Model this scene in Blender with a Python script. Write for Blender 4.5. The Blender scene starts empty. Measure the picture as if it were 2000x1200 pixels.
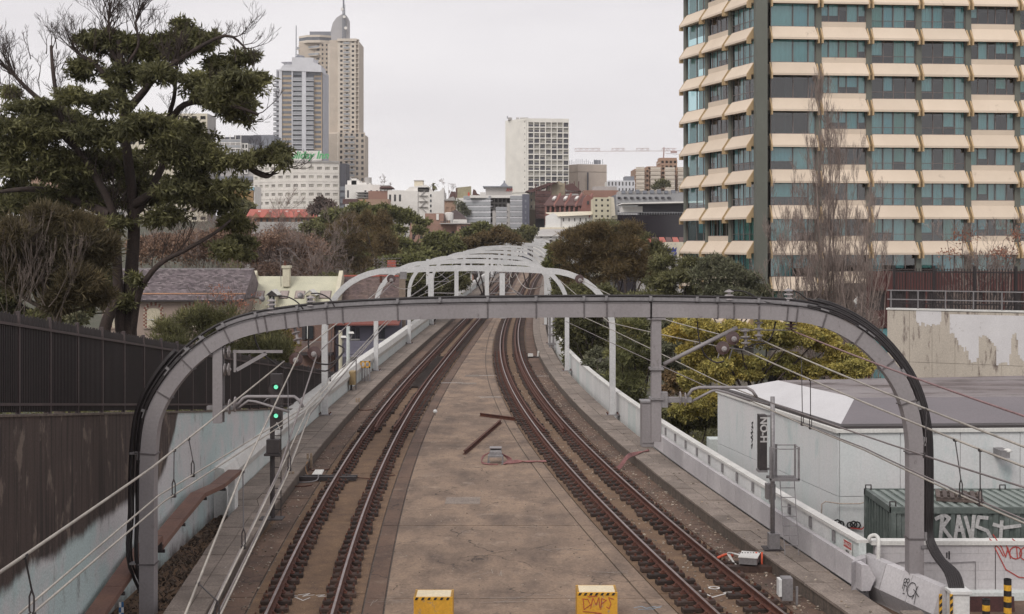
import bpy, math, random
import numpy as np
from mathutils import Vector, Matrix
R = math.radians
random.seed(7); rng = np.random.default_rng(7)
SC = bpy.context.scene
COL = SC.collection
# ------------------------------------------------------------ camera, sky, sun
CZ = 8.2; F = 2600.0; HZ = 470.0          # eye height over the slab, focal length and horizon in photo pixels
cam_d = bpy.data.cameras.new('camera'); cam = bpy.data.objects.new('camera', cam_d); COL.objects.link(cam)
cam.location = (0, 0, CZ); cam.rotation_euler = (R(90), 0, 0)
cam_d.sensor_width = 36.0; cam_d.lens = 36.0*F/2000.0
cam_d.shift_x = 0.0; cam_d.shift_y = -(600-HZ)/2000.0
cam_d.clip_start = 0.5; cam_d.clip_end = 6000
SC.camera = cam
SUN_EL, SUN_AZ = 44, -150
w = bpy.data.worlds.new('World'); SC.world = w; w.use_nodes = True
nt = w.node_tree; nt.nodes.clear()
out = nt.nodes.new('ShaderNodeOutputWorld'); mixs = nt.nodes.new('ShaderNodeMixShader')
bg1 = nt.nodes.new('ShaderNodeBackground'); bg2 = nt.nodes.new('ShaderNodeBackground')
sky = nt.nodes.new('ShaderNodeTexSky'); sky.sky_type = 'NISHITA'; sky.sun_disc = False
sky.sun_elevation = R(SUN_EL); sky.sun_rotation = R(SUN_AZ); sky.dust_density = 4
nt.links.new(sky.outputs[0], bg1.inputs[0]); bg1.inputs[1].default_value = 0.08
tc = nt.nodes.new('ShaderNodeTexCoord'); mp = nt.nodes.new('ShaderNodeMapping'); mp.inputs['Scale'].default_value = (1.2, 1.2, 6.0)
nz = nt.nodes.new('ShaderNodeTexNoise'); nz.inputs['Scale'].default_value = 1.6; nz.inputs['Detail'].default_value = 5
nz.inputs['Roughness'].default_value = 0.5
rp = nt.nodes.new('ShaderNodeValToRGB'); rp.color_ramp.elements[0].position = 0.34; rp.color_ramp.elements[1].position = 0.66
rp.color_ramp.elements[0].color = (0.66, 0.635, 0.655, 1); rp.color_ramp.elements[1].color = (0.80, 0.775, 0.785, 1)
nt.links.new(tc.outputs['Generated'], mp.inputs[0]); nt.links.new(mp.outputs[0], nz.inputs[0]); nt.links.new(nz.outputs[0], rp.inputs[0])
# the cloud deck is brighter in the thin strip near the horizon
sx = nt.nodes.new('ShaderNodeSeparateXYZ'); nt.links.new(tc.outputs['Generated'], sx.inputs[0])
mr = nt.nodes.new('ShaderNodeMapRange'); mr.inputs[1].default_value = 0.03; mr.inputs[2].default_value = 0.075
mr.inputs[3].default_value = 1.0; mr.inputs[4].default_value = 0.0
nt.links.new(sx.outputs[2], mr.inputs[0])
mxc = nt.nodes.new('ShaderNodeMixRGB'); mxc.inputs[2].default_value = (0.92, 0.90, 0.90, 1)
nt.links.new(mr.outputs[0], mxc.inputs[0]); nt.links.new(rp.outputs[0], mxc.inputs[1])
nt.links.new(mxc.outputs[0], bg2.inputs[0]); bg2.inputs[1].default_value = 1.0
mixs.inputs[0].default_value = 0.96
nt.links.new(bg1.outputs[0], mixs.inputs[1]); nt.links.new(bg2.outputs[0], mixs.inputs[2]); nt.links.new(mixs.outputs[0], out.inputs[0])
sd = bpy.data.lights.new('sun', 'SUN'); sd.energy = 1.45; sd.angle = R(25); sd.color = (1, 0.96, 0.9)
so = bpy.data.objects.new('sun', sd); COL.objects.link(so)
so.rotation_euler = (R(90-SUN_EL), 0, R(-30)); so.location = (0, 0, 60)
SC.view_settings.view_transform = 'Standard'; SC.view_settings.look = 'None'
SC.view_settings.exposure = 0.30; SC.view_settings.gamma = 1.0; SC.view_settings.use_curve_mapping = False
SC.cycles.max_bounces = 5; SC.cycles.diffuse_bounces = 3; SC.cycles.glossy_bounces = 2; SC.cycles.transparent_max_bounces = 8
SC.cycles.use_denoising = True
# ------------------------------------------------------------ helpers
def W(px, py, Y): return Vector(((px-1000)/F*Y, Y, CZ-(py-HZ)/F*Y))
def PX(px, Y): return (px-1000)/F*Y
def PZ(py, Y): return CZ-(py-HZ)/F*Y
def lin(*c): return tuple(c[:3])
MATS = {}
def M(name, c1, c2=None, sc=1.5, rough=0.8, bump=0.0, metal=0.0, c3=None, t3=0.6, sc3=4.0, stretch=(1,1,1), rnd=0.0, fine=0.25, fsc=18.0, spec=0.5, island=0.0, bsc=30.0, coord='pos'):
    if name in MATS: return MATS[name]
    m = bpy.data.materials.new(name); m.use_nodes = True; n = m.node_tree; b = n.nodes['Principled BSDF']; L = n.links.new
    b.inputs['Roughness'].default_value = rough; b.inputs['Metallic'].default_value = metal
    b.inputs['Specular IOR Level'].default_value = spec
    g = n.nodes.new('ShaderNodeNewGeometry'); mp = n.nodes.new('ShaderNodeMapping'); mp.inputs['Scale'].default_value = stretch
    if coord == 'pos': L(g.outputs['Position'], mp.inputs[0])
    else:
        t = n.nodes.new('ShaderNodeTexCoord'); L(t.outputs['Object'], mp.inputs[0])
    c2 = c2 or tuple(x*0.8 for x in c1)
    n1 = n.nodes.new('ShaderNodeTexNoise'); n1.inputs['Scale'].default_value = sc; n1.inputs['Detail'].default_value = 6; n1.inputs['Roughness'].default_value = 0.6
    L(mp.outputs[0], n1.inputs[0])
    r1 = n.nodes.new('ShaderNodeMapRange'); r1.inputs[1].default_value = 0.32; r1.inputs[2].default_value = 0.68; L(n1.outputs[0], r1.inputs[0])
    mx = n.nodes.new('ShaderNodeMixRGB'); mx.inputs[1].default_value = (*c1, 1); mx.inputs[2].default_value = (*c2, 1); L(r1.outputs[0], mx.inputs[0])
    last = mx.outputs[0]
    if c3:
        n3 = n.nodes.new('ShaderNodeTexNoise'); n3.inputs['Scale'].default_value = sc3; n3.inputs['Detail'].default_value = 8; n3.inputs['Roughness'].default_value = 0.7
        L(mp.outputs[0], n3.inputs[0])
        r3 = n.nodes.new('ShaderNodeMapRange'); r3.inputs[1].default_value = t3; r3.inputs[2].default_value = t3+0.1; L(n3.outputs[0], r3.inputs[0])
        m3 = n.nodes.new('ShaderNodeMixRGB'); m3.inputs[2].default_value = (*c3, 1); L(r3.outputs[0], m3.inputs[0]); L(last, m3.inputs[1]); last = m3.outputs[0]
    nf = n.nodes.new('ShaderNodeTexNoise'); nf.inputs['Scale'].default_value = fsc; nf.inputs['Detail'].default_value = 5; L(g.outputs['Position'], nf.inputs[0])
    rf = n.nodes.new('ShaderNodeMapRange'); rf.inputs[1].default_value = 0.3; rf.inputs[2].default_value = 0.7; rf.inputs[3].default_value = 1-fine; rf.inputs[4].default_value = 1+fine; L(nf.outputs[0], rf.inputs[0])
    val = rf.outputs[0]
    def mul(a, bsock):
        k = n.nodes.new('ShaderNodeMath'); k.operation = 'MULTIPLY'; L(a, k.inputs[0]); L(bsock, k.inputs[1]); return k.outputs[0]
    if rnd:
        oi = n.nodes.new('ShaderNodeObjectInfo'); ro = n.nodes.new('ShaderNodeMapRange'); ro.inputs[3].default_value = 1-rnd; ro.inputs[4].default_value = 1+rnd; L(oi.outputs['Random'], ro.inputs[0]); val = mul(val, ro.outputs[0])
    if island:
        ri = n.nodes.new('ShaderNodeMapRange'); ri.inputs[3].default_value = 1-island; ri.inputs[4].default_value = 1+island; L(g.outputs['Random Per Island'], ri.inputs[0]); val = mul(val, ri.outputs[0])
    vm = n.nodes.new('ShaderNodeVectorMath'); vm.operation = 'SCALE'; L(last, vm.inputs[0]); L(val, vm.inputs['Scale'])
    L(vm.outputs[0], b.inputs['Base Color'])
    if bump:
        bp = n.nodes.new('ShaderNodeBump'); bp.inputs['Strength'].default_value = bump; bp.inputs['Distance'].default_value = 0.02
        nb = n.nodes.new('ShaderNodeTexNoise'); nb.inputs['Scale'].default_value = bsc; nb.inputs['Detail'].default_value = 4; L(g.outputs['Position'], nb.inputs[0])
        L(nb.outputs[0], bp.inputs['Height']); L(bp.outputs[0], b.inputs['Normal'])
    MATS[name] = m; return m
class MB:
    def __init__(s): s.v = []; s.f = []
    def quad(s, a, b, c, d):
        i = len(s.v); s.v += [tuple(a), tuple(b), tuple(c), tuple(d)]; s.f.append((i, i+1, i+2, i+3)); return s
    def hexa(s, p):                       # 8 points: bottom ring 0-3, top ring 4-7
        i = len(s.v); s.v += [tuple(q) for q in p]
        s.f += [(i+3,i+2,i+1,i), (i+4,i+5,i+6,i+7), (i,i+1,i+5,i+4), (i+1,i+2,i+6,i+5), (i+2,i+3,i+7,i+6), (i+3,i,i+4,i+7)]; return s
    def box(s, x0, x1, y0, y1, z0, z1):
        return s.hexa([(x0,y0,z0),(x1,y0,z0),(x1,y1,z0),(x0,y1,z0),(x0,y0,z1),(x1,y0,z1),(x1,y1,z1),(x0,y1,z1)])
    def obox(s, o, u, v, n, a0, a1, b0, b1, c0, c1):      # oriented box: o + a*u + b*v + c*n
        o, u, v, n = Vector(o), Vector(u), Vector(v), Vector(n)
        P = lambda a, b, c: o+u*a+v*b+n*c
        return s.hexa([P(a0,b0,c0),P(a1,b0,c0),P(a1,b0,c1),P(a0,b0,c1),P(a0,b1,c0),P(a1,b1,c0),P(a1,b1,c1),P(a0,b1,c1)])
    def bar(s, a, b, w, h=None, up=(0,0,1)):              # rectangular bar between points
        a, b = Vector(a), Vector(b); h = h or w; d = (b-a); 
        if d.length < 1e-6: return s
        d.normalize(); up = Vector(up)
        if abs(d.dot(up)) > 0.98: up = Vector((0,1,0))
        r = d.cross(up).normalized(); t = r.cross(d).normalized()
        P = lambda o, i, j: o+r*(i*w/2)+t*(j*h/2)
        return s.hexa([P(a,-1,-1),P(a,1,-1),P(b,1,-1),P(b,-1,-1),P(a,-1,1),P(a,1,1),P(b,1,1),P(b,-1,1)])
    def tube(s, pts, r, n=6, cap=True):
        pts = [Vector(p) for p in pts]; rr = r if isinstance(r, (list, tuple)) else [r]*len(pts)
        up = Vector((0.13, 0.21, 0.97)); i0 = len(s.v); prev = None
        for k, p in enumerate(pts):
            d = (pts[min(k+1, len(pts)-1)]-pts[max(k-1, 0)])
            if d.length < 1e-9: d = Vector((0,0,1))
            d.normalize()
            a = prev if prev is not None else (d.cross(up) if abs(d.dot(up)) < 0.95 else d.cross(Vector((1,0,0))))
            a = (a-d*a.dot(d)); a = a.normalized() if a.length > 1e-6 else d.orthogonal().normalized()
            prev = a; b = d.cross(a)
            for j in range(n):
                t = 2*math.pi*j/n; s.v.append(tuple(p+a*(math.cos(t)*rr[k])+b*(math.sin(t)*rr[k])))
        for k in range(len(pts)-1):
            for j in range(n):
                q = i0+k*n; s.f.append((q+j, q+(j+1)%n, q+n+(j+1)%n, q+n+j))
        if cap:
            s.f.append(tuple(i0+j for j in range(n))[::-1]); q = i0+(len(pts)-1)*n; s.f.append(tuple(q+j for j in range(n)))
        return s
    def lathe(s, o, axis, prof, n=12):                    # prof: (distance along the axis, radius)
        o, ax = Vector(o), Vector(axis).normalized(); a = ax.orthogonal().normalized(); b = ax.cross(a); i0 = len(s.v)
        for (h, r) in prof:
            for j in range(n):
                t = 2*math.pi*j/n; s.v.append(tuple(o+ax*h+a*(math.cos(t)*r)+b*(math.sin(t)*r)))
        for k in range(len(prof)-1):
            for j in range(n):
                q = i0+k*n; s.f.append((q+j, q+(j+1)%n, q+n+(j+1)%n, q+n+j))
        s.f.append(tuple(i0+j for j in range(n))[::-1]); q = i0+(len(prof)-1)*n; s.f.append(tuple(q+j for j in range(n))); return s
    def sweep(s, path, prof, closed=True, up=(0,0,1), cap=True):   # prof: (side, height) swept along a path
        path = [Vector(p) for p in path]; up = Vector(up); m = len(prof); i0 = len(s.v)
        for k, p in enumerate(path):
            d = (path[min(k+1, len(path)-1)]-path[max(k-1, 0)]).normalized(); r = d.cross(up).normalized(); t = r.cross(d)
            for (a, h) in prof: s.v.append(tuple(p+r*a+t*h))
        for k in range(len(path)-1):
            for j in range(m if closed else m-1):
                q = i0+k*m; s.f.append((q+j, q+m+j, q+m+(j+1)%m, q+(j+1)%m))
        if cap and closed:
            s.f.append(tuple(i0+j for j in range(m))); q = i0+(len(path)-1)*m; s.f.append(tuple(q+j for j in range(m))[::-1])
        return s
    def poly(s, pts, d):                                  # polygon pts extruded by vector d
        pts = [Vector(p) for p in pts]; d = Vector(d); m = len(pts); i = len(s.v)
        s.v += [tuple(p) for p in pts]+[tuple(p+d) for p in pts]
        s.f.append(tuple(i+j for j in range(m))); s.f.append(tuple(i+m+j for j in range(m))[::-1])
        for j in range(m): s.f.append((i+j, i+m+j, i+m+(j+1)%m, i+(j+1)%m))
        return s
    def mesh(s, name, mat, smooth=False):
        me = bpy.data.meshes.new(name); me.from_pydata(s.v, [], s.f)
        if mat: me.materials.append(mat)
        if smooth: me.polygons.foreach_set('use_smooth', [True]*len(me.polygons))
        me.update(); return me
    def obj(s, name, mat, parent=None, smooth=False, fixn=True):
        me = s.mesh(name, mat, smooth)
        if fixn:
            import bmesh
            bm = bmesh.new(); bm.from_mesh(me); bmesh.ops.recalc_face_normals(bm, faces=bm.faces); bm.to_mesh(me); bm.free()
        return link(name, me, parent)
def link(name, me, parent=None, loc=None, rz=None):
    o = bpy.data.objects.new(name, me); COL.objects.link(o)
    if parent: o.parent = parent
    if loc is not None: o.location = loc
    if rz is not None: o.rotation_euler = (0, 0, rz)
    return o
def thing(name, label, cat, group=None, loc=(0,0,0), rz=0):
    o = bpy.data.objects.new(name, None); COL.objects.link(o); o.location = loc; o.rotation_euler = (0,0,rz); o.empty_display_size = 0.3
    return tag(o, label, cat, group)
def tag(o, label, cat, group=None):
    o['label'] = label; o['category'] = cat
    if group: o['group'] = group
    return o
def struct(o): o['kind'] = 'structure'; return o
def stuff(o): o['kind'] = 'stuff'; return o
def quads_mesh(name, V, mat, smooth=False):              # V: (n,4,3) numpy
    n = len(V); me = bpy.data.meshes.new(name); me.vertices.add(n*4); me.vertices.foreach_set('co', V.reshape(-1).astype(np.float32))
    me.loops.add(n*4); me.loops.foreach_set('vertex_index', np.arange(n*4, dtype=np.int32))
    me.polygons.add(n); me.polygons.foreach_set('loop_start', np.arange(0, n*4, 4, dtype=np.int32)); me.polygons.foreach_set('loop_total', np.full(n, 4, dtype=np.int32))
    me.materials.append(mat); me.update(calc_edges=True); return me
def text_mesh(txt, size, extrude=0.0, bold=0.0, shear=0.0):
    c = bpy.data.curves.new('lettering', 'FONT'); c.body = txt; c.size = size; c.extrude = extrude; c.offset = bold; c.shear = shear
    c.align_x = 'CENTER'; c.align_y = 'CENTER'; o = bpy.data.objects.new('lettering', c); COL.objects.link(o)
    me = bpy.data.meshes.new_from_object(o); bpy.data.objects.remove(o); bpy.data.curves.remove(c); return me
def text_obj(name, txt, size, mat, parent, o, u, v, extrude=0.01, bold=0.0, shear=0.0, sx=1.0):
    me = text_mesh(txt, size, extrude, bold, shear); me.materials.clear(); me.materials.append(mat)
    u, v = Vector(u).normalized(), Vector(v).normalized(); n = u.cross(v)
    mt = Matrix(((u.x*sx, v.x, n.x, o[0]), (u.y*sx, v.y, n.y, o[1]), (u.z*sx, v.z, n.z, o[2]), (0,0,0,1)))
    me.transform(mt); return link(name, me, parent)
def strokes(mb, polys, o, u, v, w, n):                    # flat paint strokes on a surface: polys in (a,b) units
    o, u, v, n = Vector(o), Vector(u), Vector(v), Vector(n)
    for k, P in enumerate(polys):
        pts = [o+u*a+v*b+n*(0.004+0.0015*k) for a, b in P]
        for i in range(len(pts)-1):
            d = (pts[i+1]-pts[i]); 
            if d.length < 1e-5: continue
            d.normalize(); s_ = d.cross(n).normalized()*w/2; e = d*w*0.3; t = n*(0.0004*i)
            mb.quad(pts[i]-s_-e+t, pts[i+1]-s_+e+t, pts[i+1]+s_+e+t, pts[i]+s_-e+t)
    return mb
# ------------------------------------------------------------ alignment curves (metres, X as a function of Y)
def fit(pts, deg):
    a = np.array(pts); c = np.polyfit((a[:,0]-100)/100, a[:,1], deg); y0 = a[0,0]; y1 = a[-1,0]
    s0 = (np.polyval(c, (y0+1-100)/100)-np.polyval(c, (y0-100)/100)); s1 = (np.polyval(c, (y1-100)/100)-np.polyval(c, (y1-1-100)/100))
    def g(Y):
        if Y < y0: return float(np.polyval(c, (y0-100)/100)+s0*(Y-y0))
        if Y > y1: return float(np.polyval(c, (y1-100)/100)+s1*(Y-y1))
        return float(np.polyval(c, (Y-100)/100))
    return g
XL = fit([(30.1,-4.6),(34,-4.85),(38.4,-5.03),(48.4,-5.3),(57,-5.4),(67.7,-5.4),(82.5,-5.2),(105,-4.65),(131,-3.8),(163,-2.75),(195,-1.8),(229,-.9)], 5)
XR = fit([(30,4.82),(38.7,3.65),(45.2,2.83),(52.4,2.08),(59,1.5),(66.7,.96),(76.5,.41),(91.6,-.07),(108,-.22),(130,.1),(162,1.09),(197,2.2),(235,3.5)], 5)
XWL = fit([(36,-8.5),(43,-8.62),(60,-8.66),(79,-8.45),(99,-8.05),(118,-7.5),(139,-6.95),(159,-6.45),(179,-5.9),(199,-5.35),(219,-4.7),(240,-4.0)], 4)
XWR = fit([(29,8.2),(33,7.68),(37.9,7.08),(42,6.62),(49.8,5.72),(60,4.85),(79,3.72),(99,3.2),(119,3.3),(139,3.9),(159,4.6),(199,6.0),(230,7.0)], 5)
def ZR(Y): 
    t = max(0.0, Y-85); return 0.008*t if t > 12 else 0.008*t*t/24+0*t if t < 0 else (0.008*t*t/24 if t <= 12 else 0.008*t)
def ZT(Y):                                                # the line climbs gently beyond 85 m
    t = max(0.0, Y-85.0); return 0.008*t*t/(t+12)
def ys(y0, y1, st): 
    n = max(1, int(round((y1-y0)/st))); return [y0+(y1-y0)*i/n for i in range(n+1)]
def tang(g, Y): return Vector((g(Y+.5)-g(Y-.5), 1.0, 0)).normalized()
# ------------------------------------------------------------ materials
m_slab = M('slab_concrete', (.25,.175,.13), (.125,.09,.072), sc=.55, stretch=(1,.8,1), c3=(.085,.062,.052), t3=.57, sc3=.8, bump=.4, fine=.22, fsc=5, rough=.9)
m_bed = M('track_bed_concrete', (.20,.12,.075), (.115,.072,.052), sc=1.3, stretch=(1.4,.5,1), c3=(.26,.19,.12), t3=.6, sc3=2.6, bump=.6, fine=.35, fsc=12, rough=.95)
m_dirt = M('sandy_dirt', (.19,.118,.07), (.11,.068,.046), sc=2, c3=(.28,.19,.11), t3=.58, sc3=7, bump=.8, fine=.35, fsc=25, rough=1)
m_lid = M('walkway_slab', (.25,.205,.175), (.155,.125,.105), sc=1.8, c3=(.36,.33,.3), t3=.64, sc3=5, bump=.4, fine=.28, fsc=20, rnd=.16, rough=.9)
m_kerb = M('stained_kerb', (.15,.118,.095), (.075,.06,.052), sc=2.5, c3=(.16,.13,.11), t3=.56, sc3=3, stretch=(2,2,.4), bump=.4, fine=.3)
m_rust = M('rusty_rail_steel', (.12,.045,.03), (.065,.028,.021), sc=5, rough=.75, fine=.3, c3=(.15,.06,.03), t3=.6, sc3=9, spec=.3)
m_rail_top = M('worn_rail_head', (.34,.28,.27), (.20,.15,.14), sc=3, rough=.34, metal=.85, fine=.2)
m_sleeper = M('tarred_sleeper', (.024,.017,.015), (.060,.034,.026), sc=2, rnd=.5, rough=.85, bump=.6, c3=(.10,.045,.028), t3=.6, sc3=6, fine=.3)
m_wood = M('old_timber', (.22,.17,.12), (.12,.09,.07), sc=3, stretch=(4,1,1), rough=.9, bump=.3)
def ground_mat(name, c1, c2, dark, light, crack=True):
    m = bpy.data.materials.new(name); m.use_nodes = True; n = m.node_tree; b = n.nodes['Principled BSDF']; L = n.links.new; b.inputs['Roughness'].default_value = .92
    g = n.nodes.new('ShaderNodeNewGeometry')
    def noise(sc, det, st=(1,1,1), rg=.6):
        mp = n.nodes.new('ShaderNodeMapping'); mp.inputs['Scale'].default_value = st; L(g.outputs['Position'], mp.inputs[0]); k = n.nodes.new('ShaderNodeTexNoise'); k.inputs['Scale'].default_value = sc; k.inputs['Detail'].default_value = det; k.inputs['Roughness'].default_value = rg; L(mp.outputs[0], k.inputs[0]); return k.outputs[0]
    def rmp(v, a, c, lo=0., hi=1.):
        k = n.nodes.new('ShaderNodeMapRange'); k.inputs[1].default_value = a; k.inputs[2].default_value = c; k.inputs[3].default_value = lo; k.inputs[4].default_value = hi; L(v, k.inputs[0]); return k.outputs[0]
    def mix(f, a, c):
        k = n.nodes.new('ShaderNodeMixRGB'); L(f, k.inputs[0])
        for i, q in ((1,a),(2,c)):
            if isinstance(q, tuple): k.inputs[i].default_value = (*q,1)
            else: L(q, k.inputs[i])
        return k.outputs[0]
    def mul(a, c):
        k = n.nodes.new('ShaderNodeMath'); k.operation = 'MULTIPLY'; L(a, k.inputs[0]); L(c, k.inputs[1]) if not isinstance(c, float) else setattr(k.inputs[1], 'default_value', c); return k.outputs[0]
    c = mix(rmp(noise(.35, 6), .36, .64), c1, c2)
    c = mix(rmp(noise(.8, 9, (1,.5,1), .7), .44, .66, 0, .78), c, dark)                    # oily streaks along the line
    c = mix(rmp(noise(.9, 9, (1.0,1.3,1), .75), .56, .72, 0, .8), c, light)                 # worn pale areas
    c = mix(rmp(noise(3.2, 8, (1.6,.9,1), .75), .54, .66, 0, .6), c, dark)
    c = mix(rmp(noise(26, 3), .66, .72, 0, .9), c, light)                                   # specks
    if crack:
        vo = n.nodes.new('ShaderNodeTexVoronoi'); vo.feature = 'DISTANCE_TO_EDGE'; vo.inputs['Scale'].default_value = .45
        ad = n.nodes.new('ShaderNodeVectorMath'); ad.operation = 'ADD'; nc = n.nodes.new('ShaderNodeTexNoise'); nc.inputs['Scale'].default_value = 1.3; nc.inputs['Detail'].default_value = 6; L(g.outputs['Position'], nc.inputs[0])
        L(g.outputs['Position'], ad.inputs[0]); L(nc.outputs['Color'], ad.inputs[1]); L(ad.outputs[0], vo.inputs['Vector'])
        c = mix(mul(rmp(vo.outputs['Distance'], .0, .012, 1, 0), rmp(noise(.6, 3), .48, .56)), c, tuple(x*.5 for x in dark))
    vm = n.nodes.new('ShaderNodeVectorMath'); vm.operation = 'SCALE'; L(c, vm.inputs[0]); L(rmp(noise(14, 6), .3, .7, .78, 1.22), vm.inputs['Scale']); L(vm.outputs[0], b.inputs['Base Color'])
    bp = n.nodes.new('ShaderNodeBump'); bp.inputs['Strength'].default_value = .5; bp.inputs['Distance'].default_value = .02; L(noise(30, 5), bp.inputs['Height']); L(bp.outputs[0], b.inputs['Normal']); return m
m_slab = ground_mat('slab_concrete_worn', (.295,.208,.148), (.20,.142,.105), (.088,.064,.053), (.37,.29,.23))
m_bed = ground_mat('track_bed_worn', (.155,.095,.066), (.11,.068,.05), (.06,.04,.033), (.27,.20,.15))
m_white = M('white_painted_concrete', (.70,.695,.68), (.56,.56,.555), sc=1.2, c3=(.30,.28,.27), t3=.66, sc3=3.5, stretch=(1,1,.35), fine=.1, bump=.15, rough=.75)
m_pale = M('pale_green_painted_wall', (.50,.555,.54), (.60,.61,.60), sc=.9, c3=(.26,.25,.24), t3=.64, sc3=3.2, stretch=(1,1,.3), fine=.12, bump=.15)
m_cap = M('parapet_coping_paint', (.66,.65,.62), (.54,.53,.51), sc=1.5, c3=(.3,.27,.25), t3=.7, sc3=4, fine=.1)
m_gantry = M('grey_gantry_paint', (.27,.25,.255), (.225,.205,.21), sc=1.0, c3=(.13,.11,.11), t3=.60, sc3=6, stretch=(1,1,.4), fine=.08, rough=.55)
m_arch = M('white_arch_paint', (.58,.575,.575), (.47,.475,.48), sc=1.0, c3=(.25,.12,.08), t3=.66, sc3=2.2, fine=.1, rough=.6)
m_steel = M('galvanised_steel', (.27,.255,.26), (.20,.19,.195), sc=3, rough=.5, metal=.3, fine=.15)
m_black = M('black_cable_rubber', (.012,.009,.010), (.02,.015,.016), sc=3, rough=.55, fine=.2)
m_dark = M('dark_steel', (.03,.025,.027), (.045,.036,.036), sc=3, rough=.6, fine=.2)
m_ins = M('brown_porcelain', (.06,.035,.035), (.10,.06,.055), sc=6, rough=.22, fine=.1)
m_insg = M('grey_porcelain', (.32,.29,.29), (.22,.2,.2), sc=6, rough=.25, fine=.1)
m_wire = M('copper_wire_pale', (.40,.365,.32), (.24,.215,.19), sc=2, rough=.5, fine=.15)
m_wireg = M('grey_wire', (.20,.17,.165), (.14,.12,.12), sc=2, rough=.5, fine=.15)
m_fence = M('black_fence_paint', (.014,.010,.011), (.024,.017,.018), sc=1, rough=.6, fine=.2)
m_glassd = M('dark_window_glass', (.025,.028,.032), (.05,.055,.06), sc=.4, rough=.12, fine=.1, rnd=.5, island=.5)
m_yellow = M('yellow_block_paint', (.62,.33,.03), (.55,.28,.03), sc=2, c3=(.30,.22,.15), t3=.56, sc3=7, fine=.12, rough=.6)
m_cream = M('cream_block_top', (.72,.62,.44), (.62,.53,.38), sc=3, c3=(.35,.22,.12), t3=.7, sc3=6, fine=.1)
m_hblack = M('hazard_black', (.02,.017,.017), rough=.6); m_hyel = M('hazard_yellow', (.65,.35,.03), rough=.6)
m_red_p = M('red_spray_paint', (.42,.06,.05), rough=.6); m_blk_p = M('black_spray_paint', (.02,.018,.02), rough=.6); m_wht_p = M('white_chalk_paint', (.62,.6,.58), rough=.9)
m_grn_p = M('pale_spray_paint', (.48,.47,.46), (.38,.37,.37), rough=.8)
m_orange = M('orange_cable', (.65,.10,.04), rough=.5); m_pinkc = M('pink_cable_sheath', (.30,.13,.12), (.22,.10,.10), rough=.6)
# ============================================================ ground and viaduct
def hterr(x, y):
    L = np.interp(y, [10,23,40,51,60,80,110,160,220,300,400,520,700,1200], [6.6,4.9,2.9,1.5,0.2,-3,-7,-8,-6,0,9,17,22,10])
    Rr = np.interp(y, [10,28,45,60,90,130,200,250,300,400,520,700,1200], [-1.2,-1.2,-1.6,-3.5,-5,-8,-9,-7,-3,5,13,16,8])
    if x <= -9.2: base = L
    elif x <= -9.0: base = -9.5 if y < 62 else min(L, -6)
    elif x < 6.2: base = -9.5 if y < 230 else (L+Rr)/2
    elif x < 8.2: base = -9.5 if y < 110 else Rr
    else: base = Rr
    return base
gx = sorted(set(list(np.linspace(-900,-60,15))+list(np.linspace(-60,-9.2,14))+[-9.0,-2,4,6.1,8.3]+list(np.linspace(9,60,13))+list(np.linspace(60,900,15))))
gy = list(np.linspace(-40,70,30))+list(np.linspace(75,300,30))+list(np.linspace(320,1500,30))+[2600,5000]
mb = MB(); nx = len(gx)
for y in gy:
    for x in gx:
        z = hterr(x, y)
        if y > 300: z += 1.5*math.sin(x*.013+1)+1.2*math.sin(y*.02+x*.005)
        if y < 300: z += .12*math.sin(x*.7)*math.cos(y*.5) if (x > 9.5 or x < -9.5) else 0
        mb.v.append((x, y, z))
for j in range(len(gy)-1):
    for i in range(nx-1): a = j*nx+i; mb.f.append((a, a+1, a+nx+1, a+nx))
m_ground = M('ground_litter_and_grass', (.06,.05,.03), (.035,.045,.02), sc=.4, c3=(.12,.095,.07), t3=.56, sc3=1.2, fine=.35, fsc=6, bump=.5)
struct(mb.obj('ground', m_ground))
# viaduct body below the slabs
def strip(mb, gl, gr, ylist, zt, zb):
    i0 = len(mb.v)
    for y in ylist:
        a, b = gl(y), gr(y); t = ZT(y); mb.v += [(a,y,zb),(a,y,t+zt),(b,y,t+zt),(b,y,zb)]
    for k in range(len(ylist)-1):
        q = i0+4*k
        for j in range(3): mb.f.append((q+j, q+j+1, q+4+j+1, q+4+j))
    return mb
via = strip(MB(), lambda y: (XWL(y) if y > 39.5 else -8.1)-.12, lambda y: (XWR(y)+.3) if y > 30 else XWR(y)+.8, ys(12, 300, 3), -.035, -9.3).obj('viaduct_deck', m_kerb); struct(via)
KL = lambda y: XL(y)-2.0; KR = lambda y: XR(y)+2.0
JL = lambda y: XL(y)+1.75; JR = lambda y: max(XR(y)-1.73, JL(y)+.3)
def panel(gl, gr, y0, y1, zt, zb, gap, mat, name, parent, nseg=2, jit=0.0):
    mb = MB(); yy = ys(y0+gap, y1-gap, (y1-y0)/nseg); dz = random.uniform(-jit, jit)
    for k in range(len(yy)-1):
        a, b = yy[k], yy[k+1]
        p = lambda g, s, y, z: (g(y)+s*gap, y, z+ZT(y))
        mb.hexa([p(gl,1,a,zb),p(gr,-1,a,zb),p(gr,-1,b,zb),p(gl,1,b,zb),p(gl,1,a,zt+dz),p(gr,-1,a,zt+dz),p(gr,-1,b,zt+dz),p(gl,1,b,zt+dz)])
    # drop the inner end faces of the sub-pieces
    return mb.obj(name, mat, parent)
zones = [(KL, lambda y: XL(y)-1.28, m_bed, 3.9), (lambda y: XL(y)-1.28, lambda y: XL(y)+1.28, m_dirt, 8), (lambda y: XL(y)+1.28, JL, m_bed, 7.8),
         (JL, JR, m_slab, 7.8), (JR, lambda y: XR(y)-1.28, m_slab, 7.8), (lambda y: XR(y)-1.28, lambda y: XR(y)+1.28, m_dirt, 8), (lambda y: XR(y)+1.28, KR, m_bed, 3.9)]
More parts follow.
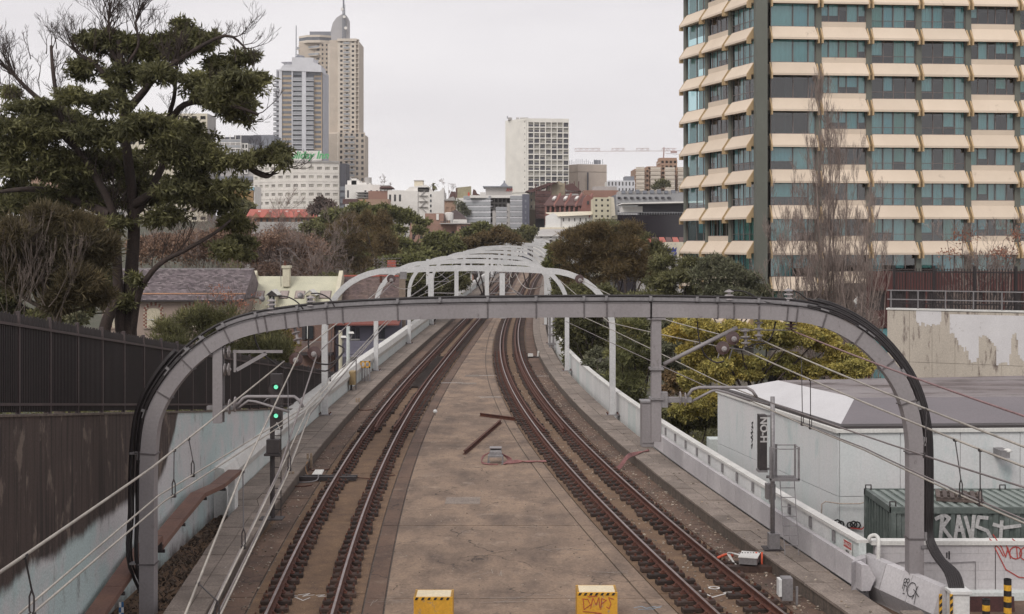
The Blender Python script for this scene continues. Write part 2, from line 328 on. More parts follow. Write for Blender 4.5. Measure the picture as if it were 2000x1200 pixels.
for zi, (a, b, mt, ln) in enumerate(zones):
    y = 14.9 if ln > 5 else 15.0
    while y < 118:
        panel(a, b, y, y+ln, 0.0, -.034, .022, mt, 'slab_panel', via, 3, .005); y += ln
    panel(a, b, y, 292, 0.0, -.034, .011, mt, 'slab_panel', via, 40)
# walkways of cover slabs on either side
for side in (0, 1):
    root = struct(strip(MB(), *( (lambda y: XWL(y) if y > 39.5 else max(-8.1+.075*(38-y), -8.1), lambda y: KL(y)-.01) if side == 0 else (lambda y: KR(y)+.01, lambda y: XWR(y)-.30)), ys(15, 292, 2), .29, -.1).obj('walkway', m_kerb))
    gl = (lambda y: XWL(y)+.02 if y > 39.5 else max(-8.1+.075*(38-y), -8.1)) if side == 0 else (lambda y: KR(y)-.03)
    gr = (lambda y: KL(y)+.03) if side == 0 else (lambda y: XWR(y)-.32)
    mid = (lambda y, gl=gl, gr=gr: gl(y)*.45+gr(y)*.55) if side == 0 else (lambda y, gl=gl, gr=gr: gl(y)*.5+gr(y)*.5)
    y = 16.0; n = 0
    while y < 100 and n < 140:
        ln = random.choice([.95,1.0,1.0,1.25]) if y < 60 else 1.25
        panel(gl, mid, y, y+ln, .345, .285, .008, m_lid, 'cover_slab', root, 1, .009)
        panel(mid, gr, y, y+ln, .345, .285, .008, m_lid, 'cover_slab', root, 1, .009); y += ln; n += 2
    panel(gl, mid, y, 290, .345, .285, .008, m_lid, 'cover_slab', root, 60); panel(mid, gr, y, 290, .345, .285, .008, m_lid, 'cover_slab', root, 60)
# ============================================================ tracks
def railprof():   # side, height
    return [(-.075,0),(.075,0),(.075,.015),(.012,.035),(.012,.115),(.036,.125),(.036,.158),(-.036,.158),(-.036,.125),(-.012,.115),(-.012,.035),(-.075,.015)]
def sleeper_mesh(k):
    mb = MB(); l = [.50,.47,.52][k]; w = .115; h = .112
    r = .02; ring = [(-w+r,0),(w-r,0),(w,r),(w,h-r),(w-r,h),(-w+r,h),(-w,h-r),(-w,r)]
    i = len(mb.v)
    for x in (-l, l):
        for (a, b) in ring: mb.v.append((x, a, b))
    for j in range(8): mb.f.append((i+j, i+8+j, i+8+(j+1)%8, i+(j+1)%8))
    mb.f.append(tuple(i+j for j in range(8))); mb.f.append(tuple(i+8+j for j in range(8))[::-1])
    return mb.mesh('sleeper', m_sleeper)
SLP = [sleeper_mesh(k) for k in range(3)]
def fast_mesh():
    mb = MB(); mb.box(-.19,.19,-.09,.09,.155,.178)
    for s in (-1, 1):
        mb.hexa([(s*.13-.035,-.05,.178),(s*.13+.035,-.05,.178),(s*.13+.035,.05,.178),(s*.13-.035,.05,.178),(s*.105-.02,-.03,.235),(s*.105+.02,-.03,.235),(s*.105+.02,.03,.235),(s*.105-.02,.03,.235)])
        mb.box(s*.36-.022,s*.36+.022,-.022,.022,.155,.215); mb.box(s*.36-.04,s*.36+.04,-.04,.04,.155,.168)
    return mb.mesh('rail_fastening', m_rust)
FAST = fast_mesh()
def track(X, label, gs):
    root = thing('railway_track', label, 'railway track', 'tracks running along the viaduct')
    for s in (-1, 1):
        g = lambda y: X(y)+s*.70
        path = [(g(y), y,   .135+ZT(y)) for y in ys(13, 80, 1)+ys(82, 292, 2)[0:]]
        rail = MB().sweep(path, railprof()).obj('rail', m_rust, root)
        MB().sweep([(a, b, c+.158) for a, b, c in path], [(-.030,.0005),(.030,.0005),(.026,.004),(-.026,.004)]).obj('worn_head', m_rail_top, rail)
        # guard rail inside
        gg = lambda y: X(y)+s*.46+(-s*.06*max(0, 1-(y-gs)/2.5))
        MB().sweep([(gg(y), y, .128+ZT(y)) for y in ys(gs, 78, 1)+ys(80, 292, 2)], railprof()).obj('guard_rail', m_rust, root)
        y = 15.0; k = 0; far = MB()
        while y < 285:
            t = tang(X, y); rz = math.atan2(-t.x, t.y)
            if y < 96:
                o = link('sleeper', SLP[random.randrange(3)], root, (g(y)+random.uniform(-.04,.04), y, ZT(y)-random.uniform(0,.015)), rz+random.uniform(-.03,.03)); o.scale = ((.66 if y < gs else 1.0) if X is XL else (.9 if y < gs else 1.0), 1, 1)
                link('rail_fastening', FAST, o, (-(o.location.x-g(y)), 0, -.043)).scale = (1/o.scale[0]*(.8 if o.scale[0] < .7 else 1), 1, 1)
            else:
                c = Vector((g(y), y, ZT(y))); n = Vector((t.y, -t.x, 0)); far.obox(c, n, t, (0,0,1), -.5, .5, -.12, .12, 0, .112)
            y += .60; k += 1
        stuff(far.obj('sleeper', m_sleeper, root))
    return root
trL = track(XL, 'rusty left railway track running straight down the viaduct beside the walkway', 56.5)
trR = track(XR, 'rusty right railway track curving in from the lower right corner', 56.0)
# exposed full-width timbers on the left track
mbx = MB()
for y in np.arange(74, 93, .62):
    mbx.box(XL(y)-.42, XL(y)+.42, y-.11, y+.11, .01+ZT(y), .12+ZT(y))
mbx.obj('cross_timber', m_sleeper, trL)
# ============================================================ left parapet
def wallseg(g, off, y0, y1, prof, name, mat, parent, step=1.0):
    path = [(g(y)+off, y, ZT(y)) for y in ys(y0, y1, step)]
    return MB().sweep(path, prof).obj(name, mat, parent)
pl = thing('parapet_wall', 'white coped concrete parapet along the left walkway under the arch legs', 'wall')
y = 39.5; body = [(-.20,-.2),(.0,-.2),(.0,.86),(-.20,.86)]; cop = [(-.34,.86),(.04,.86),(.14,1.12),(.03,1.42),(-.30,1.50),(-.36,1.44)]
while y < 130:
    wallseg(XWL, -.02, y+.008, y+2.0-.008, body, 'wall_panel', m_pale, pl, 1.0); wallseg(XWL, -.02, y+.008, y+2.0-.008, cop, 'coping', m_cap, pl, 1.0); y += 2.0
wallseg(XWL, -.02, y, 290, body, 'wall_panel', m_pale, pl, 4); wallseg(XWL, -.02, y, 290, cop, 'coping', m_cap, pl, 4)
MB().box(XWL(39.5)-.37, XWL(39.5)+.13, 39.38, 39.5, -.2, .86).obj('end_pier', m_white, pl)
# ============================================================ right parapet
pr = thing('parapet_wall', 'white parapet wall along the right walkway behind the kinked crash barrier', 'wall')
y = 30.6; body = [(-.02,-1.5),(.16,-1.5),(.16,1.24),(-.02,1.24)]; cop = [(-.06,1.24),(.22,1.24),(.22,1.30),(-.06,1.32)]
while y < 120:
    wallseg(XWR, 0, y+.006, y+1.8-.006, body, 'wall_panel', m_pale if int(y) % 5 == 0 else m_white, pr, .9); wallseg(XWR, 0, y+.006, y+1.8-.006, cop, 'coping', m_cap, pr, .9); y += 1.8
wallseg(XWR, 0, y, 290, body, 'wall_panel', m_white, pr, 4); wallseg(XWR, 0, y, 290, cop, 'coping', m_cap, pr, 4)
# crash barrier of bevelled cast panels
MB().tube([(XWR(y)-.23, y, .36) for y in ys(29.7, 50.4, 2)], .02, 4).obj('cable', m_black, pr)
cb = thing('crash_barrier', 'long pale grey jointed crash barrier standing on the right walkway', 'barrier')
m_barL = M('barrier_grey', (.50,.48,.49), (.38,.36,.375), sc=.8, rnd=.14, c3=(.22,.2,.21), t3=.66, sc3=3, fine=.1, rough=.7)
bprof = [(.04,.03),(-.06,.03),(-.19,.31),(-.02,.60),(.14,.62),(.14,.03)]
y = 29.7
while y < 50.5:
    path = [(XWR(v)-.17, v, .345) for v in (y+.02, y+.8, y+1.6-.02)]
    MB().sweep([(a+0, b, c) for a, b, c in path], [(-s, h) for s, h in bprof][::-1]).obj('barrier_panel', m_barL, cb)
    # post bracket between barrier and parapet
    if y > 31: MB().box(XWR(y+.8)-.07, XWR(y+.8)+.07-.09, y+.72, y+.88, .95, 1.2).obj('post_bracket', m_steel, cb)
    y += 1.6
cb2 = thing('crash_barrier', 'plain grey barrier with black graffiti in front of the right gantry leg', 'barrier')
A = Vector((8.15, 30.75, 0)); B = Vector((9.02, 27.75, 0)); u = (B-A).normalized(); n_ = Vector((u.y, -u.x, 0)); L_ = (B-A).length
nseg = 3; segs = []
for k in range(nseg):
    a0, a1 = L_*k/nseg+.012, L_*(k+1)/nseg-.012
    mb = MB(); p = [(A+u*a0), (A+u*a1)]
    pf = [(.02,-.15),(.08,.05),(.27,.42),(.08,.98),(-.12,.98),(-.12,-.15)]
    i = 0
    for q in p:
        for (s_, h) in pf: mb.v.append(tuple(q+n_*s_+Vector((0,0,h))))
    m_ = len(pf)
    for j in range(m_): mb.f.append((j, m_+j, m_+(j+1)%m_, (j+1)%m_))
    mb.f.append(tuple(range(m_))); mb.f.append(tuple(range(m_, 2*m_))[::-1]); mb.obj('barrier_panel', m_barL, cb2)
mb = MB().hexa([(7.62,29.9,.3),(8.1,30.1,-.1),(8.2,30.7,-.1),(7.9,30.5,.3),(7.62,29.9,.96),(8.05,30.3,.98),(8.15,30.7,.98),(7.9,30.5,.96)]); mb.obj('joining_panel', m_barL, cb2)
vv = Vector((0,0,1)); nn = (n_*1.0+Vector((0,0,.339))).normalized(); up2 = (vv-nn*vv.dot(nn)).normalized()
gr = MB(); o = A+u*(L_*.70)+n_*.172+Vector((0,0,.72))
circ = lambda cx, cy, r, n=14, a0=0, a1=360: [(cx+r*math.cos(R(a0+(a1-a0)*i/n)), cy+r*math.sin(R(a0+(a1-a0)*i/n))) for i in range(n+1)]
strokes(gr, [circ(-.30,.10,.045), circ(-.20,.12,.045), [(-.33,.07),(-.32,-.08)], [(-.27,.07),(-.26,-.12)], [(-.30,-.0),(-.2,.0)], [(-.19,.08),(-.16,-.1)], circ(.02,-.02,.15,18), [(.08,.0),(.32,-.10)], [(.20,.10),(.12,-.2)], [(.2,-.02),(.24,-.28)], [(-.24,-.17),(-.18,-.16)]], o, u, up2, .018, nn)
gr.obj('graffiti', m_blk_p, cb2, fixn=False)
# end post with hazard tape and the plastic duct the cables run into
ep = thing('duct_post', 'white cable duct post with yellow and black tape at the barrier end', 'post')
MB().box(9.06,9.42,27.4,27.75,-1.1,.92).obj('duct', m_white, ep); MB().box(9.02,9.46,27.36,27.8,.92,.98).obj('lid', m_white, ep)
for px_ in (0, 1):
    base = MB().box(9.0-px_*.22,9.055-px_*.22,27.34,27.38,-1.0,.93); base.obj('tape', m_hyel, ep)
    for k in range(13):
        z = -1.0+k*.15; MB().hexa([(9.0-px_*.22,27.335,z),(9.055-px_*.22,27.335,z+.05),(9.055-px_*.22,27.339,z+.05),(9.0-px_*.22,27.339,z),(9.0-px_*.22,27.335,z+.07),(9.055-px_*.22,27.335,z+.12),(9.055-px_*.22,27.339,z+.12),(9.0-px_*.22,27.339,z+.07)]).obj('tape_stripe', m_hblack, ep)
# ============================================================ near gantry
GY = 29.0
gp = [(290,1235),(290,1100),(290,960),(292,885),(298,830),(307,800),(322,770),(347,734),(380,699),(420,669),(460,649),(505,636),(560,627),(640,618),(740,612),(860,608),(1000,606),(1140,605),(1270,605),(1400,607),(1480,609),(1535,612),(1590,620),(1640,638),(1690,670),(1730,712),(1758,755),(1775,800),(1784,850),(1786,910),(1786,1050),(1786,1180)]
gpath = [W(a, b, GY) for a, b in gp]
def smooth_path(P, n=4):
    out = []
    for i in range(len(P)-1):
        p0, p1, p2, p3 = P[max(i-1,0)], P[i], P[i+1], P[min(i+2,len(P)-1)]
        for k in range(n):
            t = k/n; out.append(.5*((2*p1)+(p2-p0)*t+(2*p0-5*p1+4*p2-p3)*t*t+(3*p1-p0-3*p2+p3)*t**3))
    out.append(P[-1]); return out
gpath = smooth_path(gpath, 3)
gan = thing('catenary_gantry', 'big grey steel gantry arching over both tracks in the foreground', 'gantry')
hb = .165
MB().sweep(gpath, [(-.16,-hb),(.16,-hb),(.16,hb),(-.16,hb)], up=(0,1,0)).obj('portal_beam', m_gantry, gan)
# stiffener straps, flanges
def at_path(P, s):                                        # point, tangent at path fraction
    k = min(int(s), len(P)-2); t = s-k; return P[k].lerp(P[k+1], t), (P[min(k+2,len(P)-1)]-P[max(k-1,0)]).normalized()
def strap(px_, py_=None):
    best = min(range(len(gpath)), key=lambda i: abs(gpath[i].x-PX(px_,GY))+(abs(gpath[i].z-PZ(py_,GY)) if py_ else 0))
    p = gpath[best]; d = (gpath[min(best+1,len(gpath)-1)]-gpath[max(best-1,0)]).normalized(); n = Vector((-d.z,0,d.x)); 
    if n.z < 0: n = -n
    return p, d, n
mstrap = M('dark_strap_steel', (.12,.105,.108), rough=.6)  # straps a darker grey than the beam paint
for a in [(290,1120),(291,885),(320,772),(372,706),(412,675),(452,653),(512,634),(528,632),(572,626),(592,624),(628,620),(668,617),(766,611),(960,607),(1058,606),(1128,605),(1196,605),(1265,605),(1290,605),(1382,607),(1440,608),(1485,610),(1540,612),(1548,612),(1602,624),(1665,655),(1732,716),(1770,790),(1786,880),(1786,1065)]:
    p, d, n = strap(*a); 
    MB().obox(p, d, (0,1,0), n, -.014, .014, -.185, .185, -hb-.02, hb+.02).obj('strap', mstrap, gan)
MB().box(PX(272,GY),PX(308,GY),GY-.35,GY+.35,-.4,-.32).obj('base_plate', m_gantry, gan)
# pale cable tray and conduits on top of the beam, on stand-off brackets
def offpath(P, dn, dy, i0=0, i1=None):
    outp = []; i1 = i1 or len(P)
    for i in range(i0, i1):
        d = (P[min(i+1,len(P)-1)]-P[max(i-1,0)]).normalized(); n = Vector((-d.z,0,d.x))
        outp.append(P[i]+n*dn+Vector((0,dy,0)))
    return outp
NP = len(gpath)
MB().sweep(offpath(gpath, hb+.045, -.02, int(NP*.30), int(NP*.75)), [(-.10,-.035),(.10,-.035),(.10,.035),(-.10,.035)], up=(0,1,0)).obj('cable_tray', m_steel, gan)
for (dn, dy, r, a, b) in [(hb+.02,-.19,.016,.09,.80),(.30,-.05,.028,.10,.78),(.30,.05,.022,.12,.74)]:
    MB().tube(offpath(gpath, dn, dy, int(NP*a), int(NP*b)), r, 8).obj('cable', m_black, gan, smooth=True)
for a in [(291,885),(303,806),(352,728),(384,696),(410,675),(450,653),(512,634),(592,624),(628,620),(766,611),(862,608),(960,607),(1048,606),(1128,605),(1196,605),(1282,605),(1340,606),(1400,607),(1475,609),(1545,612),(1608,626),(1665,655),(1694,673),(1745,735),(1775,800),(1786,860),(1786,1065)]:
    p, d, n = strap(*a)
    if a[0] > 1000 and n.x < 0 and a[1] > 640: n = -n
    if a[0] < 1000 and n.x > 0 and a[1] > 640: n = -n
    wd = .16 if (a[0] > 1540 or a[0] < 480) else .05
    MB().obox(p, d, (0,1,0), n, -wd*.9, wd*.25, -.17, .15, hb+.002, hb+.06).obj('cable_bracket', m_steel, gan)
    MB().obox(p, d, (0,1,0), n, -.03, .03, -.10, .10, hb+.06, .30).obj('bracket_post', m_steel, gan)
# thick black cable runs down both legs
cbR = thing('cable_bundle', 'thick black cables strapped down the right gantry leg into the white duct', 'cables', 'black cable bundles on the gantry legs')
i0 = int(NP*.70)
for k, (dn, dy) in enumerate([(.22,-.12),(.27,-.10),(.31,-.06),(.36,-.02),(.40,.03),(.33,.06),(.26,.08)]):
    P = offpath(gpath, dn, dy, i0+(k%3), NP-1)
    P = [p for p in P if p.z > 2.0]
    ex = 9.10+.045*k; e = P[-1]; P += [Vector((e.x,e.y,1.75)), Vector((e.x*.6+ex*.4,28.6,1.45)), Vector((ex,27.95,1.22)), Vector((ex,27.6,.9))]
    P2 = P[:-4]+smooth_path([P[-5]]+P[-4:], 4)
    MB().tube(P2, .031, 8).obj('cable', m_black, cbR, smooth=True)
for k in range(3): MB().box(8.86,9.02+.04*k,28.80+.02*k,28.85+.02*k,PZ(1068+k,GY),PZ(1062+k,GY)).obj('strap', m_steel, cbR)
cbL = thing('cable_bundle', 'black cables hanging down the left gantry leg and looping to the brown duct', 'cables', 'black cable bundles on the gantry legs')
for k, (dn, dy) in enumerate([(.20,-.10),(.24,-.04),(.40,.02),(.44,.06),(.36,.1)]):
    P = offpath(gpath, dn, dy, 3, int(NP*.26))[::-1]; P = [p for p in P if p.z > 1.9]
    e = P[-1]; P += [e+Vector((.0,0,-1.2)), Vector((-8.0+.05*k,29.6,-.4+.08*k)), Vector((-8.3,30.4,-.2+.1*k))]
    MB().tube(P[:-4]+smooth_path(P[-4:], 5), .034 if k < 3 else .024, 8).obj('cable', m_black, cbL, smooth=True)
for y_ in (885, 1100): MB().box(PX(255,GY),PX(275,GY),GY-.1,GY+.1,PZ(y_,GY)-.02,PZ(y_,GY)+.02).obj('strap', m_steel, cbL)
def insulator(o, ax, n=3, r=.085, L=.30, mat=None, name='insulator', parent=None):
    prof = [(0,.03)]
    for k in range(n):
        h = L*(k+.2)/n; prof += [(h,.03),(h+.01,r),(h+.03,r*.95),(h+.05,.035)]
    prof += [(L,.03)]; return MB().lathe(o, ax, prof, 14).obj(name, mat or m_ins, parent, smooth=False)
def hdrop(px_, y0, y1, wpx, parent, Y=GY, mat=None, name='drop_post'):
    w_ = wpx/F*Y/2; x = PX(px_, Y); mb = MB()
    mb.box(x-w_, x+w_, Y-.12, Y-.10, PZ(y1,Y), PZ(y0,Y)); mb.box(x-w_, x+w_, Y+.10, Y+.12, PZ(y1,Y), PZ(y0,Y)); mb.box(x-.012, x+.012, Y-.10, Y+.10, PZ(y1,Y), PZ(y0,Y))
    mb.box(x-w_-.09, x+w_+.09, Y-.16, Y+.16, PZ(y0,Y)-.02, PZ(y0,Y)+.012)
    return mb.obj(name, mat or m_gantry, parent)
hdrop(427, 668, 826, 19, gan); hdrop(1281, 622, 862, 19, gan)
# cantilever arms, right
def pipe(pts, r, name, mat, parent, Y=GY): return MB().tube([W(a, b, Y+(c[0] if c else 0)) for a, b, *c in pts], r, 8).obj(name, mat, parent, smooth=True)
pipe([(1296,712),(1440,640)], .045, 'stay_tube', m_gantry, gan)
pipe([(1342,775),(1352,761),(1366,757),(1458,757),(1470,764),(1478,776)], .035, 'registration_arm', m_gantry, gan)
pipe([(1350,785),(1390,764),(1400,762),(1420,767),(1466,783)], .028, 'registration_arm', m_gantry, gan)
MB().box(PX(1291,GY),PX(1350,GY),GY-.07,GY+.07,PZ(786,GY),PZ(776,GY)).obj('arm_bracket', m_steel, gan)
MB().box(PX(1290,GY),PX(1303,GY),GY-.12,GY+.12,PZ(795,GY),PZ(766,GY)).obj('arm_bracket', m_steel, gan)
for a, b in ((1331,778),(1341,780)): insulator(W(a-6,b,GY), (1,0,0), 1, .15, .08, m_insg, parent=gan)
for yy in (718, 776): MB().box(PX(1268,GY),PX(1295,GY),GY-.17,GY+.17,PZ(yy+4,GY),PZ(yy,GY)).obj('clamp', m_steel, gan)
# cantilever arms, left
MB().bar(W(455,687,GY), W(552,687,GY), .05, .06).obj('cantilever_arm', m_gantry, gan); MB().bar(W(459,684,GY), W(459,727,GY), .05, .06).obj('cantilever_arm', m_gantry, gan)
MB().bar(W(462,723,GY), W(520,690,GY), .05, .08).obj('cantilever_arm', m_gantry, gan)
for b in (687, 722): insulator(W(436,b,GY), (1,0,0), 2, .14, .17, m_insg, parent=gan)
for a, b in ((451,795),(462,790)): insulator(W(a-6,b,GY), (1,0,0), 1, .17, .10, m_insg, parent=gan)
MB().box(PX(405,GY),PX(456,GY),GY-.07,GY+.07,PZ(800,GY),PZ(793,GY)).obj('arm_bracket', m_steel, gan)
pipe([(458,798),(475,778),(482,775),(575,775),(585,783),(592,796)], .035, 'registration_arm', m_gantry, gan)
pipe([(462,800),(485,783),(500,785),(565,805)], .028, 'registration_arm', m_gantry, gan)
# insulators over and under the beam
for (a, y0) in ((530,612),(607,606),(1424,590),(1540,588)):
    insulator(W(a, y0+(2 if a < 1000 else 6), GY), (0,0,1), 4, .10, .34, m_insg, parent=gan)
    MB().box(PX(a-14,GY),PX(a+14,GY),GY-.12,GY+.12,PZ(y0+10,GY),PZ(y0+4,GY)).obj('insulator_foot', m_steel, gan)
for (pts) in ([(530,578),(560,580),(580,590),(592,604)],[(607,574),(625,574),(645,585),(655,604)],[(1424,568),(1455,570),(1490,588),(1520,596)],[(1540,566),(1560,572),(1585,592)]):
    MB().tube(smooth_path([W(a,b,GY-.02*i) for i,(a,b) in enumerate(pts)],4), .016, 6).obj('jumper_cable', m_black, gan, smooth=True)
insulator(W(574,634,GY), (.3,-.3,-1), 3, .10, .45, m_insg, parent=gan); insulator(W(1482,626,GY), (0,0,-1), 3, .10, .42, m_insg, parent=gan)
insulator(W(1545,624,GY), (0,0,-1), 3, .13, .24, m_ins, parent=gan); insulator(W(1455,642,GY), (0.05,0,-1), 3, .11, .40, m_insg, parent=gan)
for (a, b) in ((582,700),(617,688),(1427,659),(1408,678)):
    insulator(W(a,b,GY)-Vector((0,.3,0)), (0,1,0), 1, .15, .12, m_ins, parent=gan); insulator(W(a+1,b+1,GY)-Vector((0,.42,0)), (0,1,0), 1, .06, .12, m_insg, parent=gan)
# cable loops
for pts in ([(1362,628),(1366,665),(1378,695),(1398,708),(1414,706)], [(1515,628),(1508,655),(1495,670),(1478,672),(1455,680)], [(494,640),(500,668),(512,690),(540,712),(560,722)],[(603,635),(603,680),(612,705),(640,712),(660,700),(672,682),(655,672)],[(618,722),(640,724),(662,700),(672,686)]):
    MB().tube(smooth_path([W(a,b,GY+.1+.04*i) for i,(a,b) in enumerate(pts)],5), .018, 6).obj('jumper_cable', m_dark, gan, smooth=True)
for pts in ([(1427,659),(1455,662),(1492,667)],[(1408,678),(1432,681),(1452,684)],[(1452,684),(1460,660)],[(1480,656),(1492,667)],[(1408,678),(1402,700)],[(1430,683),(1424,702)],[(1440,645),(1455,642),(1470,645),(1545,645)]):
    MB().tube([W(a,b,GY+.05) for a,b in pts], .014, 6).obj('link_rod', m_steel, gan)
# ============================================================ white arches
def arch_pts(xl, xr, zt, zt0, rad=2.9, n=10):
    P = [Vector((xl,0,zt0)), Vector((xl,0,zt-rad*.95))]
    for k in range(1, n): 
        t = math.pi/2*k/n; P.append(Vector((xl+rad*(1-math.cos(t)), 0, zt-rad*.95+(rad*.95-.12)*math.sin(t))))
    m = 6
    for k in range(m+1): s = k/m; P.append(Vector((xl+rad+(xr-xl-2*rad)*s, 0, zt-.12+.12*4*s*(1-s))))
    for k in range(n-1, 0, -1):
        t = math.pi/2*k/n; P.append(Vector((xr-rad*(1-math.cos(t)), 0, zt-rad*.95+(rad*.95-.12)*math.sin(t))))
    P += [Vector((xr,0,zt-rad*.95)), Vector((xr,0,zt0))]; return P
ordn = ['first','second','third','fourth','fifth','sixth','seventh','eighth','ninth','tenth','eleventh','twelfth']
for k in range(12):
    Y = 60+20.3*k; z0 = ZT(Y); xl, xr = XWL(Y)+.22, XWR(Y)-.32
    ar = thing('viaduct_arch', f'{ordn[k]} white steel arch over the tracks, counting from the grey gantry', 'arch', 'white steel arches over the viaduct', (0, Y, z0))
    P = arch_pts(xl, xr, 6.95, .34); wd = .115 if k else .14
    MB().sweep(P, [(-.13,-wd),(.13,-wd),(.13,wd),(-.13,wd)], up=(0,1,0)).obj('arch_frame', m_arch, ar)
    if k < 5:
        for x in (xl, xr):
            MB().box(x-.3,x+.3,-.28,.28,.34,.38).obj('base_plate', m_steel, ar)
            bm_ = MB(); [bm_.box(x+a-.03,x+a+.03,b-.03,b+.03,.38,.45) for a in (-.23,.23) for b in (-.2,.2)]; bm_.obj('anchor_bolts', m_rust, ar)
    for x in ((PX(842,60), PX(981,60)) if k == 0 else (XL(Y)+1.9 if k % 2 else XL(Y)-1.6, XR(Y)-1.75)):
        MB().box(x-.12,x+.12,-.14,.14,4.7,6.72).obj('drop_post', m_arch, ar)
    if k < 4:
        for s, X in ((-1, XL), (1, XR)):
            xx = X(Y); px0 = (PX(842,60) if s < 0 else PX(981,60)) if k == 0 else (XL(Y)+1.9 if k % 2 else XL(Y)-1.6) if s < 0 else XR(Y)-1.75
            MB().tube([(px0,0,5.0),(xx,0,5.05)], .03, 6).obj('cantilever_arm', m_steel, ar); MB().tube([(px0,0,6.3),(xx,0,5.1)], .025, 6).obj('cantilever_arm', m_steel, ar)
    if k == 0:
        for a, b in ((765,545),(1131,545)): insulator(W(a,b,60)-Vector((0,60.25,0)), (0,1,0), 1, .20, .14, m_ins, parent=ar); insulator(W(a+1,b+2,60)-Vector((0,60.5,0)), (0,1,0), 1, .09, .22, m_insg, parent=ar)
        MB().box(PX(782,60),PX(795,60),-.25,-.14,PZ(545,60),PZ(531,60)).obj('junction_box', m_steel, ar)
        MB().box(PX(742,60),PX(746,60),-.14,.142,6.3,6.6).obj('rust_patch', m_rust, ar)
# ============================================================ overhead wires
wires = []
def wire(label, pts, r, mat, hang=None, hpx=None, sag=.06, cat='wire'):
    P = [W(a,b,y) for a,b,y in pts]; Q = []
    for i in range(len(P)-1):
        n = 14
        for k in range(n):
            t = k/n; q = P[i].lerp(P[i+1], t); q.z -= sag*4*t*(1-t)*(P[i+1]-P[i]).length/20; Q.append(q)
    Q.append(P[-1]); root = thing('overhead_wire', label, cat, 'overhead line wires')
    MB().tube(Q, r, 6).obj('wire', mat, root, smooth=True); return root, Q
def dropper(root, top, bot, clip=True):
    MB().tube([top, bot+Vector((0,0,.22))], .009, 5).obj('dropper', m_dark, root)
    MB().tube([bot+Vector((0,0,.22)),bot+Vector((.02,0,.16)),bot+Vector((.02,0,.03)),bot,bot+Vector((-.02,0,.03)),bot+Vector((-.02,0,.16)),bot+Vector((0,0,.22))], .009, 5).obj('dropper_loop', m_dark, root)
    MB().box(top.x-.02,top.x+.02,top.y-.03,top.y+.03,top.z-.03,top.z+.01).obj('clamp', m_dark, root)
    MB().box(bot.x-.03,bot.x+.03,bot.y-.03,bot.y+.03,bot.z-.03,bot.z+.01).obj('clamp', m_dark, root)
def onq(Q, px_):
    return min(Q2(Q), key=lambda p: abs(1000+F*p.x/p.y-px_))
def Q2(Q):
    o = []
    for i in range(len(Q)-1): o += [Q[i].lerp(Q[i+1], t/8) for t in range(8)]
    return o
r1, q1 = wire('upper pale catenary wire on the right, crossing the gantry leg to the photo edge', [(2300,995,13.5),(2000,873,17),(1492,667,29)], .016, m_wire)
r2, q2 = wire('lower pale catenary wire on the right, from the pair of round insulators', [(2300,1040,13.5),(2000,912,17),(1452,684,29)], .016, m_wire)
r3, q3 = wire('thin pinkish wire passing highest across the right gantry leg', [(2300,940,13.5),(2000,813,17),(1547,646,29)], .016, M('pinkish_wire', (.25,.15,.15), rough=.6))
r4, q4 = wire('grey upper contact wire on the right, starting at the registration arm', [(2300,1060,13),(2000,952,16.5),(1478,776,29)], .014, m_wireg)
r5, q5 = wire('pale lower contact wire pair on the right running above the pallet', [(2300,1150,13),(2000,1022,16.5),(1690,880,23),(1466,783,29)], .014, m_wire)
r6, q6 = wire('second strand of the contact wire pair above the pallet', [(2300,1143,13.1),(2000,1015,16.6),(1690,876,23.1),(1480,790,29.1)], .012, m_wireg)
for a, b, q, qq, rr in ((1564,1567,q1,q5,r1),(1581,1584,q2,q5,r2),(1813,1806,q1,q4,r1),(1863,1878,q2,q5,r2),(1914,1915,q2,q5,r2)):
    dropper(rr, onq(q, a), onq(qq, b))
s1, p1_ = wire('long catenary wire from the far arch to the upper round insulator right of the post', [(1427,659,29),(1283,620,38),(1131,545,60)], .014, m_wire, sag=.02)
s2, p2_ = wire('long catenary wire from the arch to the lower round insulator right of the post', [(1408,678,29),(1190,630,46),(1090,545,60)], .014, m_wire, sag=.02)
s3, p3_ = wire('contact wire passing behind the hanging post towards the registration arm', [(1478,776,29),(1411,750,31.5),(1190,642,48),(1105,604,62)], .014, m_wire, sag=.0)
s4, p4_ = wire('second contact wire below it, passing behind the hanging post', [(1500,790,29),(1390,760,32),(1190,668,48),(1105,628,60)], .014, m_wireg, sag=.0)
l1, a1 = wire('thick pale wire running from the left photo edge up to the cantilever insulator', [(-300,1300,8),(0,1118,11),(295,915,18),(555,706,29)], .016, m_wire, sag=.01)
l2, a2 = wire('upper strand of the pale contact wire pair crossing the left gantry leg', [(-200,1420,9),(40,1197,12),(310,968,18),(592,798,29),(768,612,60)], .012, m_wire, sag=.0)
l3, a3 = wire('lower strand of the pale contact wire pair crossing the left gantry leg', [(-180,1420,9),(62,1200,12),(320,980,18),(596,802,29),(772,614,60)], .012, m_wire, sag=.0)
l4, a4 = wire('thick pale wire falling from the left round insulator to the bottom edge', [(360,1205,14.5),(470,930,20),(586,688,29),(765,548,60)], .016, m_wire, sag=.01)
l5, a5 = wire('thick grey wire falling from the right round insulator towards the signal', [(406,1205,14.5),(545,920,20),(620,690,29),(770,550,60)], .016, m_wireg, sag=.01)
l6, a6 = wire('thin pale contact wire along the left track crossing low past the parapet', [(404,1215,14),(545,925,20),(600,802,29),(740,640,52),(800,588,70)], .012, m_wire, sag=.0)
l7, a7 = wire('thin pale contact wire beside it, nearest to the left rail', [(424,1215,14),(560,930,20),(606,806,29),(744,644,52),(806,590,70)], .012, m_wire, sag=.0)
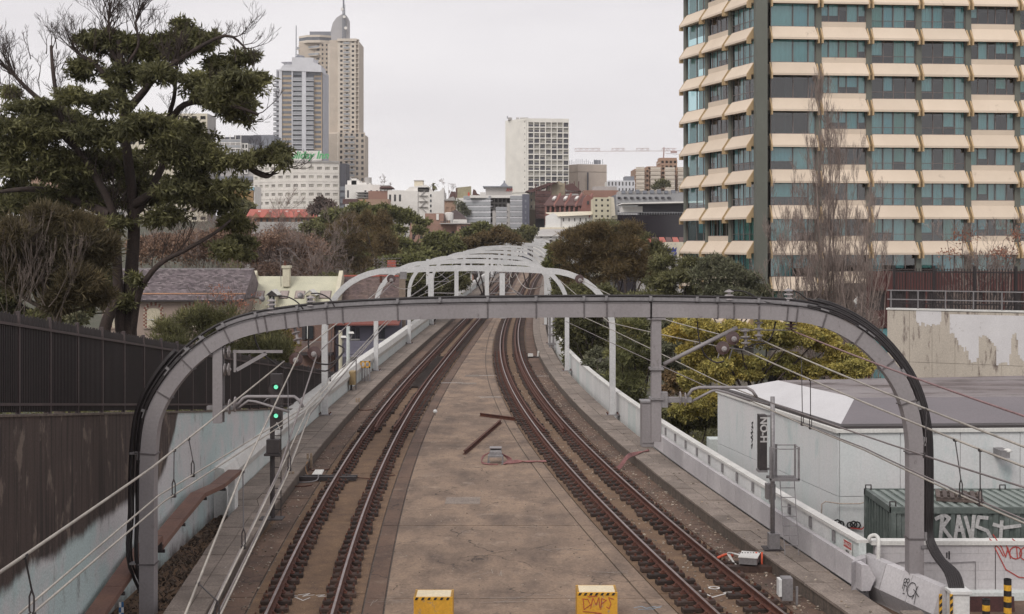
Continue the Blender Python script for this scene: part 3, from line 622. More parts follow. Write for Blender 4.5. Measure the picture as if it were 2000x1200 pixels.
l8, a8 = wire('grey feeder strand beside the two low contact wires on the left', [(414,1225,14),(552,940,20),(604,812,29),(748,640,52)], .014, m_wireg, sag=.0)
for a, b, q, qq, rr in ((48,62,a1,a3,l1),(341,340,a1,a3,l1),(369,376,a1,a2,l1),(475,475,a4,a6,l4),(387,390,a4,a7,l4),(648,645,a4,a2,l4),(562,565,a4,a7,l4)):
    dropper(rr, onq(q, a), onq(qq, b))
mbt = thing('overhead_wire', 'fine far wires strung under the white arches', 'wire', 'overhead line wires')
for X, z in ((XL,5.0),(XL,6.2),(XR,5.0),(XR,6.2)):
    P = []
    for k in range(11):
        Y = 60+20.3*k; nY = Y+20.3
        for j in range(6):
            t = j/6; yy = Y+20.3*t; P.append((X(yy), yy, z+ZT(yy)-(0.5*4*t*(1-t) if z > 6 else 0)))
    MB().tube(P, .02, 4).obj('wire', m_wire, mbt)
# ============================================================ left retaining wall with fence
WX = -8.82
def wtop(y): return float(np.interp(y, [10,22.9,40,51,60,75], [6.75,5.16,3.05,1.72,.6,-1.3]))
def wallmat():
    m = bpy.data.materials.new('retaining_wall_paint'); m.use_nodes = True; n = m.node_tree; b = n.nodes['Principled BSDF']; L = n.links.new
    b.inputs['Roughness'].default_value = .85
    g = n.nodes.new('ShaderNodeNewGeometry'); sp = n.nodes.new('ShaderNodeSeparateXYZ'); L(g.outputs['Position'], sp.inputs[0])
    def noise(sc, det=6, st=(1,1,1)):
        mp = n.nodes.new('ShaderNodeMapping'); mp.inputs['Scale'].default_value = st; L(g.outputs['Position'], mp.inputs[0])
        k = n.nodes.new('ShaderNodeTexNoise'); k.inputs['Scale'].default_value = sc; k.inputs['Detail'].default_value = det; k.inputs['Roughness'].default_value = .65; L(mp.outputs[0], k.inputs[0]); return k.outputs[0]
    def math_(op, a, c, d=None):
        k = n.nodes.new('ShaderNodeMath'); k.operation = op
        for i, q in enumerate((a, c)):
            if isinstance(q, (int, float)): k.inputs[i].default_value = q
            else: L(q, k.inputs[i])
        return k.outputs[0]
    def ramp(v, a, c):
        k = n.nodes.new('ShaderNodeMapRange'); k.inputs[1].default_value = a; k.inputs[2].default_value = c; k.interpolation_type = 'SMOOTHSTEP'; L(v, k.inputs[0]); return k.outputs[0]
    def mix(f, a, c):
        k = n.nodes.new('ShaderNodeMixRGB')
        L(f, k.inputs[0])
        for i, q in ((1,a),(2,c)):
            if isinstance(q, tuple): k.inputs[i].default_value = (*q,1)
            else: L(q, k.inputs[i])
        return k.outputs[0]
    # height of the painted band: straight line, running up to the top past 38 m
    z = sp.outputs[2]; y = sp.outputs[1]
    lift = math_('MULTIPLY', ramp(y, 33.0, 37.5), 3.2)
    edge = math_('ADD', math_('ADD', 2.15, lift), math_('MULTIPLY', math_('SUBTRACT', noise(.8, 8, (1,1,.5)), .5), .8))
    d = math_('SUBTRACT', edge, z); f = ramp(d, -.15, .12)
    brown = mix(noise(1.2), (.080,.055,.047), (.050,.036,.031)); brown = mix(ramp(noise(3.5, 8, (1,1,.25)), .58, .75), brown, (.16,.118,.095)); brown = mix(ramp(noise(2.6, 9, (1,2.6,.10)), .46, .62), brown, (.030,.021,.019)); brown = mix(ramp(noise(1.6, 9, (1,1,.5)), .55, .63), brown, (.15,.115,.095))
    pale = mix(ramp(noise(.5, 5), .4, .6), (.43,.52,.52), (.54,.53,.535)); pale = mix(ramp(noise(4, 8, (1,1,.4)), .55, .75), pale, (.20,.20,.195))
    dirt = ramp(math_('ADD', z, math_('MULTIPLY', noise(2, 8), -1.2)), -.2, -.9); pale = mix(dirt, pale, (.07,.055,.045))
    c = mix(f, brown, pale); fn = noise(22, 4)
    vm = n.nodes.new('ShaderNodeVectorMath'); vm.operation = 'SCALE'; L(c, vm.inputs[0]); L(math_('ADD', math_('MULTIPLY', fn, 1.0), .5), vm.inputs['Scale']); L(vm.outputs[0], b.inputs['Base Color'])
    bp = n.nodes.new('ShaderNodeBump'); bp.inputs['Strength'].default_value = .6; bp.inputs['Distance'].default_value = .02; L(noise(28, 6), bp.inputs['Height']); L(bp.outputs[0], b.inputs['Normal'])
    return m
rw = thing('retaining_wall', 'rough retaining wall on the left painted dark brown above and pale blue below', 'wall')
mw = wallmat(); mb = MB(); yy = ys(10, 75, 2.5)
for k in range(len(yy)-1):
    a, b = yy[k], yy[k+1]; mb.hexa([(WX-.4,a,-9.4),(WX,a,-9.4),(WX,b,-9.4),(WX-.4,b,-9.4),(WX-.4,a,wtop(a)),(WX,a,wtop(a)),(WX,b,wtop(b)),(WX-.4,b,wtop(b))])
mb.obj('wall_face', mw, rw)
mb = MB()
for k in range(len(yy)-1):
    a, b = yy[k], yy[k+1]; mb.hexa([(WX-.42,a,wtop(a)),(WX+.03,a,wtop(a)),(WX+.03,b,wtop(b)),(WX-.42,b,wtop(b)),(WX-.42,a,wtop(a)+.04),(WX+.03,a,wtop(a)+.04),(WX+.03,b,wtop(b)+.04),(WX-.42,b,wtop(b)+.04)])
mb.obj('coping', m_kerb, rw)
fe = thing('steel_fence', 'tall black steel paling fence on top of the left retaining wall', 'fence')
FH = 1.86; fx = WX-.2; y = 14.4
m_fr = M('fence_rail_paint', (.045,.033,.035), (.07,.05,.05), sc=2, fine=.15, rough=.5)
while y < 74:
    MB().box(fx-.035,fx+.035,y-.035,y+.035,wtop(y),wtop(y)+FH+.06).obj('post', m_fr, fe)
    mb = MB(); k = y+.075
    while k < y+1.6:
        mb.box(fx+.01,fx+.03,k-.022,k+.022,wtop(k)+.10,wtop(k)+FH-.02+.03*(int(k*13)%2)); k += .085
    mb.obj('paling_panel', m_fence, fe)
    # solid mesh sheet fixed behind the palings
    MB().hexa([(fx-.02,y+.04,wtop(y)+.08),(fx-.012,y+.04,wtop(y)+.08),(fx-.012,y+1.61,wtop(y+1.65)+.08),(fx-.02,y+1.61,wtop(y+1.65)+.08),(fx-.02,y+.04,wtop(y)+FH-.12),(fx-.012,y+.04,wtop(y)+FH-.12),(fx-.012,y+1.61,wtop(y+1.65)+FH-.12),(fx-.02,y+1.61,wtop(y+1.65)+FH-.12)]).obj('backing_sheet', m_fence, fe)
    for h in (.22, FH-.20): MB().bar((fx+.05,y+.0,wtop(y)+h),(fx+.05,y+1.65,wtop(y+1.65)+h),.03,.05).obj('rail', m_fr, fe)
    y += 1.65
# debris in the gap between wall and walkway
mb = MB(); n = 0
for _ in range(1800):
    y = random.uniform(24, 42); x = random.uniform(-8.75, max(-8.12+.075*(38-y), -8.1)); s = random.uniform(.01,.035)*random.choice([1,1,1.6])
    z = .02+random.uniform(0,.03)-.0; mb.obox((x,y,z), Vector((random.random()-.5,random.random()-.5,.2)).normalized(), Vector((random.random(),random.random(),.3)).normalized(), (0,0,1), -s,s,-s*.6,s*.6,-s*.3,s*.5)
m_litter = M('litter_and_rubble', (.16,.12,.09), (.05,.035,.028), sc=7, island=.6, rough=.95)
lit = stuff(tag(mb.obj('rubble', m_litter), 'dark rubble and leaf litter filling the gap under the left retaining wall', 'rubble'))
struct(MB().box(-9.0,-6.9,12,39.4,-.4,-.0).obj('drain_bed', m_dirt))
# rusty cable duct along the wall
cd = thing('cable_duct', 'brown rusty sheet metal cable duct kinking along the left wall', 'duct')
m_duct = M('rusty_duct_sheet', (.20,.105,.075), (.14,.075,.06), sc=2, c3=(.30,.20,.13), t3=.62, sc3=3, fine=.15, rough=.6)
dp = [(-8.48,19,.1),(-8.48,27.0,.62),(-8.48,29.6,1.0),(-8.48,32.7,1.28)]
def ductrun(P, w_=.20):
    mb = MB(); i0 = len(mb.v)
    for p in P: mb.v += [(p[0]-w_,p[1],p[2]-.12),(p[0]+w_,p[1],p[2]-.12),(p[0]+w_,p[1],p[2]),(p[0]-w_,p[1],p[2])]
    for k in range(len(P)-1):
        q = 4*k
        for j in range(4): mb.f.append((q+j,q+(j+1)%4,q+4+(j+1)%4,q+4+j))
    mb.f += [(0,1,2,3), tuple(4*(len(P)-1)+j for j in (3,2,1,0))]; return mb
DP = [((-8.50,19,-.30),(-8.50,21.4,.0)),((-8.50,21.42,.0),(-8.50,24.2,.25)),((-8.50,24.22,.25),(-8.5,26.5,.50)),((-8.50,26.52,.50),(-8.50,28.4,.82)),((-8.50,28.42,.82),(-8.50,30.2,1.12)),((-8.50,30.22,1.12),(-8.48,31.6,1.20)),((-8.48,31.62,.98),(-8.46,33.5,1.20)),((-8.46,33.52,1.20),(-8.40,35.6,1.45)),((-8.40,35.62,1.45),(-8.28,37.4,1.36)),((-8.28,37.42,1.36),(-8.2,39.4,1.42))]
for a, b in DP:
    ductrun([a, b]).obj('duct_section', m_duct, cd); MB().box(a[0]-.23,a[0]+.23,a[1]-.0,a[1]+.05,a[2]-.2,a[2]-.125).obj('bracket', m_dark, cd)
MB().box(-8.7,-8.3,31.55,31.6,.83,1.2).obj('bracket', m_dark, cd); MB().box(-8.3,-8.1,38.9,39.36,-.1,1.3).obj('support_post', m_white, cd)
tp = thing('barrier_tape', 'blue and white chequered tape hanging from the brown duct at the bottom left', 'tape')
m_blue = M('blue_tape', (.03,.13,.30), rough=.5)
for k in range(9):
    z = .62-.11*k
    for j in range(2): MB().box(-8.24+.05*j,-8.19+.05*j,27.9,27.905,z-.11,z).obj('tape_square', m_blue if (k+j) % 2 else m_white, tp)
# ============================================================ signal on the left walkway
sg = thing('railway_signal', 'black colour light signal showing two green lights beside the left parapet', 'signal')
SY = 37.6; sx_ = PX(533, SY)
MB().tube([(sx_,SY,.34),(sx_,SY,3.2)], .055, 8).obj('post', m_dark, sg)
MB().box(sx_-.35,sx_+.3,SY-.25,SY+.25,.34,.37).obj('base_plate', m_dark, sg)
m_green = bpy.data.materials.new('green_signal_lens'); m_green.use_nodes = True
bb = m_green.node_tree.nodes['Principled BSDF']; bb.inputs['Base Color'].default_value = (.05,.6,.35,1); bb.inputs['Emission Color'].default_value = (.25,1,.62,1); bb.inputs['Emission Strength'].default_value = .7
for zc, zs_ in ((755, (730,790)), (811, (793,838))):
    hx = PX(541, SY); hw = 11/F*SY*1.0
    hd = MB().box(hx-hw,hx+hw,SY-.16,SY+.05,PZ(zs_[1],SY),PZ(zs_[0],SY)); hd.obj('signal_head', m_dark, sg)
    MB().lathe((hx,SY-.17,PZ((zs_[0]+zs_[1])/2,SY)), (0,1,0), [(0,.2),(.01,.21)], 20).obj('backing_disc', m_dark, sg) if zc == 755 else None
    lens = MB().lathe((hx,SY-.19,PZ(zc,SY)), (0,1,0), [(0,.055),(.02,.06)], 16).obj('green_lens', m_green, sg)
    hood = MB()
    for k in range(9):
        a0, a1 = R(20+140*k/8-8), R(20+140*k/8+10)
        c = lambda t, y, r=.10: (hx+r*math.cos(t), y, PZ(zc,SY)+r*math.sin(t)); hood.quad(c(a0,SY-.16), c(a1,SY-.16), c(a1,SY-.36), c(a0,SY-.36))
    hood.obj('lens_hood', m_dark, sg, fixn=False)
    MB().lathe((hx,SY-.18,PZ(zc+22,SY)), (0,1,0), [(0,.07),(.01,.075)], 14).obj('unlit_lens', m_glassd, sg)
text_obj('letter_plate', 'A', .27, m_wht_p, sg, (PX(543,SY),SY-.17,PZ(831,SY)), (1,0,0), (0,0,1), .002, .004)
MB().box(PX(522,SY),PX(547,SY),SY-.16,SY+.1,PZ(884,SY),PZ(858,SY)).obj('relay_box', m_dark, sg)
MB().box(PX(518,SY),PX(549,SY),SY-.2,SY+.12,PZ(885,SY)-.06,PZ(885,SY)).obj('box_shelf', m_dark, sg)
lad = MB(); lx = PX(525,SY)
for s in (-.0, .30): lad.tube([(lx+s,SY+.25,.36),(lx+s,SY+.25,3.4)], .015, 5)
for k in range(10): lad.tube([(lx,SY+.25,.55+k*.3),(lx+.3,SY+.25,.55+k*.3)], .012, 5)
lad.obj('ladder', m_dark, sg)
pipe([(515,786),(522,779),(528,778)], .02, 'bracket_tube', m_steel, sg, Y=SY)
# ============================================================ right signal with platform and ladder
rs = thing('railway_signal', 'black sprayed signal head on a grey pole with ladder and railed platform', 'signal')
PYY = 33.9; px0 = PX(1509, PYY)
MB().tube([(px0,PYY,.6),(px0,PYY,PZ(775,PYY))], .058, 10).obj('post', m_steel, rs, smooth=True)
MB().box(px0-.11,px0+.16,PYY-.14,PYY+.14,.35,.75).obj('base_box', m_steel, rs); MB().box(px0-.25,px0+.25,PYY-.25,PYY+.25,.345,.375).obj('base_plate', m_dark, rs)
MB().box(px0-.13,px0+.10,PYY+.12,PYY+.35,PZ(978,PYY),PZ(948,PYY)+.0).obj('wall_box', m_steel, rs)
MB().box(PX(1481,PYY),PX(1496,PYY),PYY-.15,PYY+.15,PZ(916,PYY),PZ(810,PYY)).obj('signal_head', m_dark, rs)
MB().box(PX(1479,PYY),PX(1497,PYY),PYY-.17,PYY+.17,PZ(921,PYY),PZ(917,PYY)).obj('head_shelf', m_steel, rs)
for b in (813, 916): MB().box(PX(1496,PYY),px0,PYY-.03,PYY+.03,PZ(b+2,PYY),PZ(b-2,PYY)).obj('bracket', m_steel, rs)
text_obj('graffiti', 'NO-H', .25, m_grn_p, rs, (PX(1489,PYY),PYY-.154,PZ(838,PYY)), (0,0,-1), (1,0,0), .001, .008, sx=1.0)
pzt, pzb = PZ(872,PYY), PZ(935,PYY); x0p, x1p = PX(1500,PYY), PX(1558,PYY)
fl = MB()
for k in range(13): fl.box(x0p+.02+k*.056, x0p+.045+k*.056, PYY-.22, PYY+.22, pzb, pzb+.03)
fl.box(x0p,x1p,PYY-.24,PYY-.22,pzb-.03,pzb+.04); fl.box(x0p,x1p,PYY+.22,PYY+.24,pzb-.03,pzb+.04); fl.obj('platform_grating', m_steel, rs)
for (a, y_) in ((x0p+.02,-.22),(x1p-.02,-.22),(x0p+.25,.22),(x1p-.02,.22)): MB().box(a-.025,a+.025,PYY+y_-.02,PYY+y_+.02,pzb,pzt+.02).obj('rail_post', m_steel, rs)
MB().tube([(x0p+.02,PYY-.22,pzt),(x0p+.25,PYY-.28,pzt-.03),(x1p-.1,PYY-.26,pzt-.03),(x1p-.02,PYY-.2,pzt),(x1p-.02,PYY+.22,pzt),(x0p+.25,PYY+.22,pzt)], .014, 6).obj('guard_hoop', m_steel, rs)
lad = MB(); lt = [(PX(1523,PYY),PYY,pzb),(PX(1551,PYY),PYY,pzb)]; lb = [(PX(1530,33.4),33.2,.36),(PX(1557,33.4),33.2,.36)]
for a, b in zip(lt, lb): lad.tube([a, b], .012, 5)
for k in range(1, 8):
    t = k/8; lad.tube([Vector(lt[0]).lerp(Vector(lb[0]),t), Vector(lt[1]).lerp(Vector(lb[1]),t)], .011, 5)
lad.obj('ladder', m_steel, rs)
# ============================================================ grey cabinet at the start of the crash barrier
gc = thing('equipment_cabinet', 'grey steel cabinet at the end of the crash barrier under the hanging post', 'cabinet')
cy = 50.9; MB().box(PX(1252,cy),PX(1276,cy),cy-.3,cy+.35,.35,PZ(785,cy)).obj('cabinet_body', m_gantry, gc); MB().box(PX(1253,cy),PX(1274,cy),cy-.33,cy-.3,.5,PZ(790,cy)).obj('door', m_gantry, gc)
MB().box(PX(1250,cy),PX(1278,cy),cy-.35,cy+.4,PZ(785,cy),PZ(785,cy)+.06).obj('lid', m_steel, gc)
# ============================================================ things lying on the slabs
def G(px, py, z=0.0):
    Y = F*(CZ-z)/(py-HZ); return Vector((PX(px, Y), Y, z))
def girder(a, b, name, label):
    a, b = Vector(a), Vector(b); ro = thing(name, label, 'steel beam', 'steel beams lying on the slab')
    MB().sweep([a, b], [(-.07,0),(.07,0),(.07,.02),(.008,.025),(.008,.125),(.045,.13),(.045,.15),(-.045,.15),(-.045,.13),(-.008,.125),(-.008,.025),(-.07,.02)]).obj('beam', m_rust, ro)
girder(G(907,888,.0), G(978,826,.0), 'steel_beam', 'rusty steel beam lying diagonally on the central slab above the grey box')
girder(G(938,813,.0), G(1006,822,.0), 'steel_beam', 'thin rusty beam lying crosswise beyond the diagonal one')
ib = thing('bond_box', 'grey four-legged electrical bond box with looping pink cables on the central slab', 'electrical box')
c = G(968,905); bx_, by_ = c.x, c.y
MB().box(bx_-.28,bx_+.28,by_-.26,by_+.26,.25,.30).obj('table', m_steel, ib)
for a in (-.26,.26):
    for b in (-.24,.24): MB().box(bx_+a-.03,bx_+a+.03,by_+b-.03,by_+b+.03,0,.25).obj('leg', m_steel, ib); MB().box(bx_+a-.06,bx_+a+.06,by_+b-.05,by_+b+.05,0,.015).obj('foot', m_steel, ib)
MB().hexa([(bx_-.24,by_-.2,.30),(bx_+.24,by_-.2,.30),(bx_+.24,by_+.22,.30),(bx_-.24,by_+.22,.30),(bx_-.2,by_-.14,.50),(bx_+.2,by_-.14,.50),(bx_+.2,by_+.2,.56),(bx_-.2,by_+.2,.56)]).obj('housing', m_steel, ib)
MB().box(bx_-.22,bx_+.22,by_-.17,by_+.23,.56,.585).obj('lid', m_gantry, ib)
for a in (-.12,.1): MB().tube([(bx_+a-.08,by_-.2,.42),(bx_+a-.08,by_-.26,.44),(bx_+a+.08,by_-.26,.44),(bx_+a+.08,by_-.2,.42)], .014, 6).obj('handle', m_steel, ib)
bc = thing('cable_loop', 'pink cables coiled round the bond box and led under the right track', 'cable')
for k in range(4):
    P = [Vector((bx_+.2,by_+.1,.35)),Vector((bx_+.45+.05*k,by_+.2,.10)),Vector((bx_+.3,by_-.25-.05*k,.03)),Vector((bx_+.75,by_-.1+.07*k,.03+.02*k)),Vector((bx_+1.2,by_+.25-.06*k,.04)),Vector((bx_+1.85,by_+.1+.08*k,.04)),Vector((bx_+2.4,by_+.2+.05*k,.05))]
    MB().tube(smooth_path(P,6), .021, 6).obj('cable', m_pinkc, bc, smooth=True)
for k in range(2):
    P = [Vector((bx_-.15,by_+.1,.4)),Vector((bx_-.42-.05*k,by_+.1,.25)),Vector((bx_-.5,by_-.2,.05+.04*k)),Vector((bx_-.25,by_-.4+.05*k,.03)),Vector((bx_+.1,by_-.42,.03))]
    MB().tube(smooth_path(P,6), .021, 6).obj('cable', m_pinkc, bc, smooth=True)
bc2 = thing('cable_loop', 'pink cables dropping from the walkway kerb to the right track near the cabinet', 'cable')
for k in range(4):
    P = [Vector((PX(1268,49.5),49.5+.1*k,.38)),Vector((PX(1235,49),49-.2*k,.38)),Vector((PX(1222,48.6),48.4-.2*k,.36)),Vector((PX(1205,48),48-.2*k,.03)),Vector((PX(1180,48.4),48.2-.1*k,.03)),Vector((PX(1160,49),48.9-.1*k,.03))]
    MB().tube(smooth_path(P,6), .02, 6).obj('cable', m_pinkc, bc2, smooth=True)
def plate(p0, p1, lab, mat=None, z=.006):
    a = G(p0[0], p1[1]); b = G(p1[0], p1[1]); t = G(p0[0], p0[1]); o = MB().box(a.x,b.x,a.y,t.y,.0,z+.006).obj('access_plate', mat or m_lid); return tag(o, lab, 'metal plate', 'access plates set in the central slab')
plate((869,972),(937,985), 'large pale access plate in the central slab below the bond box'); plate((901,748),(930,751), 'small access plate in the slab, the lower of the two far ones'); plate((908,733),(935,736), 'small access plate in the slab, farthest one')
wb = thing('marker_ball', 'small white ball marker on a short peg beside the left track', 'marker'); g0 = G(850,812)
MB().lathe(g0+Vector((0,0,0)), (0,0,1), [(0,.012),(.10,.012)], 6).obj('peg', m_dark, wb)
MB().lathe(g0+Vector((0,0,.09)), (0,0,1), [(0,.02),(.03,.075),(.10,.11),(.17,.075),(.2,.02)], 14).obj('ball', m_white, wb, smooth=True)
# yellow blocks
def yblock(x0, x1, yf, dep, h, lab, tagp=None, z=0):
    ro = thing('yellow_block', lab, 'buffer block', 'yellow hazard blocks on the central slab')
    MB().box(x0,x1,yf,yf+dep,0,h).obj('block', m_yellow, ro); MB().box(x0+.05,x1-.05,yf+.045,yf+dep-.05,h,h+.006).obj('top_paint', m_cream, ro)
    MB().box(x0,x1,yf-.004,yf,h-.06,h).obj('hazard_tape', m_hyel, ro)
    n = int((x1-x0)/.12)
    for k in range(n):
        a = x0+.02+k*(x1-x0-.03)/n; MB().hexa([(a,yf-.008,h-.058),(a+.055,yf-.008,h-.058),(a+.055,yf-.005,h-.058),(a,yf-.005,h-.058),(a+.03,yf-.008,h-.003),(a+.085,yf-.008,h-.003),(a+.085,yf-.005,h-.003),(a+.03,yf-.005,h-.003)]).obj('tape_stripe', m_hblack, ro)
    for (a, b) in ((x0,x0+.04),(x1-.04,x1)):
        MB().box(a,b,yf+.02,yf+dep-.02,h,h+.007).obj('edge_tape', m_hyel, ro)
        for k in range(6): yy_ = yf+.05+k*(dep-.1)/6; MB().box(a,b,yy_,yy_+.035,h+.007,h+.009).obj('tape_stripe', m_hblack, ro)
    return ro
h_ = .60
def yb(pxa, pxb, pyt, pyb, lab):
    Y0 = F*(CZ-h_)/(pyb-HZ); Y1 = F*(CZ-h_)/(pyt-HZ); return yblock(PX(pxa,Y0), PX(pxb,Y0), Y0, Y1-Y0, h_, lab), Y0
yb(808,884,1152,1167, 'left yellow block with cream top at the bottom of the photo'); r_, y0_ = yb(1127,1206,1143,1158, 'right yellow block with cream top and red scrawled tag')
g_ = MB(); o = Vector((PX(1166,y0_), y0_-.006, .36)); strokes(g_, [[(-.30,.10),(-.28,-.12),(-.14,-.02),(-.2,.1),(-.31,.11)],[(-.14,-.1),(-.09,.13),(-.02,-.02),(.04,.14),(.06,-.08)],[(.08,-.12),(.1,.12),(.2,.08),(.1,.0)],[(.36,.1),(.25,.14),(.3,.0),(.26,-.1),(.2,-.06)],[(-.3,-.16),(.1,-.2),(-.1,-.23),(.12,-.24)],[(-.2,.16),(0,.17)]], o, (1,0,0), (0,0,1), .014, (0,-1,0)); g_.obj('graffiti', m_red_p, r_, fixn=False)
# chalk marks on the slab
def chalk(polys, px, py, sc, lab, w_=.035, mat=None):
    p = G(px, py); p.z = .004; o = strokes(MB(), polys, p, (sc,0,0), (0,sc,0), w_, (0,0,1)).obj('paint_mark', mat or m_wht_p, fixn=False); return tag(o, lab, 'paint mark', 'spray paint marks on the slabs')
chalk([[(-.5,.3),(-.1,.5),(-.3,.1),(.1,.3)],[(-.6,.0),(-.2,-.5),(.0,-.1)],[(.2,.2),(.5,.3),(.3,0),(.6,.1)],circ(.75,.4,.1,10),[(-.8,.2),(-.5,.1)]], 606, 1167, .6, 'white scrawl sprayed between the left rails at the bottom', .03)
chalk([[(-.5,.5),(-.1,-.6),(.9,.3)],circ(.2,.9,.22,12),[(.5,.1),(.95,.45)],[(-.6,.8),(-.4,.95)]], 1392, 1160, .55, 'white triangular scrawl sprayed between the right rails', .05)
chalk([[(-.6,.0),(-.2,.25),(.0,-.1),(.4,.2),(.7,.0)],[(-.4,-.3),(.3,-.25),(.8,.3)]], 1262, 1188, .45, 'faint blue scrawl on the slab near the right yellow block', .03, M('blue_chalk', (.22,.33,.42), (.2,.25,.3), sc=8, rough=.9))
for k, (a, b, c_, l_) in enumerate(((880,748,.9,'near the left rail'),(958,776,.8,'right of the centre, beyond the crosswise beam'),(951,734,.7,'beside the farthest access plate'),(1150,736,.0,''),(1132,812,0,''),(925,673,.6,'far down the central slab'),(1060,735,.7,'on the bed outside the right track'))):
    if l_: chalk([[(-.6,.1),(-.2,.0),(.1,.12),(.6,.05)],[(-.5,-.2),(.1,-.12),(.5,-.18)]], a, b, c_*1.3, 'dashed white paint mark '+l_, .07)
# trackside fittings
tb = thing('train_stop', 'low white box with orange and pale cables beside the right track', 'trackside equipment'); c = G(1464,1113)
MB().obox(c+Vector((0,0,.2)), Vector((.95,-.3,0)).normalized(), Vector((.3,.95,0)).normalized(), (0,0,1), -.22,.22,-.32,.32,0,.16).obj('box', m_steel, tb)
MB().obox(c+Vector((0,0,.36)), Vector((.95,-.3,0)).normalized(), Vector((.3,.95,0)).normalized(), (0,0,1), -.235,.235,-.34,.34,0,.02).obj('lid', m_cap, tb)
MB().box(c.x-.9,c.x+.55,c.y-.30,c.y-.08,.0,.15).obj('support_timber', m_sleeper, tb); MB().box(c.x-.5,c.x+.3,c.y+.1,c.y+.32,.0,.15).obj('support_timber', m_sleeper, tb)
for k in range(3): MB().tube(smooth_path([c+Vector((-.1,-.1,.33)),c+Vector((-.32,.1+.03*k,.36)),c+Vector((-.42-.03*k,.45,.3)),c+Vector((-.34,.1,.12)),c+Vector((-.2,-.1,.1))],5), .016, 6).obj('cable', m_cap, tb, smooth=True)
MB().tube(smooth_path([c+Vector((-.75,.3,.22)),c+Vector((-.5,.5,.26)),c+Vector((-.35,.4,.25))],5), .035, 6).obj('orange_hose', m_orange, tb, smooth=True)
oc = thing('cable_rack', 'small rack of orange and grey cables fixed on the right kerb', 'cable rack'); c = G(1472,1082,.35)
MB().box(c.x-.38,c.x+.25,c.y-.02,c.y+.04,.30,.36).obj('rack_bar', m_steel, oc)
for k in range(9):
    x = c.x-.36+k*.07; mt = m_orange if k in (6,8) else m_black if k % 2 else m_steel
    MB().tube([(x,c.y-.04,.40),(x-.02,c.y-.12,.2),(x-.03,c.y-.22,.06)], .028 if k in (6,8) else .016, 6).obj('cable', mt, oc, smooth=True)
MB().tube(smooth_path([Vector((c.x+.1,c.y-.35,.05)),Vector((c.x+.35,c.y-.3,.06)),Vector((c.x+.5,c.y-.1,.12))],5), .035, 6).obj('orange_hose', m_orange, oc, smooth=True)
kb = thing('kerb_box', 'small grey box with white door hung on the right kerb near the corner', 'electrical box'); c = G(1535,1150,.35)
MB().box(c.x-.12,c.x+.12,c.y-.18,c.y+.1,.12,.62).obj('case', m_steel, kb); MB().box(c.x-.20,c.x-.13,c.y-.2,c.y+.05,.22,.60).obj('door', m_white, kb); MB().box(c.x+.2,c.x+.25,c.y-.12,c.y-.08,-.0,.42).obj('stake', m_steel, kb)
for (a, b, lab) in ((1030,697,'white axle counter head on a short bar beyond the right rail'),(1145,738,'small white marker block on the right kerb')):
    c = G(a, b, .1); ro = thing('trackside_sensor', lab, 'trackside sensor')
    if a == 1030: MB().box(c.x-.05,c.x+.9,c.y-.08,c.y+.08,.05,.12).obj('bar', m_dark, ro); MB().box(c.x+.05,c.x+.4,c.y-.18,c.y+.18,.12,.3).obj('sensor_head', m_cap, ro); MB().tube([(c.x+.75,c.y,.1),(c.x+.78,c.y,.5)], .07, 8).obj('peg', m_cap, ro)
    else:
        c = G(1152,742,.35); MB().box(c.x-.08,c.x+.08,c.y-.1,c.y+.1,.345,.62).obj('marker', m_cap, ro)
ls = thing('trackside_sensor', 'white plate on black bars between left kerb and left rail', 'trackside sensor'); c = G(620,932,.1)
MB().box(c.x-.6,c.x+1.35,c.y-.30,c.y-.15,.03,.16).obj('bar', m_dark, ls); MB().box(c.x-.5,c.x+1.35,c.y+.1,c.y+.22,.03,.14).obj('bar', m_dark, ls)
MB().hexa([(c.x-.17,c.y-.12,.2),(c.x+.17,c.y-.12,.2),(c.x+.2,c.y+.2,.3),(c.x-.1,c.y+.2,.3),(c.x-.17,c.y-.12,.22),(c.x+.17,c.y-.12,.22),(c.x+.2,c.y+.2,.32),(c.x-.1,c.y+.2,.32)]).obj('plate', m_cap, ls)
MB().tube(smooth_path([Vector((c.x+.05,c.y-.1,.2)),Vector((c.x+.05,c.y-.5,.08)),Vector((c.x-.3,c.y-.62,.03)),Vector((c.x-.7,c.y-.55,.03))],5), .022, 6).obj('cable', m_steel, ls, smooth=True)
MB().tube(smooth_path([Vector((c.x-.1,c.y+.2,.25)),Vector((c.x-.4,c.y+.5,.1)),Vector((c.x-.6,c.y+1.2,.25)),Vector((c.x-.55,c.y+1.4,.4))],5), .018, 6).obj('cable', M('tan_cable',(.35,.2,.1)), ls, smooth=True)
MB().tube(smooth_path([Vector((c.x+1.3,c.y+.2,.05)),Vector((c.x+1.9,c.y+.1,.03)),Vector((c.x+2.4,c.y+.6,.04)),Vector((c.x+2.6,c.y+.7,.05))],5), .018, 6).obj('cable', m_rust, ls, smooth=True)
for (a, b, lab) in ((602,905,'pair of tan terminal posts on the left kerb next to the white plate'),(697,792,'pair of small rusty posts on the left kerb with an orange lead'),(566,935,'low bundle of cable stubs on the left kerb')):
    c = G(a, b, .2); ro = thing('terminal_post', lab, 'post')
    for k in range(2): MB().box(c.x-.05+.11*k,c.x+.02+.11*k,c.y-.06+.1*k,c.y+.04+.1*k,.02,.55 if a != 566 else .42).obj('post', M('tan_post',(.33,.25,.18)), ro)
    MB().tube(smooth_path([Vector((c.x,c.y-.05,.3)),Vector((c.x+.1,c.y-.4,.06)),Vector((c.x+.5,c.y-.5,.03)),Vector((c.x+.8,c.y-.2,.03))],5), .02, 6).obj('cable', m_rust, ro, smooth=True)
m_tan = M('tan_cabinet_paint', (.33,.24,.12), (.26,.19,.10), sc=2, fine=.1)
c1 = thing('tan_cabinet', 'tan ribbed box on a post against the left parapet', 'cabinet'); c = G(689,757,.5)
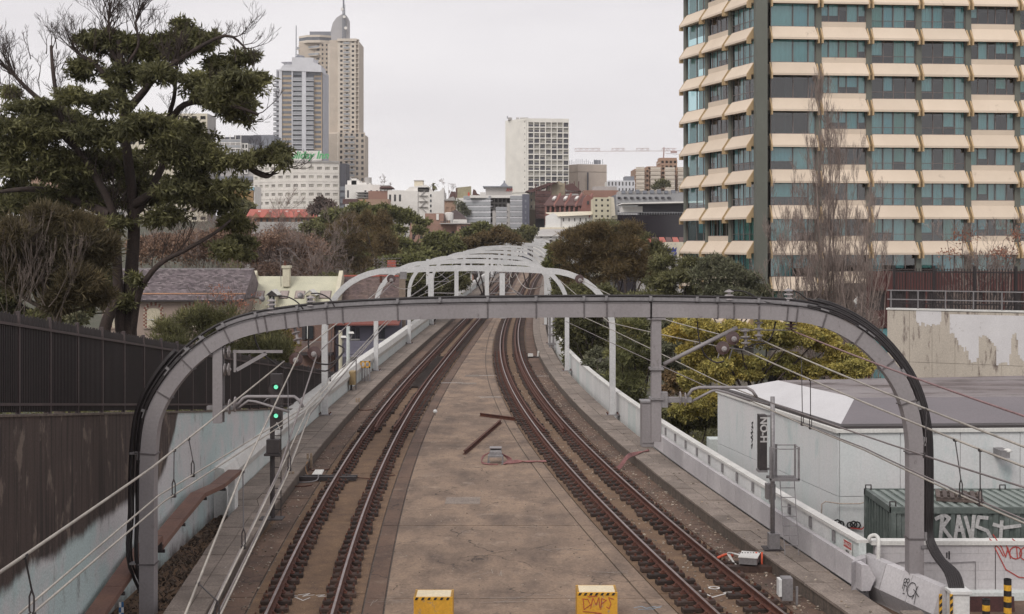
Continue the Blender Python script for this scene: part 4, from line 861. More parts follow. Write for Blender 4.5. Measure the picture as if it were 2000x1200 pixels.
MB().box(c.x-.16,c.x+.14,c.y-.2,c.y+.5,.65,1.35).obj('case', m_tan, c1); MB().box(c.x-.14,c.x-.05,c.y,c.y+.2,.345,.65).obj('leg', m_dark, c1)
rb = MB(); [rb.box(c.x-.14+.055*k,c.x-.12+.055*k,c.y-.215,c.y-.2,.7,1.3) for k in range(5)]; rb.obj('rib', m_tan, c1)
MB().tube([(c.x+.14,c.y+.3,.34),(c.x+.14,c.y+.3,2.0)], .035, 6).obj('pole', m_steel, c1)
c2_ = thing('terminal_stand', 'open stand of grey tubes under a yellow frame against the left parapet', 'stand'); c = G(716,745,.345)
for k in range(4): MB().box(c.x-.3+.14*k,c.x-.22+.14*k,c.y+.0,c.y+.1,.345,1.1).obj('tube', m_steel, c2_)
fr = MB(); fr.box(c.x-.35,c.x+.2,c.y-.02,c.y+.12,1.1,1.16); fr.box(c.x-.35,c.x+.2,c.y-.02,c.y+.12,1.4,1.46); fr.box(c.x-.35,c.x-.28,c.y-.02,c.y+.12,1.1,1.46); fr.box(c.x+.13,c.x+.2,c.y-.02,c.y+.12,1.1,1.46); fr.box(c.x-.12,c.x-.05,c.y-.02,c.y+.12,1.1,1.46); fr.obj('yellow_frame', m_yellow, c2_)
c3_ = thing('tan_cabinet', 'small tan box on the far left parapet beyond the arches', 'cabinet'); c = G(910,582,.345)
MB().box(XWL(150)+.1,XWL(150)+.6,149.6,150.2,.9,1.9).obj('case', m_tan, c3_)
# relay cabinets on the right beyond the parapet
fc = thing('relay_cabinet', 'tall pale grey cabinet standing outside the right parapet beyond the second arch leg', 'cabinet'); Yc = 92
MB().box(PX(1110,Yc),PX(1136,Yc),Yc,Yc+2.5,-5,PZ(617,Yc)).obj('cabinet_body', m_white, fc)
for k in range(4): MB().box(PX(1112+6*k,Yc),PX(1112+6*k,Yc)+.03,Yc-.03,Yc,PZ(750,Yc),PZ(620,Yc)).obj('seam', m_steel, fc)
MB().box(PX(1112,Yc),PX(1117,Yc),Yc-.05,Yc,PZ(632,Yc),PZ(625,Yc)).obj('notice', m_steel, fc)
gs = thing('signal_frame', 'grey steel signal frame of posts and boxes on the right walkway beyond the arch', 'signal'); Yc = 97
for a in (1074,1081,1090): MB().box(PX(a-2,Yc),PX(a+2,Yc),Yc,Yc+.15,.35,PZ(620,Yc)+.6).obj('post', m_steel, gs)
for b in (636,652,670): MB().box(PX(1070,Yc),PX(1096,Yc),Yc-.05,Yc+.2,PZ(b+4,Yc),PZ(b,Yc)).obj('cross_box', m_steel, gs)
MB().box(PX(1086,Yc),PX(1104,Yc),Yc,Yc+.6,PZ(650,Yc),PZ(641,Yc)).obj('platform', m_steel, gs)
fl_ = thing('floodlight', 'small round white floodlight glowing beside the tall cabinet', 'lamp'); 
MB().lathe(W(1143,645,91), (0,0,1), [(0,.06),(.1,.22),(.2,.24),(.26,.1)], 12).obj('lamp_head', m_cap, fl_, smooth=True); MB().tube([W(1143,640,91), W(1136,636,91.5)], .03, 6).obj('arm', m_steel, fl_)
# loose scraps, leaves and gravel strewn on the bed
mb = MB()
for _ in range(3600):
    y = 24+60*random.random()**1.7; t = random.random()
    if t < .5: x = random.uniform(XR(y)+1.1, KR(y)+ (.9 if random.random() < .25 else 0))
    elif t < .7: x = random.gauss(XR(y), .35)
    elif t < .85: x = random.uniform(KL(y)+.05, XL(y)-1.2)
    else: x = random.uniform(JL(y), JR(y))
    s = random.uniform(.008,.03)*(1 if t < .85 else .7); z = .004+(.345 if (x > KR(y)+.05) else 0)+.5*s
    a = random.random()*6.28; u_ = Vector((math.cos(a), math.sin(a), random.uniform(-.2,.2))); v_ = Vector((-math.sin(a), math.cos(a), 0)); mb.obox((x,y,z), u_, v_, (0,0,1), -s,s,-s*.7,s*.7,-s*.4,s*.4)
stuff(tag(mb.obj('grit_and_leaves', M('grit', (.20,.145,.10), (.40,.36,.31), sc=5, island=.65, rough=1)), 'grit, scraps and dry leaves strewn over the slabs and track bed', 'debris'))
for (a, b, s_, l_) in ((1010,1170,.9,'broad scuffs of white between the two yellow blocks'),(925,1120,.7,'faint white scuff on the slab above the left yellow block'),(760,1178,.5,'white scratches left of the left yellow block'),(1090,1075,.6,'small pale scratches in the middle of the slab'),(1190,1120,.5,'pale scratches near the right slab joint'),(905,1040,.4,'tiny pale scratches left of centre on the slab')):
    rr2 = random.Random(a); chalk([[(rr2.uniform(-1,1), rr2.uniform(-.5,.5)), (rr2.uniform(-1,1), rr2.uniform(-.5,.5))] if q % 3 == 0 else (lambda x, y: [(x,y),(x+rr2.uniform(.02,.14),y+rr2.uniform(-.04,.04))])(rr2.uniform(-1,1), rr2.uniform(-.5,.5)) for q in range(16)], a, b, s_, l_, .012, M('faint_scuff', (.36,.31,.27), rough=.9))
# ============================================================ right foreground: block wall, container, substation
BY = 30.6
bwl = thing('block_wall', 'low grey painted block wall with a red graffiti tag behind the bollards', 'wall')
m_blk = M('grey_painted_blockwork', (.50,.475,.48), (.45,.43,.44), sc=1.5, fine=.07, c3=(.27,.25,.25), t3=.68, sc3=3, rough=.8)
blk = MB().box(-.195,.195,0,.14,-.0955,.0955).mesh('block', m_blk)
MB().box(8.35,14.6,BY+.006,BY+.19,-1.2,1.20).obj('mortar', M('mortar_grey',(.42,.40,.40)), bwl)
r = 0; z = 1.10
while z > -.4:
    x = 8.55+(.2 if r % 2 else 0)
    while x < 14.5: link('block', blk, bwl, (x, BY+random.uniform(-.001,.002), z)); x += .395
    z -= .196; r += 1
MB().box(8.25,14.65,BY-.05,BY+.25,1.205,1.30).obj('coping', m_cap, bwl)
MB().box(PX(1944,BY)-.008,PX(1944,BY)+.008,BY-.006,BY+.0,.1,1.2).obj('movement_joint', m_dark, bwl)
g_ = MB(); strokes(g_, [[(-.42,.5),(-.2,.28),(-.1,.1)],[(-.34,.6),(-.14,.3),(-.05,.08),(0,.3),(.06,.05)],circ(.18,.18,.14,12),[(.2,.3),(.22,.05)],circ(.42,.16,.15,12),[(-.3,.3),(-.05,-.2),(.25,-.38),(.7,-.42)],[(.1,.5),(.2,.42)],[(-.05,.42),(.0,.2)]], (PX(1968,BY),BY-.008,PZ(1095,BY)), (1,0,0), (0,0,1), .025, (0,-1,0)); g_.obj('graffiti', m_red_p, bwl, fixn=False)
g_ = MB(); strokes(g_, [[(0,.06),(0,-.05)],[(.05,.09),(.05,-.08)],[(.055,.09),(.055,-.08)]], (PX(1849,BY),BY-.008,PZ(1085,BY)), (1,0,0), (0,0,1), .03, (0,-1,0)); g_.obj('graffiti', m_blk_p, bwl, fixn=False)
MB().tube([W(1728,1098,BY-.03),W(1745,1102,BY-.03),W(1760,1098,BY-.03),W(1850,1100,BY-.03),W(1905,1097,BY-.03),W(1905,1165,BY-.03)], .011, 5).obj('conduit', m_steel, bwl)
struct(MB().box(8.2,15,24,BY+.3,-1.3,-.0).obj('yard_slab', m_bed))
MB().box(9.6,14.6,BY-.30,BY-.01,-.02,.18).obj('wall_footing', m_pale, bwl)
for a, b, t_, lab in ((1926,1170,34,'shorter bollard with yellow and black bands, left of the taller one'),(1968,1131,15,'taller bollard with yellow and black bands near the photo edge')):
    Y = 27.6 if a == 1926 else 28.2; ro = thing('bollard', lab, 'bollard', 'striped bollards by the block wall'); x = PX(a,Y); zt = PZ(b,Y); rr = 7.5/F*Y
    k = 0; z = zt
    MB().lathe((x,Y,zt-.02), (0,0,1), [(0,rr),(.015,rr),(.02,rr*.8)], 14).obj('cap', m_hblack, ro)
    while z > -.1:
        MB().lathe((x,Y,z-.12), (0,0,1), [(0,rr),(.12,rr)], 14).obj('band', m_hblack if k % 2 == 0 else m_hyel, ro); z -= .12; k += 1
sh = tag(MB().obox((PX(1895,29.4),29.4,-.05), (1,0,0), (0,.1,1), (0,-1,.1), 0,.98,0,.38,0,.01).obj('steel_sheet', M('oxide_sheet',(.075,.028,.025),(.05,.02,.02),sc=2)), 'dark oxide red sheet leaning behind the bollards', 'sheet')
cbk = tag(MB().box(8.15,8.6,27.3,28.0,-.2,.42).obj('concrete_block', m_lid), 'rough concrete block under the graffitied barrier at the bottom edge', 'block')
tr = thing('cable_trench', 'open trench of black cables and litter at the lower right corner', 'trench')
for k in range(5): MB().tube(smooth_path([Vector((7.2+.06*k,29.3,.1)),Vector((7.4+.09*k,28.6,.05+.02*k)),Vector((7.8+.07*k,27.9,.04)),Vector((8.1+.05*k,26.9,.02))],5), .03, 6).obj('cable', m_black if k != 2 else m_steel, tr, smooth=True)
# white pipe bend and danger notice on the parapet end
wp = thing('conduit_pipe', 'white bent conduit pipe looping over the end of the right parapet', 'pipe')
MB().tube(smooth_path([W(1697,1054,30.5),W(1700,1048,30.5),W(1710,1046,30.5),W(1716,1054,30.3),W(1716,1070,30.2),W(1715,1098,30.2)],5), .045, 8).obj('pipe', m_cap, wp, smooth=True)
dn = thing('danger_notice', 'small red and white danger notice on the right parapet end', 'sign'); yv = 31.2; t_ = tang(XWR, yv); o = Vector((XWR(yv)-.03, yv, 0)); nv = Vector((-t_.y, t_.x, 0)); uu = -t_
o = o+nv*.012
MB().obox(o, uu, (0,0,1), nv, -.26,.26,.72,1.17,0,.008).obj('plate', m_cap, dn); MB().obox(o, uu, (0,0,1), nv, -.24,.24,.99,1.15,.008,.011).obj('red_panel', m_red_p, dn)
text_obj('lettering', 'DANGER', .12, m_wht_p, dn, o+nv*.013+Vector((0,0,1.07)), uu, (0,0,1), .0, .002); text_obj('lettering', 'HIGH\nVOLTAGE', .085, m_blk_p, dn, o+nv*.013+Vector((0,0,.87)), uu, (0,0,1), .0, .002)
# container
ct = thing('shipping_container', 'green shipping container with large pale letters sprayed on its side', 'container')
m_con = M('container_green', (.11,.13,.12), (.075,.095,.087), sc=1, c3=(.15,.17,.16), t3=.52, sc3=1.2, fine=.12, rough=.5)
m_conr = M('container_roof_green', (.22,.25,.23), (.17,.20,.185), sc=1, fine=.12, rough=.6)
cx0, cx1, cy0, cy1, cz = PX(1742,32.0), 18.0, 32.0, 34.4, 1.78
MB().box(cx0+.05,cx1,cy0+.05,cy1-.05,-1.2,cz-.03).obj('body', m_con, ct)
mb = MB(); x = cx0+.12
while x < cx1: mb.hexa([(x,cy0-.0,-1.1),(x+.1,cy0,-1.1),(x+.14,cy0+.05,-1.1),(x-.04,cy0+.05,-1.1),(x,cy0,cz-.14),(x+.1,cy0,cz-.14),(x+.14,cy0+.05,cz-.14),(x-.04,cy0+.05,cz-.14)]); x += .26
mb.obj('side_corrugation', m_con, ct)
mb = MB(); y = cy0+.12
while y < cy1-.1: mb.box(cx0,cx0+.05,y,y+.12,-1.1,cz-.14); y += .26
mb.obj('end_corrugation', m_con, ct)
mb = MB(); x = cx0+.1
while x < cx1: mb.box(x,x+.12,cy0+.1,cy1-.1,cz-.03,cz); x += .24
mb.obj('roof_corrugation', m_conr, ct)
fr = MB(); fr.box(cx0-.02,cx1,cy0-.03,cy0+.06,cz-.14,cz+.01); fr.box(cx0-.02,cx1,cy1-.06,cy1+.03,cz-.14,cz+.01); fr.box(cx0-.03,cx0+.07,cy0-.03,cy1+.03,cz-.14,cz+.012); fr.box(cx0-.03,cx0+.09,cy0-.035,cy0+.09,-1.2,cz+.015); fr.box(cx0-.03,cx0+.09,cy1-.09,cy1+.035,-1.2,cz+.015); fr.obj('frame', m_con, ct)
for x, y in ((cx0+.05,cy0+.1),(cx0+.05,cy1-.1),(PX(1958,34.3),34.3)): MB().tube([(x-.07,y,cz),(x-.07,y,cz+.12),(x+.07,y,cz+.12),(x+.07,y,cz)], .02, 6).obj('lifting_lug', m_dark, ct)
x0 = PX(1828,32); sc_ = .70; g_ = MB(); o = Vector((x0, cy0-.004, 1.30))
strokes(g_, [[(.15,-.72),(.24,.55),(.05,.45)],[(0,.42),(.3,.62),(.5,.45),(.25,.02),(.62,-.6)],[(.72,-.62),(.86,.55),(1.10,-.6)],[(.76,-.12),(1.04,-.12)],[(1.12,.5),(1.36,-.6),(1.44,.55)],[(1.95,.46),(1.62,.5),(1.55,.05),(1.95,-.15),(2.1,-.5),(1.75,-.62),(1.45,-.55)],[(2.2,.15),(2.6,.0),(3.2,.1)],[(2.5,.3),(2.45,-.6)]], o, (sc_*.9,0,0), (0,0,sc_*.72), .085, (0,-1,0)); g_.obj('graffiti', m_grn_p, ct, fixn=False)
g_ = MB(); strokes(g_, [[(0,.12),(0,-.2)],[(.25,.0),(.25,-.2)]], (PX(1754,31.9),31.9+.08,.35), (1,0,0), (0,0,1), .03, (0,-1,0)); g_.obj('paint_drip', m_hyel, ct, fixn=False)
# pallet
pa = thing('pallet', 'weathered wooden pallet lying on the container roof', 'pallet'); m_pal = M('grey_pallet_wood', (.12,.09,.08), (.07,.055,.05), sc=5, rnd=.25, rough=.95)
pc = Vector((PX(1873,33.1),33.1,cz+.005)); pu = Vector((.96,-.28,0)); pv = Vector((.28,.96,0))
for k in range(3): MB().obox(pc, pu, pv, (0,0,1), -.55,.55,-.5+.45*k,-.40+.45*k,0,.09).obj('bearer', m_pal, pa)
for k in range(7): MB().obox(pc, pu, pv, (0,0,1), -.55+.165*k,-.55+.165*k+.10,-.52,.52,.09,.112).obj('slat', m_pal, pa)
for k in range(3): MB().obox(pc, pu, pv, (0,0,1), -.55+.45*k,-.40+.45*k,-.52,.52,-.0,.018).obj('slat', m_pal, pa)
# substation
sb = thing('substation_building', 'windowless pale panelled building with a low grey hipped roof on the right', 'building')
C0 = Vector((9.1,37.0,0)); C1 = Vector((7.26,46.7,0)); C2 = Vector((21,37.6,0)); C3 = Vector((19.5,49,0)); zt = PZ(845,37)
m_sub = M('substation_paint', (.62,.605,.61), (.55,.58,.58), sc=.7, c3=(.46,.52,.52), t3=.56, sc3=1.1, stretch=(1,1,.35), fine=.07, rough=.7)
def panels(A, B, z0, z1, n, name, mat, parent, th=.05, rows=(0,1), gap=.008):
    u = (B-A); L_ = u.length; u = u.normalized(); nrm = Vector((u.y,-u.x,0))
    for k in range(n):
        for j in range(len(rows)-1):
            a0, a1 = L_*k/n+gap, L_*(k+1)/n-gap; b0, b1 = z0+(z1-z0)*rows[j]+gap, z0+(z1-z0)*rows[j+1]-gap
            MB().obox(A, u, (0,0,1), nrm, a0,a1,b0,b1,0,th).obj(name, mat, parent)
core = MB(); core.poly([C0+Vector((0,0,-1.8)),C2+Vector((0,0,-1.8)),C3+Vector((0,0,-1.8)),C1+Vector((0,0,-1.8))],(0,0,zt+1.78)); core.obj('core', m_steel, sb)
panels(C1, C0, -1.8, zt, 8, 'wall_panel', m_sub, sb, rows=(0,.62,1)); panels(C0, C2, -1.8, zt, 7, 'wall_panel', m_sub, sb, rows=(0,.62,1))
e0,e1,e2,e3 = [Vector((v.x,v.y,zt)) for v in (C0+Vector((-.12,-.12,0)),C1+Vector((-.12,.1,0)),C3,C2+Vector((0,-.12,0)))]
MB().poly([e0,e3,e2,e1], (0,0,.10)).obj('eaves', m_cap, sb); 
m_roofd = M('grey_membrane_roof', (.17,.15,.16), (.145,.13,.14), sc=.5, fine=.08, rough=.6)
m_rooft = M('stained_flat_roof', (.24,.215,.22), (.13,.10,.10), sc=.45, stretch=(.4,1.2,1), c3=(.055,.038,.036), t3=.50, sc3=.9, fine=.15, rough=.5)
b0,b1,b2,b3 = [v+Vector((dx,dy,.10)) for v, dx, dy in ((e0,.15,.3),(e1,.2,-.3),(e2,-.3,-.3),(e3,0,.3))]
zr = 1.02; t0 = Vector((PX(1680,40.2),40.2,PZ(779,40.2))); t1 = Vector((PX(1513,49),46.0,t0.z)); t1.x = 9.55; t2 = Vector((18.5,46.3,t0.z)); t3 = Vector((20,40.4,t0.z))
zr = b0.z+.56; t0 = Vector((10.2,39.6,zr)); t1 = Vector((8.9,44.5,zr)); t2 = Vector((18.6,46.2,zr)); t3 = Vector((20,40.0,zr))
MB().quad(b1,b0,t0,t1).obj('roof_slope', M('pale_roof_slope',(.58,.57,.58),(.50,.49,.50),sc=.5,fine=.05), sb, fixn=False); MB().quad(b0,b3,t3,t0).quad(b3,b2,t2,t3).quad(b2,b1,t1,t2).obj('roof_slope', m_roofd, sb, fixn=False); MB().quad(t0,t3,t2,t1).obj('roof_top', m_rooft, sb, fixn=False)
MB().poly([e0+Vector((.1,.1,.10)),e3+Vector((0,.1,.10)),e2+Vector((-.1,-.1,.1)),e1+Vector((.1,-.1,.1))],(0,0,.07)).obj('gutter', m_dark, sb)
g_ = MB(); strokes(g_, [circ(-.02,.3,.07,12),[(-.25,.05),(-.1,.12),(-.2,-.05),(-.08,-.05)],[(-.05,.1),(-.05,-.08),(.05,-.08)],[(.1,-.08),(.1,.12),(.2,-.08),(.2,.12)],[(-.9,-.05),(-.6,-.08),(-.45,.05),(-.35,.05)],[(-.3,-.14),(.25,-.14),(-.1,-.2),(.2,-.25),(.0,-.32)]], (PX(1725,36.9),36.90,PZ(1028,36.9)), (1,0,0), (0,.05,1), .035, (0,-1,0)); g_.obj('graffiti', m_red_p, sb, fixn=False)
g_ = MB(); strokes(g_, [circ(0,0,.08,8),circ(.1,.02,.09,8),circ(.2,.0,.09,8),circ(-.35,.05,.1,8),circ(-.25,.03,.08,8)], (PX(1660,36.9),36.90,PZ(1026,36.9)), (1,0,0), (0,0,1), .04, (0,-1,0)); g_.obj('graffiti', m_blk_p, sb, fixn=False)
g_ = MB(); strokes(g_, [[(0,.0),(.1,.12),(-.06,.14),(.08,.22),(-.05,.3),(.1,.34),(0,.42)],[(.0,.5),(.12,.48),(.02,.62),(.12,.66)],[(-.02,-.12),(.08,-.05),(.0,-.2)]], C1.lerp(C0,.335)+Vector((-.055,-.01,1.62)), (C0-C1).normalized(), (0,0,1), .05, Vector(((C0-C1).normalized().y,-(C0-C1).normalized().x,0))); g_.obj('graffiti', m_blk_p, sb, fixn=False)
lt_ = thing('wall_light', 'small floodlight bracketed on the building wall above the container', 'lamp'); MB().box(PX(1944,37),PX(1962,37),36.6,37.2,PZ(890,37),PZ(876,37)).obj('bracket', m_steel, lt_); MB().lathe(W(1968,885,36.7), (0,0,1), [(0,.05),(.04,.13),(.09,.10),(.12,.04)], 12).obj('lamp_head', m_cap, lt_, smooth=True)
pipe([(1604,1010),(1605,985),(1612,980),(1640,984),(1680,984),(1700,978),(1742,960)], .018, 'hose', M('pale_hose',(.45,.38,.33)), sb, Y=36.8)
MB().box(PX(1384,48.5),PX(1406,48.5),48.3,49,-3,PZ(857,48.5)).obj('side_wall', m_pale, sb)
# ============================================================ right high concrete wall
hw = thing('concrete_wall', 'high streaked concrete wall with patches of pale paint at the right edge', 'wall')
m_cw = M('streaked_concrete', (.50,.445,.38), (.40,.35,.30), sc=.5, stretch=(1,1,.22), c3=(.16,.125,.11), t3=.54, sc3=2.2, fine=.14, bump=.3)
m_cwp = M('pale_wall_patch', (.62,.60,.61), (.56,.54,.55), sc=.8, c3=(.30,.26,.24), t3=.62, sc3=1.5, fine=.06)
HA = Vector((PX(1733,74),74,0)); HB = Vector((33.5,68,0)); hu = (HB-HA); HL = hu.length; hu = hu.normalized(); hn = Vector((hu.y,-hu.x,0)); zt_ = PZ(605,74)
MB().obox(HA, hu, (0,0,1), hn, 0,HL,-6,zt_,-.6,-.01).obj('core', m_cw, hw)
xk = 0; cols_ = 0
while xk < HL-1:
    for j, (z0, z1) in enumerate(((-5.9,-3.5),(-3.5,-1.1),(-1.1,1.5),(1.5,zt_-.02))):
        MB().obox(HA, hu, (0,0,1), hn, xk+.01,xk+1.19,z0+.01,z1-.01,-.01,.03).obj('formed_panel', m_cw, hw)
    xk += 1.2
MB().obox(HA, hu, (0,0,1), hn, -.05,HL,zt_,zt_+.08,-.65,.08).obj('coping', m_cap, hw)
pt = MB(); pu_ = lambda pxx: (PX(pxx,73)-HA.x)/hu.x
zof = lambda y_: PZ(y_,73)
def ragged(a, b, top, bots):
    x = pu_(a); x1_ = min(pu_(b), HL); k = 0; zc_ = None
    while x < x1_:
        w1 = random.uniform(.05,.13); t = (x-pu_(a))/(pu_(b)-pu_(a)); yb_ = float(np.interp(t, [q[0] for q in bots], [q[1] for q in bots]))+random.gauss(0,2.2)+(random.random() < .1)*random.uniform(0,7)
        pt.obox(HA, hu, (0,0,1), hn, x, min(x+w1,x1_), zof(yb_), zof(top), .03, .036); x += w1
ragged(1793,1836,607,[(0,630),(.2,636),(.8,634),(1,625)])
ragged(1850,2120,613,[(0,650),(.04,652),(.05,672),(.10,680),(.12,702),(.17,700),(.175,655),(.20,650),(.27,668),(.28,706),(.36,704),(.37,660),(.40,645),(.42,690),(.45,706),(1,705)])
pt.obj('paint_patch', m_cwp, hw)
hr = thing('handrail', 'two-bar grey pipe handrail along the top of the high concrete wall', 'railing')
for h in (.5, 1.0): MB().bar(HA+Vector((0,0,zt_+.08+h)), HB+Vector((0,0,zt_+.08+h)), .06).obj('rail', m_steel, hr)
for k in range(12): p = HA+hu*(k*1.45+.2); MB().bar(p+Vector((0,0,zt_)), p+Vector((0,0,zt_+1.06)), .06).obj('post', m_steel, hr)
bf = thing('steel_fence', 'black vertical bar fence behind the handrail on the high concrete wall', 'fence'); bo = HA-hn*.5+Vector((.3,0,0))
for k in range(9): p = bo+hu*(k*1.52*1.4); MB().bar(p+Vector((0,0,zt_)), p+Vector((0,0,zt_+2.45)), .13).obj('post', m_fence, bf)
for h in (.35, 2.1): MB().bar(bo+Vector((0,0,zt_+h)), bo+hu*HL+Vector((0,0,zt_+h)), .05,.07).obj('rail', m_fence, bf)
mb = MB(); k = 0
while k < HL: p = bo+hu*k; mb.bar(p+Vector((0,0,zt_+.05)), p+Vector((0,0,zt_+2.3)), .042); k += .15
stuff(mb.obj('pickets', m_fence, bf))
# ============================================================ apartment tower
AB = thing('apartment_tower', 'tall cream and teal apartment tower with sloped sun hoods on every floor', 'building')
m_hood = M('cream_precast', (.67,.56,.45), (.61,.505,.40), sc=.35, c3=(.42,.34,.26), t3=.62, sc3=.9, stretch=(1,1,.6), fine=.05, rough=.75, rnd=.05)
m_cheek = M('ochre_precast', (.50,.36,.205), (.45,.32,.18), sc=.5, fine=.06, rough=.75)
m_pil = M('green_grey_column', (.14,.145,.125), (.115,.12,.10), sc=.6, stretch=(1,1,.3), fine=.1, rough=.7)
m_frame = M('brown_window_frame', (.20,.16,.15), rough=.4, fine=.1)
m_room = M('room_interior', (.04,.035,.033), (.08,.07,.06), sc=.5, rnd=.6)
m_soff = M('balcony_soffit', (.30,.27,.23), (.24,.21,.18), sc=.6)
def glass(name, tint, refl=.10):
    m = bpy.data.materials.new(name); m.use_nodes = True; n = m.node_tree; n.nodes.clear(); L = n.links.new
    o = n.nodes.new('ShaderNodeOutputMaterial'); mx = n.nodes.new('ShaderNodeMixShader'); t = n.nodes.new('ShaderNodeBsdfTransparent'); g = n.nodes.new('ShaderNodeBsdfGlossy'); fr = n.nodes.new('ShaderNodeFresnel'); ad = n.nodes.new('ShaderNodeMath')
    t.inputs[0].default_value = (*tint, 1); g.inputs['Roughness'].default_value = .02; fr.inputs[0].default_value = 1.45; ad.operation = 'ADD'; ad.inputs[1].default_value = refl; L(fr.outputs[0], ad.inputs[0])
    L(ad.outputs[0], mx.inputs[0]); L(t.outputs[0], mx.inputs[1]); L(g.outputs[0], mx.inputs[2]); L(mx.outputs[0], o.inputs[0]); return m
m_gl = glass('teal_tinted_glass', (.52,.80,.82), .10); m_bal = glass('balustrade_glass', (.45,.8,.80), .06)
def curtmat(name, c):
    m = M(name, c, tuple(x*.8 for x in c), sc=2.2, stretch=(9,9,.05), fine=.06, rough=.9); return m
CUR = [curtmat('pale_curtain', (.85,.9,.88)), curtmat('teal_curtain', (.60,.82,.82)), curtmat('green_blind', (.55,.70,.60)), curtmat('blue_curtain', (.68,.85,.9))]
K0 = Vector((20.62,108.5,0)); ur = Vector((math.cos(R(5.0)), math.sin(R(5.0)), 0)); nr = Vector((ur.y,-ur.x,0)); up = Vector((0,0,1))
ul = (Vector((19.95,108.2,0))-Vector((15.75,121,0))).normalized(); nl = Vector((ul.y,-ul.x,0)); KL0 = Vector((15.75,121,0))
FHt = 2.92; zlip = [7.03+FHt*k for k in range(-4, 10)]
BW = 4.22; PW = .46
shared = {}
def win_unit(w_, h_, npan, kind):
    key = (round(w_,2), round(h_,2), npan, kind)
    if key in shared: return shared[key]
    mb = MB(); t = .05; mb.box(0,w_,-.05,.05,0,t); mb.box(0,w_,-.05,.05,h_-t,h_); mb.box(0,t,-.05,.05,t,h_-t); mb.box(w_-t,w_,-.05,.05,t,h_-t)
    cuts = [0]+sorted({4:[.27,.5,.77],5:[.17,.4,.57,.83],3:[.5,.84]}[npan])+[1]
    for c_ in cuts[1:-1]: mb.box(w_*c_-.03,w_*c_+.03,-.05,.05,t,h_-t)
    if kind == 'A': mb.box(t, w_*(.5 if npan == 3 else 1)-t, -.06,-.0, .55,.59)
    fr = mb.mesh('window_frame', m_frame); ps = []
    for i in range(npan):
        a, b = w_*cuts[i]+.04, w_*cuts[i+1]-.04; ps.append((MB().quad((a,-.01,t),(b,-.01,t),(b,-.01,h_-t),(a,-.01,h_-t)).mesh('pane', m_gl), a, b))
    shared[key] = (fr, ps); return shared[key]
cur_sh = {}
def bay(o, u, n, w_, k, zl, kind, seed):
    rr_ = random.Random(seed); rz = math.atan2(u.y, u.x)
    # o: left end of the bay on the wall line at z of the slab (top of the hood below)
    zs = zl+1.12-FHt
    ztop = zl+.02
    band = .42 if kind == 'B' else .0
    if band: MB().obox(o, u, up, n, PW/2,w_-PW/2,zs-.02,zs+band,-.12,.0).obj('sill_band', m_hood, AB)
    z0 = zs+band; h_ = ztop+.10-z0; W_ = w_-PW
    npan = {'A':4,'B':5,'C':3}[kind]
    fr, ps = win_unit(W_, h_, npan, kind)
    p = o+u*(PW/2)-n*.12+up*z0
    wn = link('window', fr, AB, p, rz)
    dark = rr_.random() < .22
    for (me, a, b) in ps:
        link('pane', me, wn)
        r_ = rr_.random()
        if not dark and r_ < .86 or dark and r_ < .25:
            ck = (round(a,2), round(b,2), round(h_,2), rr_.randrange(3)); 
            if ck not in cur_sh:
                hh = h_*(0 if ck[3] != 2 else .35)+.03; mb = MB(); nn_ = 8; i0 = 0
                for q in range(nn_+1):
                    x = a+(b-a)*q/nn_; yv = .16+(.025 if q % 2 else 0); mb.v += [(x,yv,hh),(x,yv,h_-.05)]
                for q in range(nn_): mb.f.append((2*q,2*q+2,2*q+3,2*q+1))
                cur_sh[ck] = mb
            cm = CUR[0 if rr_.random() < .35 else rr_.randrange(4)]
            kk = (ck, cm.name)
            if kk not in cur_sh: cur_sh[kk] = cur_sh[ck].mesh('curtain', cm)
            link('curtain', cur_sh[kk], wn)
    # hood above
    if kind == 'C' or True:
        z1 = zl+1.12; prof = [(0,z1),(.66,zl+.17),(.66,zl),(.54,zl),(.50,zl+.1),(-.1,zl+.1),(-.1,z1)]
        mb = MB(); a0, a1 = .20, w_-.20; m_ = len(prof)
        b0_, b1_ = a0+.10, a1-.10
        for (aa, bb) in ((a0, a0), (a1, a1)):
            for j, (d, z) in enumerate(prof): mb.v.append(tuple(o+u*(aa+(.10 if aa == a0 else -.10)*(1 if d < .3 else 0))+n*d+up*z))
        for j in range(m_): mb.f.append((j, m_+j, m_+(j+1)%m_, (j+1)%m_))
        mb.f.append(tuple(range(m_))); mb.f.append(tuple(range(m_,2*m_))[::-1]); mb.obj('sun_hood', m_hood, AB)
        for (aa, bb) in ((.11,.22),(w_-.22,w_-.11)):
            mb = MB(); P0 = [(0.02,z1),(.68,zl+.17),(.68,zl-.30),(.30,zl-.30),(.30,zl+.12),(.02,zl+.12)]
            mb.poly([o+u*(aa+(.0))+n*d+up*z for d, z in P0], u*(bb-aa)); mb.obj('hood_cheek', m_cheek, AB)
kindsR = ['C','B','A','A','B','A']
for kk, zl in enumerate(zlip):
    for b_ in range(7):
        bay(K0+ur*(.25+BW*b_), ur, nr, BW, b_, zl, (kindsR[b_] if b_ < 6 else 'A') if not (b_ in (2,3) and kk in (4,5,9) and False) else 'B', kk*17+b_*3+1) if zl > -1 else None
LB = 13.1/3
for kk, zl in enumerate(zlip):
    for b_ in range(3):
        if zl > -1: bay(KL0+ul*(LB*b_), ul, nl, LB, b_, zl, ['C','B','A'][b_], kk*31+b_*7+5)
